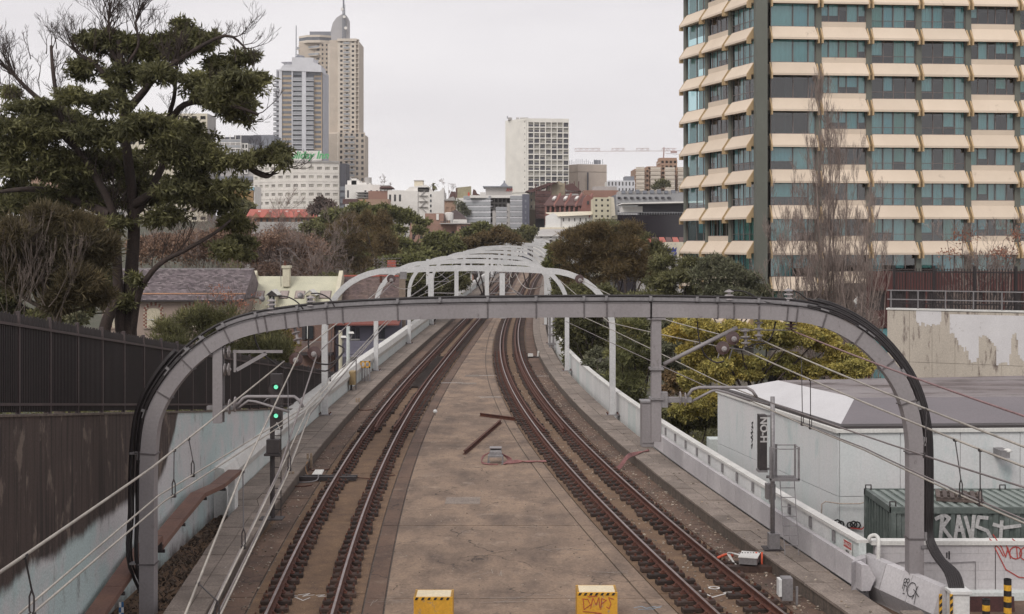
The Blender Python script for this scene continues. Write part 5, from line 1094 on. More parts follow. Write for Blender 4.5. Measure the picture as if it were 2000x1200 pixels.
# columns between the bays and the corner column
zA, zB = -6, zlip[-1]+1.5
for b_ in range(1, 8): MB().obox(K0+ur*(.25+BW*b_), ur, up, nr, -PW/2,PW/2,zA,zB,-.2,.08).obj('column', m_pil, AB)
for b_ in range(0, 3): MB().obox(KL0+ul*(LB*b_), ul, up, nl, -PW/2,PW/2,zA,zB,-.2,.08).obj('column', m_pil, AB)
MB().obox(Vector((19.72,107.9,0)), ur, up, nr, .0,.93,zA,zB,-.5,.30).obj('corner_column', m_pil, AB)
# room boxes behind the glass: slabs and back walls
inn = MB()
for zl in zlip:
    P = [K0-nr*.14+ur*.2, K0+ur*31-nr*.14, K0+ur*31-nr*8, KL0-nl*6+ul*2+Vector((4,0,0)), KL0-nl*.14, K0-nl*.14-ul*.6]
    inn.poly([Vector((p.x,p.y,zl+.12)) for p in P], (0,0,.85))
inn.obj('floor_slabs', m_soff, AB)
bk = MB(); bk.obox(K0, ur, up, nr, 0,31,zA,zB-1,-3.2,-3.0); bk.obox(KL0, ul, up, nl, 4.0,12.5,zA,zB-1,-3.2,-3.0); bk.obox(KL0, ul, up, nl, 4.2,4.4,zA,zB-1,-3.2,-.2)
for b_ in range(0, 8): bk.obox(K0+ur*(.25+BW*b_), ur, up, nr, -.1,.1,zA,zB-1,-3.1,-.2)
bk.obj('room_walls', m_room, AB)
# roof deck (out of frame)
MB().poly([Vector((p.x,p.y,zB-.5)) for p in [K0, K0+ur*31, K0+ur*31-nr*14, KL0-nl*8+Vector((4,0,0)), KL0]], (0,0,.4)).obj('roof', m_pil, AB)
MB().obox(K0+ur*31, ur, up, nr, -.1,.1,zA,zB,-14,0).obj('side_wall', m_hood, AB)
# red brick base of the tower
rbld = thing('red_block', 'dark red panelled podium with black openings behind the bar fence', 'building'); Yr = 98
m_redp = M('dark_red_panels', (.10,.033,.03), (.07,.026,.024), sc=.6, fine=.1)
MB().box(PX(1694,Yr),PX(2100,Yr),Yr+.3,Yr+8,-8,PZ(560,Yr)).obj('core', m_dark, rbld)
for k in range(11): MB().box(PX(1694+38*k,Yr),PX(1694+38*k+37,Yr),Yr,Yr+.3,PZ(568,Yr),PZ(530,Yr)).obj('red_panel', m_redp, rbld)
for k in range(11): MB().box(PX(1694+38*k,Yr),PX(1694+38*k+5,Yr),Yr,Yr+.3,-8,PZ(568,Yr)-.02).obj('red_post', m_redp, rbld)
for k in range(3): MB().box(PX(1702+10*k,Yr),PX(1711+10*k,Yr),Yr-.2,Yr,PZ(640,Yr),PZ(606,Yr)).obj('red_panel', m_redp, rbld)
MB().box(PX(1702,Yr),PX(1733,Yr),Yr-.1,Yr+.1,-6,PZ(642,Yr)).obj('teal_panel', M('teal_wall',(.16,.35,.36),(.1,.25,.28),sc=2), rbld)
# ============================================================ background buildings
V3 = Vector
def wallgrid(root, A, B, z0, z1, cols, rows, mat, win=(.5,.5), mt=.0, mbm=.0, ml=.0, mr=.0, rec=.25, wmat=None, single=True, bars=2, name='wall', skip=None, framemat=None, cz=.5, curt=None):
    A, B = V3(A), V3(B); u = (B-A); L_ = u.length; u = u.normalized(); n = V3((u.y,-u.x,0)); up = V3((0,0,1))
    cw = (L_-ml-mr)/cols; rh = (z1-z0-mt-mbm)/rows
    xs = [0]; zs = [0]
    for i in range(cols): c_ = ml+cw*(i+.5); xs += [c_-cw*win[0]/2, c_+cw*win[0]/2]
    xs.append(L_)
    for j in range(rows): c_ = mbm+rh*(j+cz); zs += [c_-rh*win[1]/2, c_+rh*win[1]/2]
    zs.append(z1-z0)
    P = lambda x, z, d=0: A+u*x+up*(z0+z-A.z)-n*d
    mb = MB(); wins = []
    for i in range(len(xs)-1):
        for j in range(len(zs)-1):
            if i % 2 and j % 2 and not (skip and skip(i//2, j//2)):
                a, b, c_, d = xs[i], xs[i+1], zs[j], zs[j+1]; wins.append((a,b,c_,d,i//2,j//2))
                mb.quad(P(a,c_),P(b,c_),P(b,c_,rec),P(a,c_,rec)); mb.quad(P(a,d,rec),P(b,d,rec),P(b,d),P(a,d)); mb.quad(P(a,c_),P(a,c_,rec),P(a,d,rec),P(a,d)); mb.quad(P(b,c_,rec),P(b,c_),P(b,d),P(b,d,rec))
            else: mb.quad(P(xs[i],zs[j]),P(xs[i+1],zs[j]),P(xs[i+1],zs[j+1]),P(xs[i],zs[j+1]))
    mb.obj(name, mat, root, fixn=False)
    wm = wmat or m_glassd; fm = framemat or m_frame
    rz = math.atan2(u.y, u.x); W_, H_ = cw*win[0], rh*win[1]
    def unit(m_):
        m_.quad((0,0,0),(W_,0,0),(W_,0,H_),(0,0,H_)); return m_
    fr = MB(); t = min(.07, W_*.08); fr.box(0,W_,-.05,-.01,0,t); fr.box(0,W_,-.05,-.01,H_-t,H_); fr.box(0,t,-.05,-.01,t,H_-t); fr.box(W_-t,W_,-.05,-.01,t,H_-t)
    for k in range(1, bars): fr.box(W_*k/bars-t/2,W_*k/bars+t/2,-.05,-.01,t,H_-t)
    if single:
        pane = unit(MB()).mesh('window', wm); frm = fr.mesh('frame', fm)
        cm = None
        if curt:
            cms = [MB().quad((t,-.004,H_*q),(W_-t,-.004,H_*q),(W_-t,-.004,H_-t),(t,-.004,H_-t)).mesh('blind', curt) for q in (.1,.5)]
        for (a,b,c_,d,i,j) in wins:
            w_ = link('window', pane, root, P(a,c_,rec-.0), rz); link('frame', frm, w_)
            if curt and random.random() < .62: link('blind', random.choice(cms), w_)
    else:
        m2 = MB(); m3 = MB()
        for (a,b,c_,d,i,j) in wins:
            m2.quad(P(a,c_,rec),P(b,c_,rec),P(b,d,rec),P(a,d,rec))
            for k in range(1, bars): x = a+(b-a)*k/bars; m3.quad(P(x-t/2,c_,rec-.03),P(x+t/2,c_,rec-.03),P(x+t/2,d,rec-.03),P(x-t/2,d,rec-.03))
        stuff(m2.obj('window', wm, root, fixn=False))
        if m3.v: stuff(m3.obj('frame', fm, root, fixn=False))
def balconies(root, A, B, zlist, dep, hr_, mat, rmat=None, back=None, posts=0, slab=.3, bulge=0):
    A, B = V3(A), V3(B); u = (B-A); L_ = u.length; u = u.normalized(); n = V3((u.y,-u.x,0)); up = V3((0,0,1)); O = V3((A.x,A.y,0))
    for z in zlist:
        MB().obox(O, u, up, n, 0,L_,z-slab,z,-.1,dep).obj('balcony', mat, root)
        if rmat: MB().obox(O, u, up, n, .05,L_-.05,z+.1,z+hr_,dep-.08,dep-.03).obj('balustrade', rmat, root); MB().obox(O, u, up, n, .02,L_-.02,z+hr_,z+hr_+.08,dep-.12,dep).obj('top_rail', mat, root)
    if posts:
        for k in range(posts+1): MB().obox(O, u, up, n, L_*k/posts-.12,L_*k/posts+.12,zlist[0],zlist[-1]+2.6,dep-.3,dep-.06).obj('column', mat, root)
def body(root, x0, x1, y0, y1, z0, z1, mat, name='body'): return MB().box(x0,x1,y0,y1,z0,z1).obj(name, mat, root)
def mt(name, c, **k): return M(name, c, k.pop('c2', tuple(x*.85 for x in c)), **{**dict(sc=.25, fine=.06, fsc=2, rough=.85), **k})
t_beige = mt('tower_beige', (.54,.465,.39)); t_beige2 = mt('tower_beige_light', (.63,.56,.48)); t_grey = mt('tower_grey', (.48,.48,.52)); t_lgrey = mt('tower_light_grey', (.63,.63,.66))
t_white = mt('render_white', (.76,.735,.70)); t_cream = mt('render_cream', (.66,.60,.48)); t_brick = mt('pink_brick', (.30,.17,.13)); t_dark = mt('charcoal_cladding', (.085,.085,.10)); t_or = mt('orange_brick', (.36,.235,.17)); t_brown = mt('brown_roof', (.115,.06,.055)); t_red = mt('terracotta_tiles', (.42,.12,.09)); t_conc = mt('grey_render', (.42,.40,.385)); t_yel = mt('ochre_render', (.55,.34,.14)); t_black = mt('black_glass', (.018,.014,.02), rough=.12)
t_glass = mt('blue_grey_glass', (.11,.12,.14), rough=.15, c2=(.2,.21,.23)); t_rail = mt('balustrade_tint', (.36,.37,.39)); t_blind = mt('window_blind', (.44,.42,.37)); t_midg = mt('mid_grey_cladding', (.22,.23,.26))
def flat(px0, px1, Y, dy=0): return V3((PX(px0,Y),Y,0)), V3((PX(px1,Y+dy),Y+dy,0))
# 1 tall beige tower
Y = 620; T = thing('residential_tower', 'tallest beige tower with a curved grey fin and lattice mast on top', 'building')
body(T, PX(643,Y), PX(699,Y), Y+.8, Y+24, 10, PZ(78,Y), t_beige, 'core')
wallgrid(T, *flat(661,695,Y), PZ(262,Y), PZ(77,Y), 3, 20, t_beige2, win=(.42,.5), rec=.5, single=False, wmat=m_glassd)
A, B = V3((PX(641,Y+10),Y+10,0)), V3((PX(661,Y),Y,0)); wallgrid(T, A, B, PZ(262,Y), PZ(80,Y), 3, 20, t_beige2, win=(.28,.4), rec=.3, single=False)
balconies(T, *flat(671,683,Y-.0), [PZ(262,Y)+k*2.2 for k in range(20)], .5, 1.0, t_beige2, t_rail)
for k in range(21): MB().box(PX(694,Y),PX(701,Y),Y-.4,Y+3,PZ(262,Y)+k*2.2-.2,PZ(262,Y)+k*2.2+.1).obj('corner_balcony', t_beige2, T)
for a in (694.5,700.2): MB().box(PX(a,Y),PX(a+.9,Y),Y-.5,Y-.2,PZ(262,Y),PZ(80,Y)).obj('corner_post', t_beige2, T)
MB().box(PX(659,Y),PX(697,Y),Y-.7,Y+1,PZ(81,Y),PZ(76,Y)).obj('parapet', t_beige2, T)
wallgrid(T, *flat(661,713,Y-8), PZ(400,Y), PZ(262,Y), 5, 13, t_beige, win=(.45,.55), rec=.5, single=False); A, B = V3((PX(636,Y),Y-2,0)), V3((PX(661,Y-8),Y-8,0)); wallgrid(T, A, B, PZ(400,Y), PZ(261,Y), 4, 13, t_beige2, win=(.35,.45), rec=.3, single=False)
body(T, PX(637,Y), PX(713,Y), Y-7.4, Y+14, 5, PZ(264,Y), t_beige, 'core'); balconies(T, *flat(672,682,Y-8), [PZ(400,Y)+k*2.53 for k in range(13)], .5, 1.0, t_beige2, t_rail); balconies(T, *flat(683,693,Y-8), [PZ(400,Y)+k*2.53 for k in range(13)], .5, 1.0, t_beige2, t_rail)
Yb = 640; body(T, PX(584,Yb), PX(650,Yb), Yb+1.5, Yb+22, 10, PZ(82,Yb), t_beige, 'core')
wallgrid(T, *flat(626,650,Yb), 30, PZ(84,Yb), 3, 34, t_beige, win=(.4,.5), rec=.4, single=False)
wallgrid(T, V3((PX(583,Yb+6),Yb+6,0)), V3((PX(626,Yb),Yb,0)), 30, PZ(84,Yb), 4, 34, t_beige2, win=(.6,.5), rec=.5, single=False)
balconies(T, V3((PX(583,Yb+6),Yb+6,0)), V3((PX(626,Yb),Yb,0)), [PZ(94+14*k,Yb) for k in range(6)], 1.5, 1.0, t_beige2, t_rail)
pts = [V3((PX(581,Yb),Yb+4,0)),V3((PX(600,Yb),Yb-.5,0)),V3((PX(625,Yb),Yb-1,0)),V3((PX(648,Yb),Yb+2,0)),V3((PX(648,Yb),Yb+18,0)),V3((PX(581,Yb),Yb+18,0))]
for (a, b, m_, s_) in ((84,79,t_beige2,1),(79,73,t_glass,.985),(73,69,t_beige2,1)):
    c = sum(pts, V3())/6; MB().poly([V3(((p.x-c.x)*s_+c.x,(p.y-c.y)*s_+c.y,PZ(a,Yb))) for p in pts], (0,0,PZ(b,Yb)-PZ(a,Yb))).obj('crown_band', m_, T)
MB().box(PX(603,Yb),PX(648,Yb),Yb+3,Yb+12,PZ(69,Yb),PZ(60,Yb)).obj('plant_screen', t_midg, T)
Yf = 632; fin = [(647,82),(646,60),(650,45),(657,35),(666,29),(672,27),(677,31),(680,38),(680,82)]
MB().poly([W(a,b,Yf) for a,b in fin], (0,7,0)).obj('roof_fin', mt('fin_grey',(.42,.41,.42)), T)
mst = MB(); 
for s in (-1, 1): mst.bar(W(672+3*s,78,Yf-1.2), W(671+1.2*s,14,Yf-1.2), .35)
for k in range(14): mst.bar(W(672-2.6,78-5*k,Yf-1.2), W(672+2.6,75-5*k,Yf-1.2), .25); mst.bar(W(672+2.6,78-5*k,Yf-1.2), W(672-2.6,73-5*k,Yf-1.2), .2)
mst.bar(W(671,16,Yf-1.2), W(671,-12,Yf-1.2), .7); mst.obj('lattice_mast', t_midg, T)
for a, b in ((675,55),(672,33),(668,18)): MB().lathe(W(a,b,Yf-2.2), (0,1,0), [(0,.7),(.5,.75)], 10).obj('dish', t_white, T)
# 2 grey blue tower
Y = 560; T = thing('residential_tower', 'grey and blue tower with curved balconies and a saucer roof, left of the beige tower', 'building')
zt = PZ(134,Y); fh = 9.5*Y/F; zz = [zt-1.9-fh*k for k in range(24)]
body(T, PX(538,Y), PX(628,Y), Y+2, Y+22, 5, zt-.2, t_grey, 'core')
for k in range(24): z = zz[k]; 
m_bg = mt('beige_spandrel', (.47,.37,.27))
MB().box(PX(550,Y),PX(571,Y),Y,Y+2,5,zt).obj('wall', m_bg, T); MB().box(PX(613,Y),PX(628,Y),Y+1,Y+3,5,zt).obj('wall', m_bg, T)
for k in range(1, 24):
    for a, b, y_ in ((551.5,570,Y),(614,626.5,Y+1)): MB().box(PX(a,Y),PX(b,Y),y_-.12,y_-.01,zz[k]-1.0+.3,zz[k]+.35).obj('strip_window', t_glass, T)
for a, b, y_ in ((551.5,570,Y),(572,590,Y),(599,626,Y+.9)): MB().box(PX(a,Y),PX(b,Y),y_-.14,y_-.02,PZ(147,Y),PZ(137,Y)).obj('strip_window', t_glass, T)
for a, b, m_ in ((545,551,t_lgrey),(570,572,t_lgrey),(590,598,t_lgrey),(571.8,572.4,t_lgrey)): MB().box(PX(a,Y),PX(b,Y),Y-.7,Y+2,5,PZ(136,Y)).obj('pier', m_, T)
for a, b in ((572,590),(598,613)):
    MB().box(PX(a,Y),PX(b,Y),Y+.9,Y+1.1,5,zt-.4).obj('glazing', t_glass, T); balconies(T, V3((PX(a,Y),Y+.4,0)), V3((PX(b,Y),Y+.4,0)), [z-1.0 for z in zz[1:]], 1.2, .9, t_lgrey, t_rail)
for z in zz[1:]:
    MB().lathe((PX(543,Y),Y+3.2,z-1.3), (0,0,1), [(0,2.6),(.35,2.7)], 14).obj('balcony', t_lgrey, T); MB().lathe((PX(543,Y),Y+3.2,z-.95), (0,0,1), [(0,2.55),(.8,2.55)], 14).obj('balustrade', t_rail, T)
MB().box(PX(541,Y),PX(546,Y),Y+1.5,Y+4,5,zt-1).obj('glazing', t_dark, T)
MB().poly([W(a,b,Y-.9) for a,b in ((546,138),(628,141),(627,128),(612,122),(612,113),(570,112),(570,126),(552,128))], (0,14,0)).obj('roof_crown', t_lgrey, T)
MB().lathe((PX(560,Y),Y+6,PZ(125,Y)), (0,0,1), [(0,2.2),(.8,2.3),(1.2,3.4),(1.4,3.2)], 16).obj('saucer_roof', t_lgrey, T); MB().lathe((PX(580,Y),Y+8,PZ(113,Y)), (0,0,1), [(0,2.2),(1.6,2.0),(2.0,1.2)], 12).obj('roof_drum', t_midg, T)
mst = MB(); [mst.bar(W(578.5+s,110,Y+5), W(578.5+s*.3,50,Y+5), .16) for s in (-1,1)]; [mst.bar(W(577.6,108-5*k,Y+5), W(579.4,105-5*k,Y+5), .14) for k in range(11)]; mst.obj('lattice_mast', t_midg, T)
# 3 white hotel with sign
Y = 420; T = thing('hotel_building', 'white curved hotel with rows of small windows and a green lettered roof sign', 'building')
m_hot = mt('hotel_white', (.74,.70,.65)); m_hwin = mt('hotel_window', (.24,.22,.20), rough=.3)
P = []; 
for px, dy in ((495,12),(515,6.5),(540,2.5),(570,.6),(600,0),(632,.6),(663,2)): P.append(V3((PX(px,Y+dy),Y+dy,0)))
colsn = [2,2,2,2,2,2]
for k in range(6): wallgrid(T, P[k], P[k+1], 5, PZ(318,Y), 2, 10, m_hot, win=(.60,.36), mt=.4, rec=.25, wmat=m_hwin, curt=t_blind, bars=3, framemat=m_hot)
MB().poly([V3((p.x,p.y+.5,4)) for p in P]+[V3((PX(663,Y),Y+16,4)),V3((PX(500,Y),Y+20,4))], (0,0,PZ(317,Y)-4.2)).obj('core', m_hot, T)
for k in range(6): a, b = P[k], P[k+1]; MB().bar(V3((a.x,a.y-.1,PZ(316,Y))), V3((b.x,b.y-.1,PZ(316,Y))), .7, .5).obj('parapet', t_conc, T)
for k in range(6):
    for j in range(1, 10): z = 5+(PZ(318,Y)-5.4)*j/10; a, b = P[k], P[k+1]; MB().bar(V3((a.x,a.y-.05,z)), V3((b.x,b.y-.05,z)), .12,.10).obj('string_course', m_hot, T)
MB().box(PX(663,Y),PX(674,Y),Y+1.5,Y+12,5,PZ(319,Y)).obj('glass_stair', t_dark, T)
for j in range(9): MB().box(PX(663,Y),PX(674,Y),Y+1.35,Y+1.5,8+2.0*j,8+2.0*j+1.3).obj('stair_window', t_glass, T)
MB().box(PX(563,Y),PX(628,Y),Y-.2,Y+.8,PZ(314,Y),PZ(295,Y)).obj('sign_panel', t_white, T); m_sg = M('sign_green', (.10,.42,.17), (.09,.38,.15), rough=.5, fine=.03)
text_obj('sign_lettering', 'Holiday Inn', 3.2, m_sg, T, (PX(597,Y),Y-.25,PZ(304,Y)), (1,0,0), (0,0,1), .04, .085, .25, .98)
for a in (570,590,610): MB().box(PX(a,Y),PX(a+1,Y),Y+.8,Y+3,PZ(318,Y),PZ(300,Y)).obj('sign_strut', t_midg, T)
# 4 dark cladded modern blocks behind the dark tree
Y = 500; T = thing('office_block', 'charcoal and grey clad office block half hidden by the dark tree', 'building')
for a, b, t_, m_, y_ in ((425,460,268,t_dark,0),(453,494,263,t_dark,4),(493,533,263,t_midg,2),(490,507,264,t_dark,1.5),(500,535,284,t_midg,-1)): MB().box(PX(a,Y),PX(b,Y),Y+y_,Y+18,5,PZ(t_,Y)).obj('block', m_, T)
for k in range(5): MB().box(PX(460,Y),PX(498,Y),Y-1.4,Y-1.2,PZ(288+9*k,Y),PZ(284+9*k,Y)).obj('strip_window', t_glass, T)
MB().box(PX(459,Y),PX(499,Y),Y-1.1,Y+3,5,PZ(281,Y)).obj('block', t_midg, T)
Y = 470; T = thing('apartment_block', 'white framed balcony block under the charcoal office block', 'building')
body(T, PX(430,Y), PX(483,Y), Y+1.5, Y+12, 5, PZ(280,Y), t_conc); balconies(T, *flat(430,472,Y), [PZ(312-11*k,Y) for k in range(4)], 1.6, 1.0, t_white, t_rail, posts=4); wallgrid(T, *flat(472,484,Y), PZ(340,Y), PZ(280,Y), 2, 5, t_white, win=(.6,.6), rec=.3, single=False)
for k, (t_, b, m_) in enumerate(((310,345,t_conc),(345,352,t_midg),(352,400,t_conc))): MB().box(PX(430,Y),PX(497,Y),Y+.5-(1.5 if k == 1 else 0),Y+1.6,PZ(b,Y),PZ(t_,Y)).obj('podium', m_, T)
for k in range(3): MB().box(PX(465+9*k,Y),PX(472+9*k,Y),Y+.3,Y+.5,PZ(335,Y),PZ(325,Y)).obj('window', m_glassd, T)
Y = 380; T = thing('rendered_building', 'small ochre yellow building low beside the white hotel', 'building'); body(T, PX(452,Y), PX(482,Y), Y+.3, Y+10, 2, PZ(371,Y), t_yel); wallgrid(T, *flat(452,482,Y), 3, PZ(370,Y), 3, 3, t_yel, win=(.3,.35), rec=.2)
T = thing('glazed_building', 'narrow blue and white building between the ochre one and the hotel', 'building'); Y = 395; body(T, PX(479,Y), PX(498,Y), Y+.3, Y+10, 2, PZ(364,Y), t_white); wallgrid(T, *flat(479,498,Y), 3, PZ(364,Y), 3, 4, t_white, win=(.5,.6), rec=.2, wmat=mt('blue_glass',(.06,.12,.22),rough=.2))
MB().box(PX(480,Y),PX(497,Y),Y-.5,Y-.1,PZ(372,Y),PZ(366,Y)).obj('blue_panel', mt('blue_panel',(.25,.42,.5)), T)
Y = 520; T = thing('apartment_block', 'pale slab block seen through the dark tree on the left', 'building'); body(T, PX(250,Y), PX(405,Y), Y+.4, Y+15, 5, PZ(222,Y), t_conc); wallgrid(T, *flat(250,405,Y), 12, PZ(222,Y), 9, 14, t_cream, win=(.6,.4), rec=.4, single=False)
Y = 430; T = thing('apartment_block', 'pinkish block showing through the gap at the left of the dark tree', 'building'); body(T, PX(60,Y), PX(114,Y), Y+.4, Y+12, 5, PZ(316,Y), t_or); wallgrid(T, *flat(60,114,Y), 5, PZ(316,Y), 4, 5, t_or, win=(.5,.5), rec=.4)
# 5 low white buildings
Y = 400; T = thing('rendered_building', 'low white flat-roofed house with roof plants right of the hotel', 'building')
body(T, PX(674,Y), PX(742,Y), Y+.3, Y+14, 5, PZ(361,Y), t_white); wallgrid(T, *flat(674,742,Y), 8, PZ(361,Y), 6, 3, t_white, win=(.35,.4), rec=.2, skip=lambda i, j: j != 2 or i in (1,2))
for a, b, t_ in ((676,700,352),(700,715,356),(684,694,348),(716,722,357)): MB().box(PX(a,Y),PX(b,Y),Y+3,Y+9,PZ(362,Y),PZ(t_,Y)).obj('roof_structure', t_white, T)
MB().lathe(W(719,360,Y+4), (0,0,1), [(0,1.1),(2,1.1)], 12).obj('roof_tank', t_conc, T)
for k in range(3): MB().box(PX(697,Y),PX(742,Y),Y-3,Y+.2,PZ(376+5*k,Y)-.15,PZ(376+5*k,Y)).obj('terrace', t_conc, T)
MB().box(PX(674,Y),PX(758,Y),Y-6,Y-4,PZ(400,Y),PZ(390,Y)).obj('brown_wall', t_brown, T)
Y = 390; T = thing('brick_building', 'brown gabled building behind bare trees right of the white flat-roofed house', 'building'); MB().box(PX(715,Y),PX(760,Y),Y+6,Y+16,5,PZ(372,Y)).obj('body', t_brick, T); MB().poly([W(740,368,Y+5),W(766,368,Y+5),W(763,364,Y+5),W(745,364,Y+5)],(0,10,0)).obj('roof', t_brown, T)
T = thing('brick_building', 'low ochre and brick shopfronts just above the left treetops', 'building'); Y = 360; body(T, PX(700,Y), PX(758,Y), Y+.2, Y+8, 3, PZ(389,Y), t_or); wallgrid(T, *flat(715,758,Y), 5, PZ(390,Y), 5, 2, t_or, win=(.5,.5), rec=.2); MB().box(PX(700,Y),PX(715,Y),Y-.2,Y,5,PZ(392,Y)).obj('cream_front', t_yel, T)
Y = 370; T = thing('rendered_building', 'white art deco block with roof tank and scalloped gable left of centre', 'building')
body(T, PX(757,Y), PX(867,Y), Y+.4, Y+14, 3, PZ(375,Y), t_white); wallgrid(T, *flat(757,786,Y), 5, PZ(372,Y), 3, 4, t_white, win=(.45,.45), rec=.25)
MB().box(PX(786,Y),PX(816,Y),Y-.0,Y+.4,5,PZ(373,Y)).obj('blank_wall', t_white, T); MB().box(PX(757,Y),PX(816,Y),Y+.4,Y+12,PZ(375,Y),PZ(372,Y)).obj('parapet', t_white, T)
wallgrid(T, *flat(816,838,Y+1), 5, PZ(366,Y), 2, 5, t_white, win=(.22,.28), rec=.2); MB().poly([W(816,375,Y+1),W(838,375,Y+1),W(838,366,Y+1),W(832,361,Y+1),W(800,366,Y+1),W(790,374,Y+1)],(0,10,0)).obj('stair_block', t_white, T)
MB().box(PX(807,Y),PX(824,Y),Y+4,Y+8,PZ(366,Y),PZ(352,Y)).obj('roof_tank', t_cream, T); MB().box(PX(806,Y),PX(825,Y),Y+3.8,Y+8.2,PZ(352.5,Y),PZ(351,Y)).obj('tank_lid', t_conc, T)
MB().poly([W(a,b,Y-.3) for a,b in ((838,425),(867,425),(867,372),(865,366),(862,371),(858,374),(846,374),(843,370),(840,374),(838,372))],(0,6,0)).obj('scalloped_gable', t_white, T)
for k in range(4): MB().box(PX(840,Y),PX(843,Y),Y-.4,Y-.25,PZ(385+10*k,Y),PZ(380+10*k,Y)).obj('window', m_glassd, T)
for k in range(4): MB().bar(W(822 if k%2 else 832,415-11*k,Y+.3), W(832 if k%2 else 822,404-11*k,Y+.3), .5,.2).obj('fire_stair', t_conc, T); MB().box(PX(818,Y),PX(835,Y),Y-.2,Y+.9,PZ(404-11*k,Y)-.1,PZ(404-11*k,Y)).obj('stair_landing', t_conc, T)
# brown house, billboard and white wall
Y = 350; T = thing('terrace_house', 'brown brick gabled house beside the billboard', 'building'); body(T, PX(868,Y), PX(890,Y), Y+.2, Y+8, 4, PZ(392,Y), t_or); wallgrid(T, *flat(868,890,Y), 5, PZ(393,Y), 2, 2, t_or, win=(.5,.5), rec=.3)
MB().poly([W(867,392,Y-.5),W(891,392,Y-.5),W(885,384,Y-.5),W(879,386,Y-.5)],(0,9,0)).obj('gable_roof', t_conc, T); MB().poly([W(876,388,Y+3),W(892,388,Y+3),W(889,375,Y+3),W(881,374,Y+3)],(0,7,0)).obj('roof', t_brown, T)
T = thing('billboard', 'faded billboard showing a red and white bottle shape on a sandy ground', 'billboard'); Y = 345
MB().poly([W(890,388,Y),W(921,386,Y),W(920,364,Y),W(890,367,Y)],(0,.6,0)).obj('board', mt('billboard_print',(.36,.32,.22),c2=(.22,.2,.13),sc=1.2), T); MB().poly([W(914,384,Y-.1),W(917,384,Y-.1),W(917,376,Y-.1),W(914,376,Y-.1)],(0,.08,0)).obj('printed_bottle', mt('billboard_red',(.55,.10,.06)), T); MB().poly([W(914.5,386,Y-.1),W(916.5,386,Y-.1),W(917,383.5,Y-.1),W(914,383.5,Y-.1)],(0,.06,0)).obj('printed_bottle', t_white, T)
MB().poly([W(893,386,Y-.1),W(893,368,Y-.1),W(890.5,368.5,Y-.1),W(890.3,386,Y-.1)],(0,.06,0)).obj('side_strip', t_brown, T); MB().box(PX(892,Y),PX(894,Y),Y+.7,Y+1.5,PZ(400,Y),PZ(370,Y)).obj('support', t_dark, T); MB().box(PX(916,Y),PX(918,Y),Y+.7,Y+1.5,PZ(400,Y),PZ(370,Y)).obj('support', t_dark, T)
T = thing('rendered_building', 'white building with narrow windows under the billboard', 'building'); Y = 340; body(T, PX(891,Y), PX(925,Y), Y+.3, Y+8, 3, PZ(388,Y), t_white); wallgrid(T, *flat(891,925,Y), 4, PZ(387,Y), 5, 2, t_white, win=(.22,.5), rec=.2)
T = thing('terrace_house', 'dark roofed cottages right of the billboard', 'building'); Y = 355; MB().poly([W(921,392,Y),W(948,392,Y),W(945,384,Y),W(931,378,Y),W(928,371,Y),W(924,370,Y)],(0,9,0)).obj('roof', t_brown, T); MB().box(PX(938,Y),PX(948,Y),Y-1,Y,PZ(386,Y),PZ(376,Y)).obj('wall', t_white, T)
# brick warehouse
Y = 260; T = thing('brick_warehouse', 'pink brick warehouse with small dark windows and a roof plant deck', 'building'); m_bk = mt('warehouse_brick', (.33,.20,.155), fine=.12)
body(T, PX(806,Y), PX(905,Y), Y+.4, Y+14, -3, PZ(436,Y), m_bk); wallgrid(T, *flat(800,892,Y), -2, PZ(436,Y), 6, 4, m_bk, win=(.34,.5), mt=.8, rec=.3, single=True)
MB().box(PX(830,Y),PX(866,Y),Y+.2,Y+12,PZ(437,Y),PZ(417,Y)).obj('upper_block', m_bk, T); MB().box(PX(852,Y),PX(857,Y),Y+.0,Y+.2,PZ(430,Y),PZ(418,Y)).obj('pale_panel', t_white, T)
MB().box(PX(860,Y),PX(925,Y),Y-2,Y+10,PZ(438,Y),PZ(436,Y)).obj('roof_slab', t_conc, T); wallgrid(T, *flat(892,925,Y-1.5), -2, PZ(439,Y), 1, 2, m_bk, win=(.5,.30), rec=.3, cz=.8)
MB().lathe(W(877,431,Y+3), (0,0,1), [(0,.85),(1.5,.9),(1.6,.5)], 12).obj('water_tank', t_white, T); tk = MB(); [tk.bar(W(a,436,Y+2), W(a,430,Y+2), .1) for a in (871,874,879,883)]; tk.bar(W(860,433,Y), W(895,434,Y), .08); tk.obj('roof_frame', t_dark, T)
aw = tag(MB().poly([W(894,480,Y-4),W(903,480,Y-4),W(900,471,Y-4),W(896,471,Y-4)],(0,2,0)).obj('awning', mt('red_canvas',(.55,.05,.04))), 'tiny bright red awning below the brick warehouse', 'awning')
T = thing('brick_building', 'low slate roofed hall with white wall between warehouse and grey flats', 'building'); Y = 290; MB().poly([W(868,428,Y),W(912,430,Y),W(905,421,Y),W(890,410,Y),W(880,414,Y)],(0,8,0)).obj('roof', mt('slate_roof',(.13,.10,.10)), T); MB().box(PX(880,Y),PX(912,Y),Y-.3,Y,0,PZ(429,Y)).obj('wall', t_white, T)
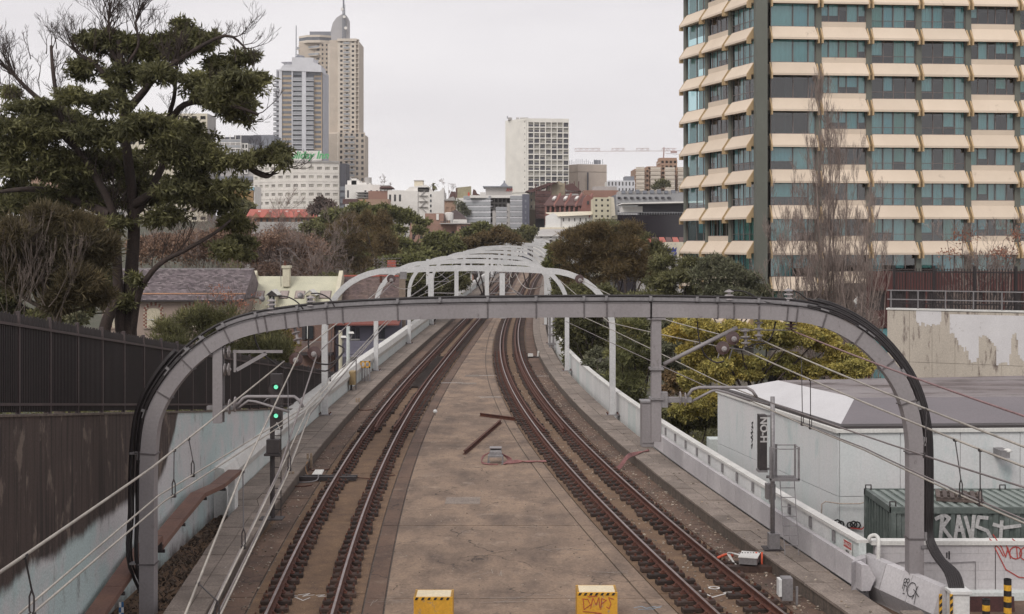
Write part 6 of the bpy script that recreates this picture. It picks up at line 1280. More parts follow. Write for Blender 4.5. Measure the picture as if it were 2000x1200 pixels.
# grey flats
Y = 330; T = thing('apartment_block', 'grey balcony flats with a slate blue end wall and a boxy penthouse', 'building')
body(T, PX(915,Y), PX(1032,Y), Y+2.5, Y+16, 0, PZ(386,Y), t_conc); wallgrid(T, V3((PX(910,Y),Y+2.2,0)), V3((PX(1020,Y),Y+2.2,0)), PZ(450,Y), PZ(386,Y), 14, 6, t_conc, win=(.7,.7), rec=.3, single=False, bars=2)
zb = [PZ(446-11*k,Y) for k in range(6)]
balconies(T, V3((PX(908,Y),Y+2.5,0)), V3((PX(962,Y),Y,0)), zb, 1.3, .95, t_lgrey, t_rail, slab=.35); balconies(T, V3((PX(968,Y),Y,0)), V3((PX(992,Y),Y,0)), zb[:4], 1.3, .95, t_lgrey, t_rail); balconies(T, V3((PX(996,Y),Y,0)), V3((PX(1021,Y),Y,0)), zb, 1.3, .95, t_lgrey, t_rail)
for a, b in ((962,969),(990,996)): MB().box(PX(a,Y),PX(b,Y),Y-1.3,Y+2.5,0,PZ(398 if a > 980 else 412,Y)).obj('pier', t_conc, T)
MB().box(PX(918,Y),PX(1022,Y),Y-1,Y+6,PZ(387,Y),PZ(382,Y)).obj('roof_slab', t_white, T); MB().box(PX(1020,Y),PX(1034,Y),Y-1.5,Y+12,0,PZ(380,Y)).obj('end_wall', mt('slate_blue',(.12,.125,.16)), T)
for k in range(5): MB().box(PX(1025,Y),PX(1028,Y),Y-1.6,Y-1.5,PZ(396+11*k,Y),PZ(391+11*k,Y)).obj('window', t_midg, T)
MB().box(PX(948,Y),PX(1000,Y),Y+2,Y+12,PZ(384,Y),PZ(365,Y)).obj('penthouse', t_conc, T); MB().box(PX(943,Y),PX(1001,Y),Y+1,Y+13,PZ(365.5,Y),PZ(363.5,Y)).obj('penthouse_roof', t_midg, T)
MB().lathe(W(985,364,Y+7), (0,0,1), [(0,1.45),(.7,.5),(.9,.3),(1.4,.25)], 4).obj('pyramid_roof', t_midg, T); text_obj('sign_lettering', 'AVI', 1.05, m_red_p, T, (PX(995,Y),Y+1.9,PZ(371,Y)), (1,0,0), (0,0,1), .03, .04)
# white tower
Y = 480; T = thing('office_tower', 'cream white tower with a blank side and a gridded front in the middle', 'building'); m_wt = mt('tower_white', (.80,.77,.71)); zt = PZ(233,Y)
A, B = V3((PX(1028,Y),Y,0)), V3((PX(1111,Y+2),Y+2,0)); A0 = V3((PX(987,Y+9),Y+9,0))
MB().poly([V3((v.x,v.y,2)) for v in (A0, A, B, V3((PX(1111,Y+16),Y+16,0)), V3((PX(992,Y+24),Y+24,0)))], (0,0,PZ(236,Y)-2)).obj('core', m_wt, T)
un = (B-A).normalized(); A2, B2 = A-V3((0,.6,0)), B-V3((0,.6,0)); wallgrid(T, A2, B2, PZ(376,Y), PZ(236,Y), 7, 13, m_wt, win=(.84,.80), ml=.6, mt=.4, rec=.55, bars=3, framemat=t_midg, curt=t_blind, wmat=mt('tower_glass',(.07,.065,.075),rough=.25))
wallgrid(T, A0-V3((.0,.3,0)), A-V3((.05,.3,0)), PZ(376,Y), PZ(232,Y), 7, 12, m_wt, win=(.22,.22), rec=.1, skip=lambda i, j: i != 6)
MB().poly([V3((v.x,v.y,PZ(236,Y))) for v in (A0, A-V3((0,.6,0)), B-V3((0,.6,0)), V3((PX(1111,Y+16),Y+16,0)), V3((PX(992,Y+24),Y+24,0)))], (0,0,.8)).obj('parapet', m_wt, T)
for a, b in ((992,1000),(1008,1014),(1016,1032)): MB().box(PX(a,Y),PX(b,Y),Y+6,Y+9,PZ(236,Y)+.8,PZ(230,Y)+.6).obj('roof_plant', t_conc, T)
MB().bar(W(991,232,Y+8), W(991,227,Y+8), .3).obj('aerial', t_midg, T)
Y = 500; T = thing('windowless_block', 'pinkish beige windowless block bristling with antennas right of the white tower', 'building'); m_pb = mt('pinkish_beige', (.52,.44,.38))
A, B, C_ = V3((PX(1111,Y+4),Y+4,0)), V3((PX(1129,Y),Y,0)), V3((PX(1185,Y+3),Y+3,0)); z1 = PZ(321,Y); zm = PZ(336,Y)
for z0_, z1_ in ((5, zm-.08), (zm+.08, z1)): MB().poly([V3((v.x,v.y,z0_)) for v in (A, B, C_, V3((PX(1185,Y+16),Y+16,0)), V3((PX(1111,Y+20),Y+20,0)))], (0,0,z1_-z0_)).obj('wall_block', m_pb, T)
MB().box(PX(1147,Y),PX(1149.5,Y),Y+.3,Y+1.0,PZ(376,Y),PZ(337,Y)).obj('slot_window', t_dark, T); an = MB(); [an.bar(W(a,321,Y+4), W(a,321-random.choice([4,7,9,5,10]),Y+4), .16) for a in range(1113,1180,4)]; [an.bar(W(a,321,Y+3), W(a,313,Y+3), .9,.2) for a in (1162,1166,1171)]; an.obj('antennas', t_midg, T)
# orange brick balconies
Y = 420; T = thing('apartment_block', 'orange brick stepped flats with curved white balconies near the right tower', 'building')
for a, b, t_, y_ in ((1240,1268,330,0),(1264,1300,325,1),(1292,1325,311,3),(1322,1375,326,2)): body(T, PX(a,Y), PX(b,Y), Y+y_+.3, Y+15, 5, PZ(t_,Y), t_or); wallgrid(T, V3((PX(a,Y),Y+y_,0)), V3((PX(b,Y),Y+y_,0)), PZ(376,Y), PZ(t_,Y), 4, max(3,int((376-t_)/8.3)), t_or, win=(.55,.5), rec=.3, single=False)
for a, b, y_ in ((1241,1258,0),(1270,1290,1),(1298,1318,1),(1324,1345,2)): balconies(T, V3((PX(a,Y),Y+y_-.4,0)), V3((PX(b,Y),Y+y_-.4,0)), [PZ(374-8.3*k,Y) for k in range(6)], 1.2, .8, t_beige2, t_beige2)
MB().box(PX(1291,Y),PX(1325,Y),Y+4,Y+10,PZ(325,Y),PZ(307,Y)).obj('lift_tower', t_or, T); MB().box(PX(1290,Y),PX(1326,Y),Y+3.8,Y+10.2,PZ(318,Y),PZ(316,Y)).obj('band', t_beige2, T)
# crane
Y = 560; T = thing('tower_crane', 'thin red and white crane jib lying level across the sky', 'crane'); m_cr = mt('crane_red', (.40,.25,.23)); cr = MB(); cr.bar(W(1123,296,Y), W(1350,295,Y), .16)
for a, b in ((1123,1172),(1195,1220),(1243,1268),(1293,1322)):
    cr.bar(W(a,290,Y), W(b,290,Y), .14); n = int((b-a)/6); [cr.bar(W(a+6*k,296,Y), W(a+6*k+(6 if k%2 else 0),290,Y), .12) for k in range(n+1)]; [cr.bar(W(a+6*k+6,296,Y), W(a+6*k,290,Y), .10) for k in range(n)]
cr.obj('jib', m_cr, T); MB().bar(W(1296,309,Y), W(1297,288,Y), .45).obj('spire', m_cr, T); MB().bar(W(1300,300,Y), W(1350,303,Y), .14).obj('tie_bar', m_cr, T); MB().box(PX(1310,Y),PX(1322,Y),Y-.5,Y+.5,PZ(299,Y),PZ(296,Y)).obj('trolley', m_cr, T)
MB().bar(W(1360,440,Y), W(1360,280,Y), 1.2).obj('mast', m_cr, T)
# brown gabled flats
Y = 335; T = thing('apartment_block', 'brown and cream gabled flats with deep balconies below the white tower', 'building')
body(T, PX(1034,Y), PX(1135,Y), Y+2, Y+14, 2, PZ(372,Y), mt('khaki_render',(.40,.34,.25)))
for (pl_, m_) in (([(1026,374),(1070,358),(1090,356),(1040,376)],t_brown),([(1104,362),(1118,358),(1136,374),(1106,372)],t_brown)): MB().poly([W(a,b,Y-1) for a,b in pl_],(0,10,0)).obj('roof', m_, T)
MB().poly([W(a,b,Y+1) for a,b in ((1066,390),(1104,390),(1104,362),(1092,354),(1070,362))],(0,8,0)).obj('gable_wall', mt('khaki_render',(.40,.34,.25)), T); wallgrid(T, V3((PX(1088,Y),Y+.8,0)), V3((PX(1104,Y),Y+.8,0)), PZ(400,Y), PZ(358,Y), 1, 3, mt('khaki_render',(.40,.34,.25)), win=(.4,.4), rec=.3)
wallgrid(T, V3((PX(1034,Y),Y+1.6,0)), V3((PX(1050,Y),Y+1.6,0)), PZ(410,Y), PZ(372,Y), 2, 3, t_cream, win=(.35,.4), rec=.3)
balconies(T, V3((PX(1046,Y),Y,0)), V3((PX(1076,Y),Y,0)), [PZ(425-11*k,Y) for k in range(5)], 1.5, .9, t_brown, t_brown, posts=3); balconies(T, V3((PX(1104,Y),Y+.3,0)), V3((PX(1130,Y),Y+.3,0)), [PZ(395-10*k,Y) for k in range(3)], 1.2, .8, t_brown, t_conc, posts=3)
MB().box(PX(1046,Y),PX(1076,Y),Y+.8,Y+1.9,2,PZ(378,Y)).obj('recess', t_dark, T)
for k, a in enumerate((1066,1088,1110)):
    pass
Y = 315; T = thing('terrace_row', 'row of dark red brick terraces with skylit sloping roofs', 'building'); m_rb = mt('dark_red_brick', (.25,.11,.09))
body(T, PX(1066,Y), PX(1158,Y), Y+.4, Y+10, 0, PZ(402,Y), m_rb); wallgrid(T, *flat(1066,1140,Y), PZ(420,Y), PZ(400,Y), 8, 1, m_rb, win=(.6,.7), rec=.4)
for k in range(4): a = 1062+21*k; MB().poly([W(a,402,Y-.4),W(a+20,402,Y-.4),W(a+32,383,Y+5),W(a+14,384,Y+5)],(0,.3,.25)).obj('roof', t_brown, T); MB().poly([W(a+19,404,Y-.6),W(a+22,404,Y-.6),W(a+34,382,Y+5),W(a+31,382,Y+5)],(0,.6,.6)).obj('party_wall', m_rb, T)
for k in range(3): a = 1078+22*k; MB().poly([W(a,392,Y+1.5),W(a+5,392,Y+1.5),W(a+9,387,Y+3.5),W(a+4,387,Y+3.5)],(0,-.3,.45)).obj('skylight', t_white, T)
MB().poly([W(a,b,Y-1) for a,b in ((1132,415),(1158,415),(1158,388),(1148,380),(1141,388))],(0,8,0)).obj('gable_end', m_rb, T); MB().box(PX(1146,Y),PX(1150,Y),Y-1.1,Y-1,PZ(400,Y),PZ(393,Y)).obj('window', m_glassd, T)
T = thing('brick_building', 'long brown brick block behind the dark red terraces', 'building'); Y = 350; body(T, PX(1140,Y), PX(1208,Y), Y, Y+10, 2, PZ(372,Y), t_brick); MB().box(PX(1160,Y),PX(1206,Y),Y+2,Y+9,PZ(373,Y),PZ(364,Y)).obj('attic', t_conc, T)
Y = 300; T = thing('apartment_block', 'cream block of small windows with stepped side beside the terraces', 'building'); m_ck = mt('cream_yellow', (.56,.52,.39)); body(T, PX(1159,Y), PX(1200,Y), Y+.4, Y+10, 0, PZ(388,Y), m_ck); wallgrid(T, *flat(1159,1193,Y), PZ(428,Y), PZ(386,Y), 3, 4, m_ck, win=(.35,.4), rec=.3); MB().poly([W(a,b,Y+.2) for a,b in ((1193,428),(1203,428),(1199,386),(1190,384))],(0,8,0)).obj('side_wall', t_cream, T)
T = thing('rendered_building', 'pale block with tall windows left of the orange brick flats', 'building'); Y = 400; body(T, PX(1186,Y), PX(1240,Y), Y+.4, Y+10, 4, PZ(354,Y), t_white); wallgrid(T, *flat(1186,1240,Y), PZ(378,Y), PZ(353,Y), 8, 2, t_lgrey, win=(.4,.6), rec=.3); MB().box(PX(1222,Y),PX(1240,Y),Y+2,Y+9,PZ(354,Y),PZ(344,Y)).obj('roof_plant', t_midg, T)
# long grey block and black glass block
Y = 310; T = thing('office_block', 'long grey building with a row of small hooded windows', 'building'); body(T, PX(1203,Y), PX(1375,Y), Y+.4, Y+14, 0, PZ(380,Y), t_midg); m_lg = mt('long_grey', (.36,.36,.37)); wallgrid(T, *flat(1203,1312,Y), PZ(420,Y), PZ(380,Y), 9, 3, m_lg, win=(.42,.32), rec=.3, skip=lambda i, j: j != 2 and i > 0); MB().box(PX(1312,Y),PX(1375,Y),Y,Y+.4,0,PZ(378,Y)).obj('wall', m_lg, T)
for k in range(9): MB().box(PX(1206+12.1*k,Y),PX(1213+12.1*k,Y),Y-.6,Y,PZ(387,Y),PZ(385.6,Y)).obj('window_hood', t_dark, T)
MB().box(PX(1210,Y),PX(1375,Y),Y+2,Y+9,PZ(380,Y),PZ(373,Y)).obj('roof_plant', t_conc, T)
for k in range(9): MB().box(PX(1215+14*k,Y),PX(1222+14*k,Y),Y+1,Y+3,PZ(378,Y),PZ(372-(k%3),Y)).obj('roof_unit', t_midg, T)
Y = 280; T = thing('office_block', 'black glass building under a thin white canopy roof', 'building'); body(T, PX(1206,Y), PX(1380,Y), Y+.2, Y+16, -4, PZ(420,Y), t_black)
for k in range(12):
    for j in range(3): MB().box(PX(1206+14.5*k,Y)+.02,PX(1220.5+14.5*k,Y)-.02,Y,Y+.2,PZ(464-14.5*j,Y)+.03,PZ(449.5-14.5*j,Y)-.03).obj('glass_panel', t_black, T)
MB().poly([W(a,b,Y-2) for a,b in ((1214,399),(1380,396),(1380,393),(1290,394.5),(1216,397))],(0,14,0)).obj('canopy_roof', t_white, T); MB().box(PX(1256,Y),PX(1380,Y),Y+2,Y+12,PZ(418,Y),PZ(399,Y)).obj('upper_storey', t_dark, T); MB().box(PX(1216,Y),PX(1256,Y),Y+1,Y+8,PZ(415,Y),PZ(403,Y)).obj('white_box', t_white, T)
rl = MB(); [rl.bar(W(1208+5*k,420,Y), W(1208+5*k,415,Y), .06) for k in range(34)]; rl.bar(W(1206,415,Y), W(1380,415,Y), .08); rl.obj('roof_railing', t_lgrey, T)
# white classical buildings in front
Y = 303; T = thing('rendered_building', 'bright white gabled warehouse behind the right treetops', 'building'); m_bw = mt('bright_white', (.74,.73,.71)); body(T, PX(1066,Y), PX(1206,Y), Y+.4, Y+10, -4, PZ(440,Y), m_bw)
MB().poly([W(a,b,Y-.5) for a,b in ((1067,445),(1095,445),(1095,424),(1080,416),(1067,422))],(0,9,0)).obj('gable_wall', m_bw, T); wallgrid(T, *flat(1095,1150,Y), PZ(455,Y), PZ(421,Y), 5, 2, m_bw, win=(.2,.4), rec=.2); MB().poly([W(1066,417,Y+4),W(1175,414,Y+4),W(1155,420,Y-1),W(1090,423,Y-1)],(0,.3,.2)).obj('roof', t_cream, T); MB().box(PX(1150,Y),PX(1206,Y),Y,Y+.4,0,PZ(430,Y)).obj('wall', m_bw, T); MB().poly([W(1150,430,Y),W(1173,430,Y),W(1173,414,Y),W(1160,417,Y)],(0,5,0)).obj('gable_wall', m_bw, T)
Y = 297; T = thing('classical_building', 'white rendered classical building with corniced windows beyond the arches', 'building'); body(T, PX(1040,Y), PX(1122,Y), Y+.4, Y+14, -6, PZ(460,Y), m_bw)
wallgrid(T, *flat(1048,1122,Y), PZ(500,Y), PZ(462,Y), 4, 1, m_bw, win=(.24,.36), rec=.3, cz=.66, bars=2, wmat=mt('warm_window',(.16,.12,.10)), framemat=m_bw)
for k in range(4): x = 1048+18.5*(k+.5); MB().box(PX(x-4.5,Y),PX(x+4.5,Y),Y-.4,Y,PZ(468.2,Y),PZ(467,Y)).obj('window_cornice', m_bw, T); MB().box(PX(x-2,Y),PX(x+2,Y),Y-.06,Y,PZ(465,Y),PZ(463,Y)).obj('vent', t_dark, T)
MB().box(PX(1045,Y),PX(1124,Y),Y-.6,Y+1,PZ(462,Y),PZ(459,Y)).obj('cornice', m_bw, T); MB().poly([W(1045,459,Y),W(1124,459,Y),W(1112,448,Y+6),W(1062,448,Y+6)],(0,.2,.3)).obj('roof', t_conc, T); MB().box(PX(1056,Y),PX(1128,Y),Y+5,Y+12,PZ(452,Y),PZ(444,Y)).obj('attic', t_cream, T); MB().box(PX(1092,Y),PX(1100,Y),Y+4.8,Y+5,PZ(451,Y),PZ(448,Y)).obj('window', m_glassd, T)
MB().poly([W(a,b,Y-3) for a,b in ((1000,500),(1030,500),(1030,474),(1027,470),(1022,466),(1018,464),(1012,468),(1008,472),(1004,476),(1000,478))],(0,4,0)).obj('curved_gable', m_bw, T); MB().box(PX(1017,Y),PX(1023,Y),Y-3.1,Y-3,PZ(476,Y),PZ(472,Y)).obj('window', m_glassd, T)
# storage sign building
Y = 190; T = thing('storage_building', 'red roofed sheds with a white sign board bearing a blue crown', 'building'); m_sb = M('sign_blue', (.03,.05,.30), (.03,.045,.26), rough=.5)
MB().box(PX(1297,Y),PX(1375,Y),Y,Y+1,PZ(505,Y),PZ(473,Y)).obj('sign_board', t_cream, T); cw_ = [(1302,492),(1320,492),(1322,483),(1317,487),(1315.5,482.5),(1311,487),(1306.5,482.5),(1305,487),(1300,483)]
MB().poly([W(a,b,Y-.05) for a,b in cw_],(0,.05,0)).obj('crown_emblem', m_sb, T); text_obj('sign_lettering', 'STORAGE', .36, m_sb, T, (PX(1311,Y),Y-.06,PZ(495,Y)), (1,0,0), (0,0,1), .01, .012); text_obj('sign_lettering', 'KING', .55, m_sb, T, (PX(1311,Y),Y-.06,PZ(500.5,Y)), (1,0,0), (0,0,1), .01, .02)
for k in range(3): MB().lathe(W(1303+8*k,477,Y-.05), (0,1,0), [(0,.07),(.05,.09)], 8).obj('sign_lamp', t_conc, T)
for k in range(7): MB().poly([W(1250+13*k,474,Y+20),W(1262+13*k,474,Y+20),W(1258+13*k,466,Y+23),W(1248+13*k,466,Y+23)],(0,.2,.2)).obj('roof', t_red if k % 2 else t_brown, T); 
MB().box(PX(1250,Y+20),PX(1345,Y+20),Y+20.3,Y+26,-5,PZ(474,Y+20)).obj('body', t_conc, T)
# red roofed terraces
Y = 230; T = thing('terrace_row', 'row of red tiled terraces with gables in front of the white hotel', 'building'); m_tb = mt('terrace_brick', (.30,.17,.11)); body(T, PX(482,Y), PX(618,Y), Y+.4, Y+9, -6, PZ(424,Y), m_tb); wallgrid(T, *flat(482,618,Y), PZ(440,Y), PZ(424,Y), 12, 1, m_tb, win=(.4,.6), rec=.3)
MB().poly([W(480,425,Y-.5),W(620,425,Y-.5),W(612,411,Y+5),W(488,411,Y+5)],(0,.25,.2)).obj('roof', t_red, T)
for a in (500,523,552,585,604): MB().poly([W(a-9,425,Y-.9),W(a+9,425,Y-.9),W(a,414,Y-.9)],(0,4,0)).obj('gable_roof', t_red, T); MB().poly([W(a-7,425,Y-1.0),W(a+7,425,Y-1.0),W(a,416.5,Y-1.0)],(0,.1,0)).obj('gable_wall', m_tb, T)
for a in (497,519,552,574): MB().box(PX(a,Y),PX(a+5,Y),Y+3.2,Y+4,PZ(413,Y),PZ(411,Y)).obj('skylight', t_white, T)
MB().box(PX(482,Y),PX(610,Y),Y-2,Y-1.7,-6,PZ(434,Y)).obj('front_wall', t_conc, T)
# a faint line of further roofs to close the skyline
for k, (a, b, t_, Y, m_, lab) in enumerate(((1040,1068,372,430,t_conc,'pale grey slab behind the brown gabled flats'),(735,760,362,460,t_conc,'small grey block behind the bare trees near the hotel'),(1206,1240,365,520,t_conc,'grey block behind the pale block with tall windows'),(640,680,345,500,t_white,'white podium block at the foot of the beige tower'),(120,250,330,560,t_conc,'distant pale block seen through the tree at far left'))):
    T = thing('distant_block', lab, 'building'); body(T, PX(a,Y), PX(b,Y), Y+.4, Y+12, 0, PZ(t_,Y), m_); wallgrid(T, *flat(a,b,Y), 5, PZ(t_,Y), 4, 6, m_, win=(.5,.45), rec=.3, single=False)
# ============================================================ houses on the left
m_slate = M('purple_slate', (.13,.105,.115), (.19,.155,.165), sc=2, c3=(.075,.05,.05), t3=.55, sc3=3, fine=.2, fsc=8)
def slates(root, O, u, v, n, Lu, Lv, cw, ch, mat, jit=.5, name='slate'):
    Q = []; r = 0; b = 0.0
    while b < Lv:
        a = -(cw/2 if r % 2 else 0)
        while a < Lu:
            a0, a1 = max(a,0)+.01, min(a+cw,Lu)-.01
            if a1 > a0: 
                h0 = .03+random.uniform(0,.012); Q.append([O+u*a0+v*b+n*h0, O+u*a1+v*b+n*h0, O+u*a1+v*(b+ch)+n*.006, O+u*a0+v*(b+ch)+n*.006])
            a += cw
        b += ch; r += 1
    me = quads_mesh(name, np.array([[tuple(p) for p in q] for q in Q]), mat); return stuff(link(name, me, root))
m_slat = M('slate_tiles', (.22,.185,.19), (.15,.12,.13), sc=1, island=.5, c3=(.30,.27,.25), t3=.62, sc3=3, fine=.1, fsc=6)
m_slat2 = M('brown_tiles', (.13,.09,.09), (.17,.12,.10), sc=1, island=.3, c3=(.30,.26,.22), t3=.66, sc3=4, fine=.1, fsc=6)
Y = 100; T = thing('stone_house', 'buff rendered cottage with slate roof and arched brick framed windows', 'house'); m_buff = M('buff_render', (.32,.25,.21), (.26,.20,.17), sc=.8, c3=(.14,.11,.09), t3=.62, sc3=2, fine=.1)
x0, x1 = PX(200,Y), PX(478,Y); ze, zr_ = PZ(585,Y), PZ(526,Y+3.4)
body(T, x0, x1, Y, Y+7, -6, ze, m_buff, 'wall')
MB().poly([V3((x0,Y-.35,ze-.05)),V3((x0,Y+3.5,zr_)),V3((x0,Y+7.3,ze-.05))],(x1-x0,0,0)).obj('roof_core', m_slate, T)
v = V3((0,3.85,zr_-ze+.05)); Lv = v.length; v = v.normalized(); n = V3((0,-v.z,v.y)); slates(T, V3((x0,Y-.4,ze-.05)), V3((1,0,0)), v, n, x1-x0, Lv, .26, .17, m_slat)
MB().box(x0,x1,Y+3.4,Y+3.6,zr_-.02,zr_+.07).obj('ridge', m_steel, T); MB().box(x0,x1,Y-.48,Y-.36,ze-.14,ze-.02).obj('gutter', m_dark, T)
o = V3((x0,Y-.4,ze-.05))+v*.75+n*.045; MB().obox(o, (1,0,0), v, n, 0,x1-x0,0,.16,0,.02).obj('copper_strip', M('copper_flashing',(.32,.17,.10),(.25,.14,.09),sc=2), T)
for a in (300,375,433,232):
    xc = PX(a,Y); zs_, zt_ = PZ(640,Y), PZ(609,Y); hw_ = .5
    ar = [(-hw_,zs_),(hw_,zs_)]+[(hw_*math.cos(R(t)), zt_+.26*math.sin(R(t))) for t in range(0,181,20)]
    w_ = MB().poly([V3((xc+p,Y-.02,z)) for p, z in ar],(0,.02,0)).obj('window', M('cream_blind',(.50,.45,.35),(.45,.4,.3),sc=2), T)
    MB().box(xc-hw_,xc+hw_,Y-.05,Y-.02,(zs_+zt_)/2-.03,(zs_+zt_)/2+.03).obj('sash_bar', m_cap, w_)
    bq = [MB().box(-.06,.06,-.05,0,-.055,.055).mesh('quoin_brick', m_) for m_ in (M('red_brick',(.22,.07,.05)), M('cream_brick',(.45,.38,.30)))]
    for s in (-1, 1):
        for col in range(2):
            for k in range(11): z = zs_+.07+k*.125; 
            for k in range(9): link('quoin_brick', bq[(k+col)%2], T, (xc+s*(hw_+.07+.13*col), Y, zs_+.06+k*.125*1.0))
    for col in range(2):
        rr_ = hw_+.07+.13*col
        for k in range(11+2*col): t = math.pi*(k+.5)/(11+2*col); link('quoin_brick', bq[(k+col)%2], T, (xc+rr_*math.cos(t), Y-.002*col, zt_+.05+(rr_-.08)*math.sin(t)))
    MB().box(xc-hw_-.25,xc+hw_+.25,Y-.09,Y,zs_-.12,zs_).obj('sill', m_buff, T)
# cream terrace with dormers
Y = 103; T = thing('terrace_house', 'cream painted terrace roof with two dormers, chimney and satellite dishes', 'house')
m_cr = M('flaking_cream_paint', (.52,.50,.38), (.44,.43,.33), sc=1, c3=(.28,.12,.08), t3=.70, sc3=2, fine=.08); m_cr2 = M('cream_render', (.60,.56,.43), (.50,.46,.36), sc=1.5, fine=.1)
x0, x1 = PX(484,Y), PX(652,Y); ze, zr_ = PZ(606,Y), PZ(540,Y+3)
MB().poly([V3((x0,Y-.2,ze)),V3((x0,Y+3.2,zr_)),V3((x0,Y+6.6,ze))],(x1-x0,0,0)).obj('roof', m_cr, T); body(T, x0, x1, Y+.1, Y+6.5, -7, ze+.02, M('brick_terrace_wall',(.19,.11,.085),(.14,.085,.07),sc=2), 'wall')
v = V3((0,3.4,zr_-ze)); Lv = v.length; v = v.normalized(); n = V3((0,-v.z,v.y)); o = V3((x0,Y-.2,ze))
cs = MB(); [cs.obox(o, (1,0,0), v, n, .12+.16*k,.16+.16*k,.0,.75,.0,.04) for k in range(int((x1-x0)/.16)-1)]; cs.obj('roof_ribs', m_cr2, T)
for (a, b, c_, d) in ((491,510,571,585),(541,558,571,585),(571,590,571,585),(620,642,571,585)):
    zz0, zz1 = (PZ(d,Y)-ze)/(zr_-ze)*Lv, (PZ(c_,Y)-ze)/(zr_-ze)*Lv; MB().obox(o, (1,0,0), v, n, PX(a,Y)-x0,PX(b,Y)-x0,zz0,zz1,.0,.07).obj('roof_hatch', m_frame, T); MB().obox(o, (1,0,0), v, n, PX(a+1.5,Y)-x0,PX(b-1.5,Y)-x0,zz0+.05,zz1-.05,.0,.09).obj('hatch_panel', M('pink_panel',(.36,.30,.28)), T)
for xa, xb, lab in ((480,487,''),(652,660,'')): MB().poly([V3((PX(xa,Y),Y-.7,ze-.4)),V3((PX(xa,Y),Y-.7,ze+.3)),V3((PX(xa,Y),Y+3.2,zr_+.45)),V3((PX(xa,Y),Y+6.6,ze+.2)),V3((PX(xa,Y),Y+6.6,ze-.4))],(PX(xb,Y)-PX(xa,Y),0,0)).obj('party_wall', m_cr2, T)
for xc_, m_, in ((532,m_dark),(606,m_cr2)):
    xc = PX(xc_,Y); zb_, ztp = PZ(603,Y), PZ(577,Y); MB().box(xc-.30,xc+.30,Y-.15,Y+1.8,zb_,ztp).obj('dormer_wall', m_cr2, T)
    MB().poly([V3((xc-.46,Y-.32,ztp)),V3((xc+.46,Y-.32,ztp)),V3((xc,Y-.32,ztp+.36))],(0,.06,0)).obj('dormer_gable', m_dark if xc_ == 532 else m_cr2, T)
    for s in (-1, 1): MB().hexa([(xc,Y-.36,ztp+.38),(xc+s*.5,Y-.36,ztp-.02),(xc+s*.5,Y+2.2,ztp-.02),(xc,Y+2.2,ztp+.38),(xc,Y-.36,ztp+.43),(xc+s*.5,Y-.36,ztp+.03),(xc+s*.5,Y+2.2,ztp+.03),(xc,Y+2.2,ztp+.43)]).obj('dormer_roof', m_cap, T)
    w_ = MB().box(xc-.2,xc+.2,Y-.18,Y-.155,zb_+.05,ztp-.05).obj('window', m_glassd, T); MB().box(xc-.02,xc+.02,Y-.20,Y-.185,zb_+.05,ztp-.05).obj('sash_bar', m_cap, w_)
def chimney(root, px, pt, pb, Y, wpx, mat, pots=2):
    w_ = wpx/F*Y/2; x = PX(px,Y); MB().box(x-w_,x+w_,Y-.35,Y+.35,PZ(pb,Y),PZ(pt+5,Y)).obj('chimney', mat, root); MB().box(x-w_-.08,x+w_+.08,Y-.43,Y+.43,PZ(pt+5,Y),PZ(pt,Y)).obj('chimney_cap', mat, root)
    for k in range(pots): MB().lathe((x-w_*.5+w_*k,Y,PZ(pt,Y)), (0,0,1), [(0,.11),(.3,.09),(.32,.11),(.36,.11)], 10).obj('chimney_pot', m_insg if pots > 1 else m_rust, root)
chimney(T, 560, 519, 560, Y+2.2, 13, m_cr2, 1)
for xc_, yc_ in ((511,584),(586,578)):
    ro = thing('satellite_dish', 'grey satellite dish left of the '+('dark' if xc_ == 511 else 'cream')+' gabled dormer', 'satellite dish'); MB().lathe(W(xc_,yc_,Y-.5), (.5,-1,.3), [(0,.03),(.03,.14),(.08,.25),(.09,.25)], 14).obj('dish', m_steel, ro, smooth=True); MB().tube([W(xc_,yc_,Y-.5), W(xc_+3,yc_+6,Y-.1)], .02, 5).obj('arm', m_dark, ro)
ta = thing('tv_aerial', 'tall thin television aerial mast beside the cream chimney', 'aerial'); MB().tube([W(549,560,Y+1),W(547,484,Y+1)], .025, 5).obj('mast', m_wireg, ta); tb_ = MB(); [tb_.bar(W(a,b,Y+1),W(c_,d,Y+1),.02) for a,b,c_,d in ((541,488,560,484),(560,484,567,486),(560,484,584,505),(566,486,586,508),(542,486,546,490))]; tb_.obj('booms', m_wireg, ta)
# facade below: window, lace balcony, lower part
w_ = MB().box(PX(590,Y),PX(612,Y),Y-.05,Y+.08,PZ(662,Y),PZ(637,Y)).obj('window', m_glassd, T); MB().box(PX(600,Y),PX(603,Y),Y-.08,Y-.05,PZ(662,Y),PZ(637,Y)).obj('sash_bar', m_cap, w_); MB().box(PX(590,Y),PX(597,Y),Y-.1,Y-.05,PZ(664,Y),PZ(636,Y)).obj('shutter', m_dark, w_)
MB().box(PX(588,Y),PX(652,Y),Y-1.2,Y+.1,PZ(692,Y),PZ(688,Y)).obj('balcony_floor', m_dark, T); bl = MB(); [bl.bar(W(590+2.2*k,688,Y-1.2), W(590+2.2*k,668,Y-1.2), .03) for k in range(28)]; bl.bar(W(588,668,Y-1.2), W(652,668,Y-1.2), .06); bl.obj('balcony_railing', m_wireg, T)
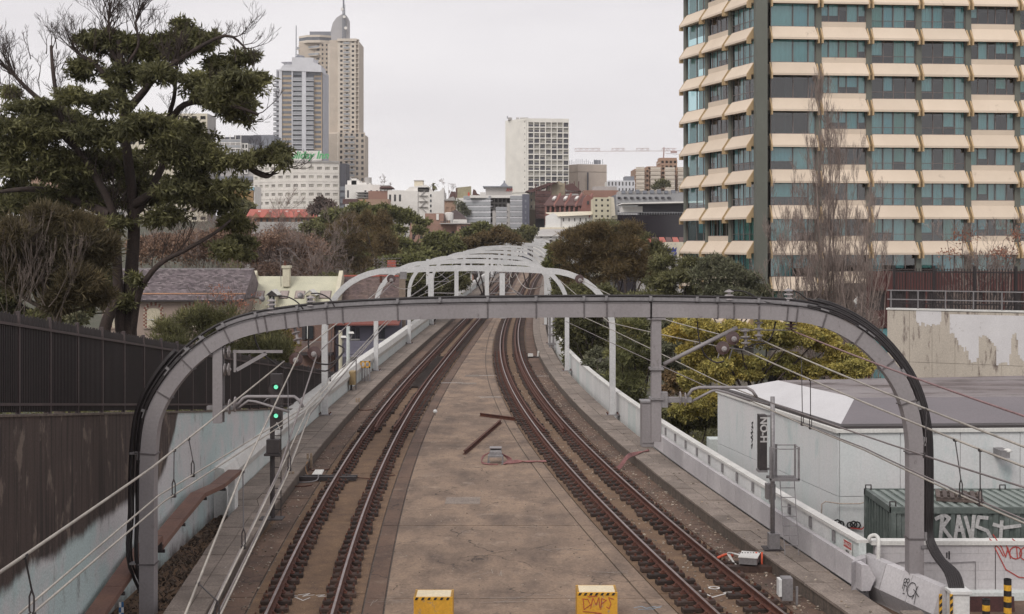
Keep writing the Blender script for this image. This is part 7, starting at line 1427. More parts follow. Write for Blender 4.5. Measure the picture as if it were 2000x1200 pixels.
# third roof
T = thing('terrace_house', 'terrace with brown tiled roof, red verandah and lilac painted front', 'house'); Y = 104
x0, x1 = PX(660,Y), PX(782,Y); ze, zr_ = PZ(622,Y), PZ(540,Y+3)
MB().poly([V3((x0,Y-.2,ze)),V3((x0,Y+3.2,zr_)),V3((x0,Y+6.6,ze))],(x1-x0,0,0)).obj('roof_core', m_slate, T); v = V3((0,3.4,zr_-ze)); Lv = v.length; v = v.normalized(); n = V3((0,-v.z,v.y)); slates(T, V3((x0,Y-.2,ze)), V3((1,0,0)), v, n, x1-x0, Lv, .22, .15, m_slat2)
MB().box(x0,x1,Y+3.1,Y+3.3,zr_-.02,zr_+.1).obj('ridge_tiles', t_red, T); chimney(T, 786, 533, 640, Y+1, 12, M('grey_brown_chimney',(.24,.19,.15),(.18,.14,.11),sc=2), 1)
m_lil = M('lilac_render', (.22,.21,.27), (.18,.175,.225), sc=1, fine=.06); body(T, x0-.2, PX(784,Y), Y, Y+6.4, -8, ze, m_lil, 'wall')
MB().hexa([(x0-.2,Y-1.6,PZ(636,Y-1.6)),(PX(783,Y),Y-1.6,PZ(636,Y-1.6)),(PX(783,Y),Y,PZ(626,Y)),(x0-.2,Y,PZ(626,Y)),(x0-.2,Y-1.6,PZ(633,Y-1.6)),(PX(783,Y),Y-1.6,PZ(633,Y-1.6)),(PX(783,Y),Y,PZ(623,Y)),(x0-.2,Y,PZ(623,Y))]).obj('verandah_roof', M('red_corrugated',(.22,.07,.055),(.17,.055,.045),sc=3), T)
for a in (688,738):
    for s in (0, 9):
        w_ = MB().box(PX(a+s-2,Y),PX(a+s+5,Y),Y-.06,Y-.0,PZ(662,Y),PZ(641,Y)).obj('window', m_glassd, T); MB().box(PX(a+s-3,Y),PX(a+s+6,Y),Y-.1,Y-.0,PZ(665,Y),PZ(662,Y)).obj('sill', m_cap, w_)
        for q in range(3): MB().box(PX(a+s-.5+2*q,Y),PX(a+s+2*q,Y),Y-.1,Y-.06,PZ(662,Y),PZ(641,Y)).obj('louvre', m_lil, w_)
MB().box(PX(672,Y),PX(782,Y),Y-1.6,Y,PZ(694,Y),PZ(690,Y)).obj('balcony_floor', m_lil, T); bl = MB(); [bl.bar(W(674+2.4*k,690,Y-1.6), W(674+2.4*k,668,Y-1.6), .045) for k in range(44)]; [bl.bar(W(674+2.4*k,688-4*(k%3),Y-1.6), W(676.4+2.4*k,682-4*(k%2),Y-1.6), .045) for k in range(43)]; bl.bar(W(672,668,Y-1.6), W(782,668,Y-1.6), .07); bl.obj('iron_lace_railing', m_lil, T)
# bristling aerials on the chimney behind
T = thing('chimney_stack', 'stone chimney stack with red pots crowded by television aerials', 'chimney'); Ya = 114; MB().box(PX(746,Ya),PX(776,Ya),Ya,Ya+1,-4,PZ(527,Ya)).obj('stack', t_conc, T); MB().box(PX(743,Ya),PX(779,Ya),Ya-.1,Ya+1.1,PZ(527,Ya),PZ(522,Ya)).obj('stack_cap', t_conc, T); MB().box(PX(756,Ya),PX(772,Ya),Ya+.2,Ya+.8,PZ(522,Ya),PZ(509,Ya)).obj('red_pots', t_red, T)
ta = thing('tv_aerial', 'cluster of horizontal television aerials over the stone chimney stack', 'aerial'); tb_ = MB(); [tb_.bar(W(726+4*(k%3),508+6*k,Ya-.5), W(785-5*(k%2),504+6*k,Ya-.5), .03) for k in range(7)]; tb_.bar(W(748,530,Ya-.5), W(748,500,Ya-.5), .05); tb_.bar(W(765,522,Ya-.5), W(738,508,Ya-.5), .04); [tb_.bar(W(730+7*j,506+6*k,Ya-.9), W(732+7*j,504+6*k,Ya-.1), .025) for k in range(6) for j in range(8)]; tb_.obj('booms', m_wireg, ta)
# street lamps seen under the beam
for a, b, Y, lab in ((686,652,86,'white street lamp head, the right one of the two under the gantry beam'),(671,660,84,'white street lamp head, the left one seen edge on under the gantry beam')):
    ro = thing('street_lamp', lab, 'street lamp', 'street lamps below the viaduct'); MB().hexa([W(a-6,b,Y),W(a+6,b,Y),W(a+6,b,Y+.5),W(a-6,b,Y+.5),W(a-5,b-4,Y+.1),W(a+4,b-4,Y+.1),W(a+4,b-4,Y+.4),W(a-5,b-4,Y+.4)]).obj('lamp_head', m_cap, ro)
    MB().tube([W(a+2,b,Y+.25),W(a-3,b+14,Y+.25),W(a-6,b+22,Y+.25)], .05, 6).obj('arm', m_steel, ro); MB().tube([(W(a-6,b+20,Y+.25).x,Y+.25,-8),W(a-6,b-14,Y+.25)], .12, 8).obj('pole', m_pale if a > 680 else m_cr2, ro)
# small blue signal and frame beyond arches
T = thing('footbridge_arch', 'small white curved frame just visible between the distant trees', 'canopy'); Y = 240; MB().tube([W(a,b,Y) for a,b in ((868,498),(871,494),(877,491),(884,490),(895,490))], .14, 6).obj('curved_rib', m_arch, T); MB().tube([W(a,b,Y+3) for a,b in ((854,491),(866,491),(880,493),(884,492))], .14, 6).obj('curved_rib', m_arch, T)
for a in (859,): MB().box(PX(a-1,Y),PX(a+1,Y),Y,Y+.3,-6,PZ(491,Y)).obj('post', m_arch, T)
fl2 = thing('sail', 'small white triangular scrap caught in the bare tree near the red block', 'scrap'); MB().poly([W(1675,596,84),W(1667,589,84),W(1675,580,84)],(0,.1,.02)).obj('cloth', m_cap, fl2); MB().tube([W(1672,600,84),W(1670,592,84)], .03, 5).obj('peg', m_steel, fl2)
# ============================================================ trees
def leafmat(name, c1, c2=(.1,.06,.05), c3=None, sc=.6):
    k = 2.1; c1, c2 = tuple(x*k for x in c1), tuple(x*k for x in c2); c3 = tuple(x*k for x in c3) if c3 else None
    m = M(name, c1, c2, sc=sc, fine=.25, fsc=3, island=.55, rough=.6, spec=.3, **(dict(c3=c3, t3=.56, sc3=1.1) if c3 else {}))
    n = m.node_tree; b = n.nodes['Principled BSDF']; o = [q for q in n.nodes if q.type == 'OUTPUT_MATERIAL'][0]
    t = n.nodes.new('ShaderNodeBsdfTranslucent'); mx = n.nodes.new('ShaderNodeMixShader'); mx.inputs[0].default_value = .42
    n.links.new(b.inputs['Base Color'].links[0].from_socket, t.inputs[0]); n.links.new(b.outputs[0], mx.inputs[1]); n.links.new(t.outputs[0], mx.inputs[2]); n.links.new(mx.outputs[0], o.inputs[0])
    return m
m_bark = M('dark_bark', (.055,.038,.033), (.035,.025,.022), sc=3, stretch=(1,1,.3), fine=.25, rough=.95)
m_barkl = M('pale_bark', (.14,.11,.095), (.09,.07,.06), sc=3, stretch=(1,1,.3), fine=.2, rough=.95)
m_twig = M('brown_twigs', (.26,.205,.18), (.18,.14,.125), sc=1, fine=.2, island=.3, rough=.95)
L_dark = leafmat('dark_evergreen_leaves', (.080,.077,.034), (.050,.050,.025), (.14,.135,.06)); L_green = leafmat('mid_green_leaves', (.098,.098,.038), (.062,.064,.027), (.135,.13,.05)); L_olive = leafmat('olive_leaves', (.095,.092,.042), (.06,.06,.03), (.125,.115,.052))  # third tone of the dark leaves paints highlights in as scattered lighter patches
L_brown = leafmat('brown_needles', (.095,.068,.032), (.06,.046,.024), (.13,.088,.04)); L_rust = leafmat('rusty_dead_leaves', (.19,.085,.055), (.12,.06,.045), (.26,.11,.05)); L_yel = leafmat('golden_autumn_leaves', (.255,.20,.055), (.165,.155,.055), (.12,.125,.048), sc=.5)
L_wil = leafmat('yellowish_willow_leaves', (.115,.115,.05), (.075,.078,.036), (.16,.14,.05)); L_grey = leafmat('grey_green_leaves', (.10,.10,.065), (.065,.068,.042), (.15,.14,.09)); L_wisp = leafmat('wispy_brown_green', (.062,.048,.026), (.04,.034,.02), (.085,.07,.035)); L_purp = leafmat('dull_purple_leaves', (.085,.065,.055), (.06,.045,.04))
def leaves(cl, n, ls, asp, mat, droop=.3, shell=.62, sub=14, subr=.42, flat_=1.0, seed=1, per=5):
    # cl: list of (centre, rx, ry, rz); leaves sit in tufts on lumpy sub-clumps
    g = np.random.default_rng(seed); w_ = np.array([(c[1]*c[3])**1.0 for c in cl]); w_ = w_/w_.sum(); V = []
    for (c, rx, ry, rz), f in zip(cl, w_):
        m_ = max(8, int(n*f/per)); S = sub
        d = g.normal(size=(S,3)); d /= np.linalg.norm(d, axis=1)[:,None]; d[:,2] = np.abs(d[:,2])*np.where(g.random(S) < .74, 1, -1)
        rad = g.uniform(shell, 1.0, S)[:,None]; sc = d*rad*(1-subr*.55)
        k = g.integers(0, S, m_); e = g.normal(size=(m_,3)); e /= np.linalg.norm(e, axis=1)[:,None]; e[:,2] = np.where(g.random(m_) < .3, e[:,2], np.abs(e[:,2])); rr_ = subr*g.uniform(.45,1.0,m_)[:,None]*g.uniform(.75,1.2,(S,1))[k]
        p = sc[k]+e*rr_*np.array([1,1,.75]); P = np.array(c)+p*np.array([rx,ry,rz])
        # tufts: per leaves radiating from each point
        P = np.repeat(P, per, 0); E = np.repeat(e, per, 0); N = len(P)
        a = E*.6+g.normal(size=(N,3))*.75; a[:,2] -= droop; a /= np.linalg.norm(a, axis=1)[:,None]
        b = np.cross(a, g.normal(size=(N,3))); b /= np.linalg.norm(b, axis=1)[:,None]
        L_ = ls*g.uniform(.6,1.3,N)[:,None]; Wd = L_*asp*.5
        P = P+g.normal(size=(N,3))*ls*.22
        V.append(np.stack([P, P+a*L_*.45+b*Wd, P+a*L_, P+a*L_*.45-b*Wd], 1))
    return np.concatenate(V)
def limb(mb, a, b, r0, r1, bend=.12, n=5, sides=6, rg=random):
    a, b = V3(a), V3(b); d = b-a; L_ = d.length; off = V3((rg.uniform(-1,1),rg.uniform(-1,1),rg.uniform(-.3,1)))*L_*bend; P = []; Rr = []
    for k in range(n+1):
        t = k/n; P.append(a.lerp(b,t)+off*4*t*(1-t)*.5+V3((rg.uniform(-1,1),rg.uniform(-1,1),rg.uniform(-1,1)))*L_*.015*(0<k<n)); Rr.append(r0+(r1-r0)*t)
    mb.tube(P, Rr, sides, cap=False); return P
def twigs(mb, p, d, L_, r, depth, rg, spread=.6, upb=.15, sides=3, kids=3, minr=.006):
    d = d.normalized(); P = [p]; cur = p; dd = d
    for k in range(3): dd = (dd+V3((rg.uniform(-1,1),rg.uniform(-1,1),rg.uniform(-1,1)))*.22+V3((0,0,upb))).normalized(); cur = cur+dd*L_/3; P.append(cur)
    mb.tube(P, [r, r*.85, r*.7, r*.55], sides if depth < 3 else 5, cap=False)
    if depth <= 0: return
    for k in range(kids):
        q = P[1+k%3] if k else P[-1]; nd = (dd+V3((rg.uniform(-1,1),rg.uniform(-1,1),rg.uniform(-.6,1)))*spread).normalized(); twigs(mb, q, nd, L_*rg.uniform(.55,.8), max(r*.55,minr), depth-1, rg, spread, upb, sides, kids, minr)
def tree(name, label, cl, Y, mat, ls, asp, n, base=None, r0=.2, bark=None, zb=None, droop=.3, seed=1, cat='tree', group=None, sub=14, dj=.35, limbs=True, shell=.62, subr=.42, per=5, twig=0, dscale=.8):
    rg = random.Random(seed); C = []
    for c in cl:
        px, py, rx = c[0], c[1], c[2]; ry = c[3] if len(c) > 3 else rx*.8; dz = c[4] if len(c) > 4 else rg.uniform(-dj,dj)*3
        k = Y/F; p = W(px, py, Y+dz); C.append((tuple(p), rx*k, rx*k*dscale, ry*k))
    root = thing(name, label, cat, group)
    if base is None:
        b0 = (sum(c[0] for c in cl)/len(cl), max(c[1]+(c[3] if len(c) > 3 else c[2]*.8) for c in cl)); base = b0
    bx = PX(base[0], Y); zb_ = zb if zb is not None else hterr(bx, Y)-.2
    mb = MB(); low = min(c[0][2] for c in C); top = max(c[0][2] for c in C)
    cen = V3((sum(c[0][0] for c in C)/len(C), sum(c[0][1] for c in C)/len(C), low)); fork = V3((bx*.6+cen.x*.4, Y, max(zb_+.5, min(low, zb_+(top-zb_)*.55)))); 
    limb(mb, (bx,Y,zb_), fork, r0, r0*.75, .04, 5, 8, rg)
    if limbs:
        for (c, rx, ry, rz) in C: 
            Pl = limb(mb, fork, V3(c)+V3((0,0,-rz*.2)), r0*.5, r0*.12, .14, 6, 5, rg)
            for _ in range(twig): q = Pl[rg.randrange(2,6)]; twigs(mb, q, V3((rg.uniform(-1,1),rg.uniform(-1,1),rg.uniform(0,1))), rx*rg.uniform(.5,1), r0*.12, 2, rg)
    mb.obj('trunk', bark or m_bark, root, smooth=True, fixn=False)
    link('crown', quads_mesh('crown', leaves(C, n, ls, asp, mat, droop, shell, sub, subr, seed=seed, per=per), mat), root); return root
# -- the big dark tree on the left
Y = 45; big = thing('evergreen_tree', 'huge dark spreading evergreen tree with bare twigs on top at the left', 'tree')
cl = [(205,85,58,34),(280,105,60,36),(350,95,52,34),(358,55,24,20),(395,85,46,26),(430,135,48,30),(470,165,50,26),(495,160,34,20),(475,115,32,16),(440,205,58,26),(478,225,38,20),(420,190,40,22),(395,170,46,30),(310,150,40,26),(250,150,50,32),(165,140,34,28),(145,195,38,22),(215,205,40,24),
      (60,215,60,18),(20,185,26,16),(110,235,60,26),(60,265,70,36),(10,330,50,50),(30,290,40,34),(140,265,70,36),(200,270,60,36),(300,260,74,34),(370,265,56,30),(355,310,70,40),(400,330,58,36),(260,330,70,40),(170,330,70,38),(90,330,80,40),(60,390,80,30),(150,385,70,36),(270,385,70,36),(360,375,60,30),(430,400,44,24),(460,440,40,26),(470,480,36,24),(400,385,50,26),(540,300,32,18),(510,310,36,16),(556,318,15,11),(470,318,34,14),(455,370,36,20),(330,430,50,20),(20,410,50,26),(440,490,30,18),(480,500,20,12),(200,440,70,20),(245,590,20,18,-.5),(265,548,16,14)]
rg = random.Random(5); C = []
for c in cl: k = Y/F; dz = c[4] if len(c) > 4 else rg.uniform(-2.2,2.2); C.append((tuple(W(c[0],c[1],Y+dz)), c[2]*k*1.12, c[2]*k*1.1, c[3]*k*1.10))
V = leaves(C, 140000, .22, .27, L_dark, droop=.38, shell=.45, sub=26, subr=.30, seed=11, per=7)
link('crown', quads_mesh('crown', V, L_dark), big)
mb = MB(); base = V3((PX(240,Y),Y,hterr(PX(240,Y),Y)-.3)); w2 = lambda a, b, d=0: W(a,b,Y+d)
def chain(pts, r0, r1, sides=7):
    P = smooth_path([w2(*p) for p in pts], 4); n_ = len(P); mb.tube(P, [r0+(r1-r0)*i/(n_-1) for i in range(n_)], sides, cap=False); return P
cA = chain([(255,690),(252,600),(258,520),(262,440),(255,350,.3),(245,270,.4),(240,190,.3),(236,130),(232,80)],   .27, .10); cB = chain([(240,690),(232,590,-.3),(228,500,-.4),(222,420,-.6),(190,350,-.8),(150,290,-.8),(120,230,-.6),(105,150,-.5),(100,90)], .20, .05)
cC = chain([(258,660),(270,580,-.6),(290,540,-.9),(320,510,-1),(360,490,-1),(420,455,-.8),(450,430)], .13, .04); cD = chain([(262,420),(300,360,.6),(330,290,.8),(330,230,.8),(340,190),(345,130),(355,60)], .15, .03); cE = chain([(245,220),(280,180,-.4),(305,150,-.4),(360,110),(440,70),(480,95)], .15, .03); cF = chain([(330,240,.8),(360,205),(420,200),(480,215),(505,225)], .13, .03)
cG = chain([(262,400),(330,360,-.8),(400,330,-.8),(470,320,-.6),(500,338,-.5),(525,345),(548,325),(562,326)], .16, .02); cH = chain([(235,560),(220,600,-.7),(205,640,-.7),(200,690,-.7)], .16, .22); cI = chain([(150,290,-.8),(90,240,-.8),(30,235,-.6),(-30,225,-.4)], .13, .04); cJ = chain([(120,230),(60,180),(20,140),(-20,110)], .10, .03); cK = chain([(236,130),(215,90),(212,50),(214,12)], .09, .02)
cL = chain([(236,140),(270,90),(265,45),(275,20)], .06, .02); cM = chain([(215,420,-.6),(120,380),(60,370),(0,375)], .18, .06); cN = chain([(232,190),(190,130),(160,110),(140,90)], .11, .03); cO = chain([(470,318,-.6),(520,340),(545,338)], .05, .02)
mb.obj('trunk', m_bark, big, smooth=True, fixn=False)
mb = MB(); rg = random.Random(9)
for P, cnt in ((cA,10),(cB,26),(cD,10),(cE,12),(cF,8),(cG,7),(cJ,26),(cK,22),(cL,18),(cN,14),(cI,8),(cC,5)):
    for _ in range(cnt):
        i = rg.randrange(len(P)//3, len(P)); d = (P[min(i+1,len(P)-1)]-P[i-1]).normalized(); twigs(mb, P[i], (d+V3((rg.uniform(-1,1),rg.uniform(-1,1),rg.uniform(-.3,1.2)))*.9), rg.uniform(.4,.8), .022, 3, rg, .75, .10)
for (a, b) in ((30,110),(60,90),(90,80),(110,70),(20,150),(75,130),(120,110),(45,160),(215,50),(250,40),(200,70),(270,50),(290,60),(320,75),(460,95),(480,80),(500,130),(430,75),(0,140)):
    twigs(mb, w2(a,b+26,rg.uniform(-.5,.5)), V3((rg.uniform(-.5,.5),0,1)), rg.uniform(.4,.6), .02, 3, rg, .8, .12)
stuff(mb.obj('twigs', m_bark, big, fixn=False))
# -- wispy shrubs behind the left fence
tree('wispy_tree', 'brownish wispy she-oak leaning over the black fence at far left', [(20,470,70,50),(90,440,70,44),(150,470,70,50),(60,530,80,50),(140,550,60,44),(190,500,44,50),(-40,500,70,60),(100,500,70,50),(185,590,34,30),(120,600,40,24)], 38, L_wisp, .32, .09, 62000, base=(120,640), r0=.16, bark=m_barkl, droop=-.25, seed=21, per=9, twig=1, shell=.3)
mb = MB(); rg = random.Random(3)
for k in range(18): p = W(rg.uniform(-20,120), rg.uniform(590,640), 37+rg.uniform(-1,1)); twigs(mb, p, V3((rg.uniform(-.6,.9),0,1.0)), rg.uniform(.6,1.1), .012, 3, rg, .35, .15)
tag(mb.obj('bare_shrub', m_barkl, fixn=False), 'tangle of pale bare stems behind the far left fence', 'shrub')
tree('shrub', 'bushy olive needle shrub between the fence and the buff cottage', [(330,655,50,36),(390,640,60,44),(450,650,60,46),(510,660,46,44),(350,690,50,30),(430,690,60,36),(500,690,60,34),(540,700,40,40)], 55, L_olive, .34, .09, 22000, base=(430,760), r0=.12, droop=-.7, seed=22, per=9, shell=.3, cat='shrub', limbs=False)
tree('shrub', 'shrub with a few yellow leaves right of the olive shrub under the gantry arch', [(540,650,26,30),(560,680,26,30),(535,690,24,26),(555,725,22,22)], 60, leafmat('yellow_green_shrub', (.15,.12,.03), (.09,.075,.03)), .16, .4, 3600, base=(548,760), r0=.06, droop=.1, seed=23, per=4, shell=.2, cat='shrub')
tree('sapling', 'slender sapling with sparse orange leaves before the buff cottage', [(400,600,40,30),(440,585,36,34),(470,600,36,30),(420,570,30,24),(455,625,36,24),(500,590,20,22)], 68, L_rust, .11, .5, 620, base=(440,680), r0=.06, bark=m_barkl, seed=24, per=2, shell=.1, twig=10, droop=.1)
tree('shrub', 'small dark green bush by the trunk of the big tree', [(150,615,26,14),(165,608,20,14)], 48, L_dark, .16, .4, 2200, base=(155,640), r0=.05, seed=25, cat='shrub', limbs=False)
tree('shrub', 'low pale leafed bush above the black fence near the tree trunk', [(132,612,22,12),(150,622,18,9)], 44, L_grey, .15, .4, 1500, base=(135,640), r0=.05, seed=26, cat='shrub', limbs=False)
# -- bare rusty trees behind the cottage
def bare(name, label, Y, base, tips, r0, mat, seed, L0, depth=4, leafm=None, nl=0, upb=.2, spread=.55, kids=3, n0=10, cat='tree', cl=None, sub=3, zb=None, minr=.006):
    rg = random.Random(seed); root = thing(name, label, cat); mb = MB(); bx = PX(base[0],Y); b0 = V3((bx,Y,zb if zb is not None else hterr(bx,Y)-.2)); ends = []
    for (a, b) in tips:
        t_ = W(a, b, Y+rg.uniform(-.8,.8)); P = limb(mb, b0+V3((rg.uniform(-.2,.2),0,0)), t_, r0, r0*.22, .06, 8, 6, rg)
        for k in range(n0):
            i = rg.randrange(2, 9); d = V3((rg.uniform(-1,1)*spread*1.6, rg.uniform(-1,1)*spread, .9 if upb > .2 else rg.uniform(-.1,.9))); twigs(mb, P[i], d, L0*rg.uniform(.6,1.1)*(1-.35*i/8), max(r0*.22*(1-.5*i/8), .015), depth, rg, spread, upb, 3, kids, minr); ends.append(P[i]+d*L0)
    mb.obj('trunk', mat, root, fixn=False)
    if leafm and cl:
        C = [(tuple(W(c[0],c[1],Y)), c[2]*Y/F, c[2]*Y/F, (c[3] if len(c) > 3 else c[2])*Y/F) for c in cl]; link('leaves', quads_mesh('leaves', leaves(C, nl, .14 if Y < 100 else .24, .6, leafm, .1, .1, 20, .5, seed=seed, per=1), leafm), root)
    return root
bare('bare_tree', 'large bare rust coloured tree filling the gap behind the cream chimney', 130, (560,600), [(500,470),(540,455),(590,460),(620,480),(650,500),(470,500),(640,540),(520,520)], .16, m_twig, 31, 3.2, 4, leafmat('pinkish_dead_leaves',(.165,.11,.078),(.12,.08,.06)), 26000, .06, .8, 3, 12, cl=[(540,490,70,50),(600,500,60,50),(490,500,50,44),(560,540,90,50)], minr=.012)
bare('bare_tree', 'rusty leafed bare tree behind the ridge of the slate roof', 122, (420,600), [(390,450),(350,470),(440,440),(300,470),(470,460),(400,490)], .12, m_twig, 32, 3.0, 4, leafmat('pinkish_dead_leaves',(.165,.11,.078)), 26000, .08, .8, 3, 12, cl=[(400,480,70,48),(330,485,60,44),(460,470,60,48),(290,490,50,44)], minr=.012)
bare('bare_tree', 'grey-brown leafless tree with drooping twigs left of the brown she-oak', 126, (640,600), [(600,480),(630,500),(650,530),(580,520),(610,540)], .12, m_twig, 33, 2.8, 4, None, 0, .0, .8, 3, 12, minr=.012)
bare('poplar_tree', 'tall bare poplar with upswept branches in front of the apartment tower', 86, (1625,640), [(1600,235),(1620,260),(1640,300),(1585,290),(1655,360),(1560,380),(1680,430),(1540,470),(1700,480),(1600,330),(1625,340),(1610,240),(1592,262),(1520,430),(1720,400),(1510,520),(1735,520),(1640,420),(1570,440)], .085, m_twig, 34, 2.0, 4, None, 0, .34, .46, 3, 15, minr=.006)
bare('poplar_tree', 'thinner bare poplar right of the tall one', 82, (1665,650), [(1700,385),(1715,420),(1690,450),(1730,470),(1650,520),(1740,530)], .07, m_twig, 35, 1.5, 4, None, 0, .28, .5, 3, 8, minr=.006)
bare('bare_tree', 'low bare thicket left of the poplar trunks', 84, (1560,650), [(1530,500),(1550,480),(1580,520),(1510,540),(1600,560)], .07, m_twig, 36, 1.5, 4, None, 0, .2, .6, 3, 9, minr=.009)
bare('bare_tree', 'bare tree with a few rust leaves above the black bar fence', 88, (1900,600), [(1850,470),(1880,450),(1910,460),(1940,480),(1960,470),(1990,450),(1930,510),(1985,500)], .08, m_twig, 37, 1.7, 4, L_rust, 900, .12, .7, 3, 9, cl=[(1880,470,40,28),(1950,500,50,30),(1985,470,30,30),(1860,500,30,24)], minr=.009)
bare('bare_tree', 'leafless scrub at the foot of the high concrete wall', 80, (1700,700), [(1700,610),(1720,630),(1680,640),(1730,680),(1660,620)], .05, m_twig, 38, 1.1, 3, None, 0, .1, .7, 3, 9, minr=.009)
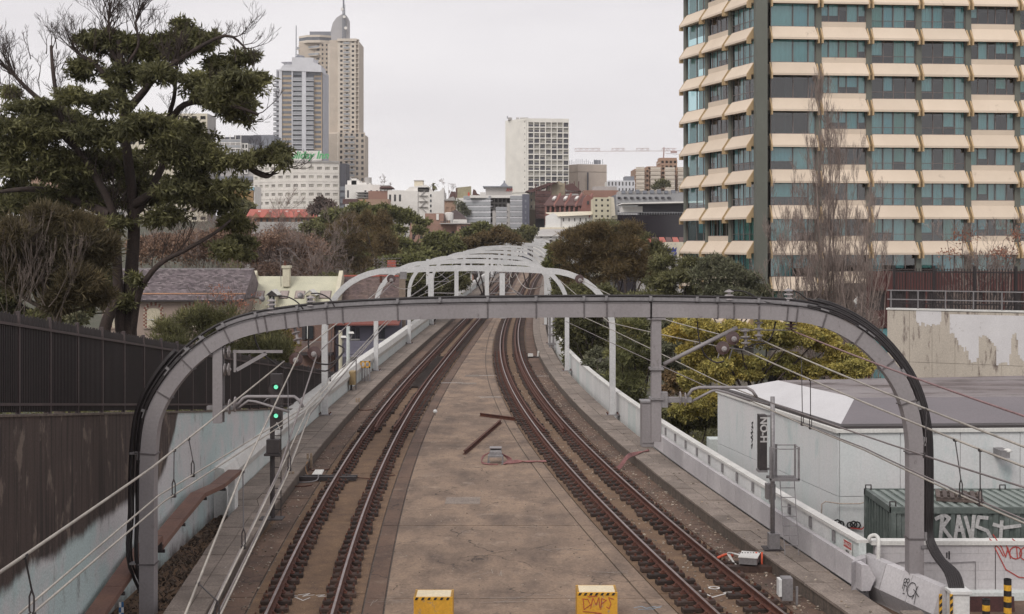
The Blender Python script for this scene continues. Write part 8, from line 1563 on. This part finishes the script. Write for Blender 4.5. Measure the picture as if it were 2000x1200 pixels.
# -- mid-distance evergreen trees, left of the arches
T_ = [('she_oak','tall brown she-oak left of centre, darkest at its top',150,L_brown,[(640,470,40,40),(680,445,36,30),(660,500,50,44),(700,490,44,50),(690,530,56,40),(740,520,44,30),(625,510,30,40),(735,470,26,40)],.42,.10,15000,(680,640)),
('she_oak','second brown she-oak, narrower, right of the tall one',140,L_brown,[(745,440,20,30),(750,480,30,40),(760,520,36,36),(715,440,22,26)],.40,.10,6500,(748,640)),
('evergreen_tree','rounded dark green tree below the right end of the hotel',190,L_green,[(660,425,34,20),(700,412,34,18),(735,420,34,18),(690,440,40,22),(740,445,36,20),(640,440,30,18)],.5,.4,6500,(690,500)),
('grey_tree','grey leafed tree in front of the hotel windows',215,L_purp,[(628,400,22,14),(645,412,22,12),(615,412,18,10)],.5,.4,2400,(630,450)),
('gum_tree','open topped gum tree standing before the pink brick warehouse',180,L_green,[(755,418,26,16),(785,420,26,14),(800,432,20,14),(770,450,24,12),(820,452,14,10),(830,436,12,8),(735,440,24,16),(745,410,22,12)],.45,.35,5200,(770,520)),
('evergreen_tree','broad green tree under the open topped gum',165,L_green,[(775,485,44,26),(745,480,36,26),(805,490,30,22),(725,500,40,26),(770,510,60,26),(820,500,26,22)],.45,.4,8500,(770,600)),
('fig_tree','round topped green fig tree below the warehouse windows',170,L_green,[(860,472,34,20),(850,490,30,20),(880,485,26,20),(865,505,36,18)],.42,.45,6500,(862,560)),
('fig_tree','bright green domed tree in front of the grey flats',200,L_green,[(935,448,24,14),(920,460,22,14),(955,458,22,14),(905,470,20,14)],.5,.45,4200,(930,520)),
('she_oak','brown tinted tree right of the round fig tree',175,L_brown,[(915,480,30,20),(945,475,30,22),(975,462,26,20),(1000,470,24,18),(960,495,40,20),(905,500,30,18)],.42,.25,6500,(940,560)),
('olive_tree','olive green tree behind the crest of the white arches',215,L_olive,[(985,455,24,14),(1010,462,20,12),(1030,452,14,12),(1000,475,26,12)],.5,.4,3600,(995,520)),
('small_tree','sparse little tree beside the white classical building',205,L_olive,[(1030,462,16,12),(1040,452,12,10),(1022,474,14,10)],.35,.4,1300,(1032,500)),
('evergreen_tree','yellow-green low tree just over the first white arch',135,L_green,[(780,520,40,26),(820,515,30,22),(845,505,24,16),(760,540,50,20)],.36,.4,7000,(800,620)),
('evergreen_tree','dark trees filling the gap under the first arch',124,L_dark,[(800,560,60,36),(870,560,50,34),(850,530,40,24),(900,545,30,24),(830,590,60,26),(700,570,60,30),(640,560,50,30)],.36,.4,12000,(830,640)),
('evergreen_tree','dark tree between the distant curved frame and the fig tree',190,L_dark,[(875,515,30,14),(850,512,26,12),(905,515,26,14),(930,510,24,14)],.4,.4,4200,(880,560)),
('evergreen_tree','dark evergreen mass behind the wispy she-oak at far left',64,L_dark,[(0,560,60,50),(60,540,60,50),(130,560,60,50),(190,560,40,50),(20,620,60,40),(110,630,60,36),(230,600,30,40),(-40,520,50,50),(60,480,50,40),(180,500,40,40)],.24,.35,24000,(90,640)),
('small_tree','small brown tree between hotel terraces and the ochre house',240,L_olive,[(470,400,18,12),(490,405,14,10),(478,415,18,9)],.5,.4,1500,(478,440)),
('bush_row','dark hedge of trees behind the terrace chimneys on the left',145,L_olive,[(590,480,30,24),(560,470,26,20),(610,450,26,20),(600,500,34,26)],.4,.3,4500,(590,600)),
# right of the arches
('she_oak','big bronze she-oak right of the white arches',100,L_brown,[(1130,470,40,32),(1170,455,34,24),(1165,500,50,44),(1110,500,34,34),(1220,490,50,36),(1190,540,60,40),(1130,545,46,36),(1230,450,28,18),(1250,530,36,34)],.36,.11,20000,(1180,660)),
('she_oak','darker she-oak behind the bronze one, touching the black office block',120,L_olive,[(1200,450,34,20),(1160,452,26,16),(1240,470,30,20),(1280,500,30,30),(1270,540,40,34)],.38,.2,8000,(1220,600)),
('gum_tree','olive gum with pale limbs beneath the blue crown sign',95,L_olive,[(1300,520,36,26),(1330,550,40,26),(1290,560,40,30),(1350,520,26,22),(1320,590,60,24),(1260,590,50,26),(1365,570,30,24)],.30,.22,9500,(1310,680)),
('gum_tree','pale grey-green gum before the corner column of the tower',88,L_grey,[(1395,520,36,24),(1430,540,36,26),(1465,550,30,24),(1410,565,44,24),(1370,545,26,22),(1490,575,26,20),(1445,580,44,18)],.26,.2,8500,(1420,680)),
('evergreen_tree','green crown peeping out left of the bronze she-oak',108,L_green,[(1090,490,24,18),(1082,515,20,20),(1100,530,20,20),(1095,560,22,26)],.34,.35,3600,(1092,640)),
('evergreen_tree','dark trees below the bronze she-oak behind the right parapet',85,L_dark,[(1120,590,50,34),(1180,590,50,34),(1110,640,40,36),(1160,650,40,40),(1230,600,40,30),(1130,690,36,40),(1160,740,36,34)],.26,.3,14000,(1150,800)),
('willow_tree','drooping grey-green willow leaved tree right of the second arch leg',70,L_wil,[(1230,650,36,30),(1215,700,34,36),(1250,720,40,40),(1240,760,40,36),(1210,750,30,36),(1280,680,34,34),(1220,790,34,28),(1260,630,34,22)],.26,.13,16000,(1240,880)),
('grey_tree','grey leafed shrubby tree between willow and golden tree',68,L_grey,[(1290,640,34,24),(1320,630,30,20),(1300,680,30,30),(1330,670,34,28),(1360,640,30,22),(1310,720,34,30)],.16,.35,9000,(1310,840)),
('golden_tree','golden yellow autumn tree behind the substation roof',56,L_yel,[(1330,650,36,30),(1370,645,36,28),(1390,680,40,34),(1440,655,40,34),(1500,650,46,34),(1560,655,48,34),(1610,680,44,34),(1650,700,40,30),(1680,720,30,24),(1350,700,30,34),(1400,730,44,34),(1460,720,50,34),(1530,720,50,34),(1590,730,50,30),(1360,750,34,34),(1380,790,34,30),(1340,800,30,30),(1540,650,34,20),(1600,655,30,16),(1650,730,40,26)],.115,.42,100000,(1450,900)),
('shrub','reddish leafed shrub right of the hanging post',62,leafmat('reddish_shrub',(.14,.08,.045),(.08,.065,.03)),[(1310,740,24,20),(1330,760,22,20),(1300,770,20,18)],.14,.5,1800,(1315,830)),
('shrub','dark undergrowth behind the right parapet below the golden tree',58,L_dark,[(1310,820,40,30),(1350,830,36,24),(1290,840,26,22),(1380,820,24,24)],.16,.4,5200,(1330,880)),
('shrub','grey blossom bush behind the parapet left of the second arch leg',74,L_grey,[(1165,695,20,18),(1150,712,16,14),(1185,720,18,18),(1170,745,22,20)],.14,.5,2600,(1168,800))]
for i, (nm, lab, Y, mat, cl, ls, asp, n, base) in enumerate(T_):
    tree(nm, lab, cl, Y, mat, ls*1.15, asp*1.1, int(n*1.9), base=base, r0=.25 if Y > 100 else .15, seed=100+i, bark=m_barkl if mat in (L_grey,) else m_bark, per=7 if asp < .2 else 4, droop=.35 if asp > .2 else -.1, shell=.45, cat='shrub' if nm in ('shrub','bush_row') else 'tree', sub=16)
bare('bare_tree', 'bare stems behind the parapet between cabinet and substation', 58, (1345,880), [(1330,790),(1350,800),(1300,810)], .05, m_twig, 55, .9, 3, None, 0, .1, .7, 3, 8, minr=.007)
for (a, b, Y, lab, s) in ((752,355,420,'bare crown on the skyline left of the art deco block',1),(1290,360,400,'dark round tree in front of the orange brick flats',2),(875,360,380,'thin bare crown beside the palm',3)):
    if s == 2: tree('evergreen_tree', lab, [(1290,362,22,10)], Y, L_dark, .8, .5, 900, base=(1290,380), r0=.3, seed=60, limbs=False)
    else: bare('bare_tree', lab, Y, (a,370), [(a-8,b),(a+8,b+2),(a,b-3)], .12, m_twig, 60+s, 1.6, 3, None, 0, .1, .7, 3, 6, minr=.03)
tree('grey_tree', 'pale blossoming tree in front of the white building under the billboard', [(897,405,14,14),(908,415,12,10)], 330, L_grey, .5, .5, 1100, base=(900,440), r0=.2, seed=66)
# palm
pm = thing('palm_tree', 'single small palm on the skyline beside the scalloped gable', 'tree'); Y = 372; p = W(846,362,Y); MB().tube([(p.x,Y,5),p], .3, 6).obj('trunk', m_bark, pm)
rg = random.Random(4); Q = []
for k in range(26):
    a = rg.uniform(0,6.28); e = rg.uniform(-.5,1.1); d = V3((math.cos(a)*math.cos(e), math.sin(a)*math.cos(e), math.sin(e))); s = V3((-d.y,d.x,0)).normalized()*.13; prev = p
    for j in range(4): q = p+d*(.45*(j+1))+V3((0,0,-.05*(j+1)**2)); Q.append([prev-s,prev+s,q+s,q-s]); prev = q
link('fronds', quads_mesh('fronds', np.array([[tuple(v) for v in q] for q in Q]), L_dark), pm)
# far-off tree belt on the hills, and scrub under the right trees
C = []
for k in range(150):
    a = rg.uniform(430,1400); Y = rg.uniform(250,420); x = PX(a,Y); C.append(((x,Y,hterr(x,Y)+1.5), rg.uniform(2.5,5), 3, rg.uniform(2,3.2)))
stuff(tag(link('tree_belt', quads_mesh('tree_belt', leaves(C, 26000, .9, .5, L_green, .2, .5, 8, .5, seed=77, per=3), L_green)), 'dark greenery massed between the distant houses on the hillside', 'trees'))
C = []
for k in range(130):
    Y = rg.uniform(48,110); x = XWR(Y)+rg.uniform(1.5,26); C.append(((x,Y,hterr(x,Y)+.6), rg.uniform(1,2.2), 1.5, rg.uniform(.8,1.8)))
    if k < 60: Y = rg.uniform(66,110); x = -9-rg.uniform(1,18)*Y/70; C.append(((x,Y,hterr(x,Y)+.5), 1.5, 1.5, 1.0))
stuff(tag(link('undergrowth', quads_mesh('undergrowth', leaves(C, 40000, .28, .4, L_dark, .2, .4, 8, .5, seed=78, per=4), L_dark)), 'dark undergrowth covering the ground below the viaduct', 'undergrowth'))
# ============================================================ air
hz = MB().box(-1150, 1150, -60, 2100, -12, 150).obj('haze', None); stuff(hz)
hm = bpy.data.materials.new('haze_air'); hm.use_nodes = True; n = hm.node_tree; n.nodes.clear()
o = n.nodes.new('ShaderNodeOutputMaterial'); v = n.nodes.new('ShaderNodeVolumePrincipled'); v.inputs['Color'].default_value = (.9,.88,.9,1); v.inputs['Density'].default_value = .00016
n.links.new(v.outputs[0], o.inputs['Volume']); hz.data.materials.clear(); hz.data.materials.append(hm)
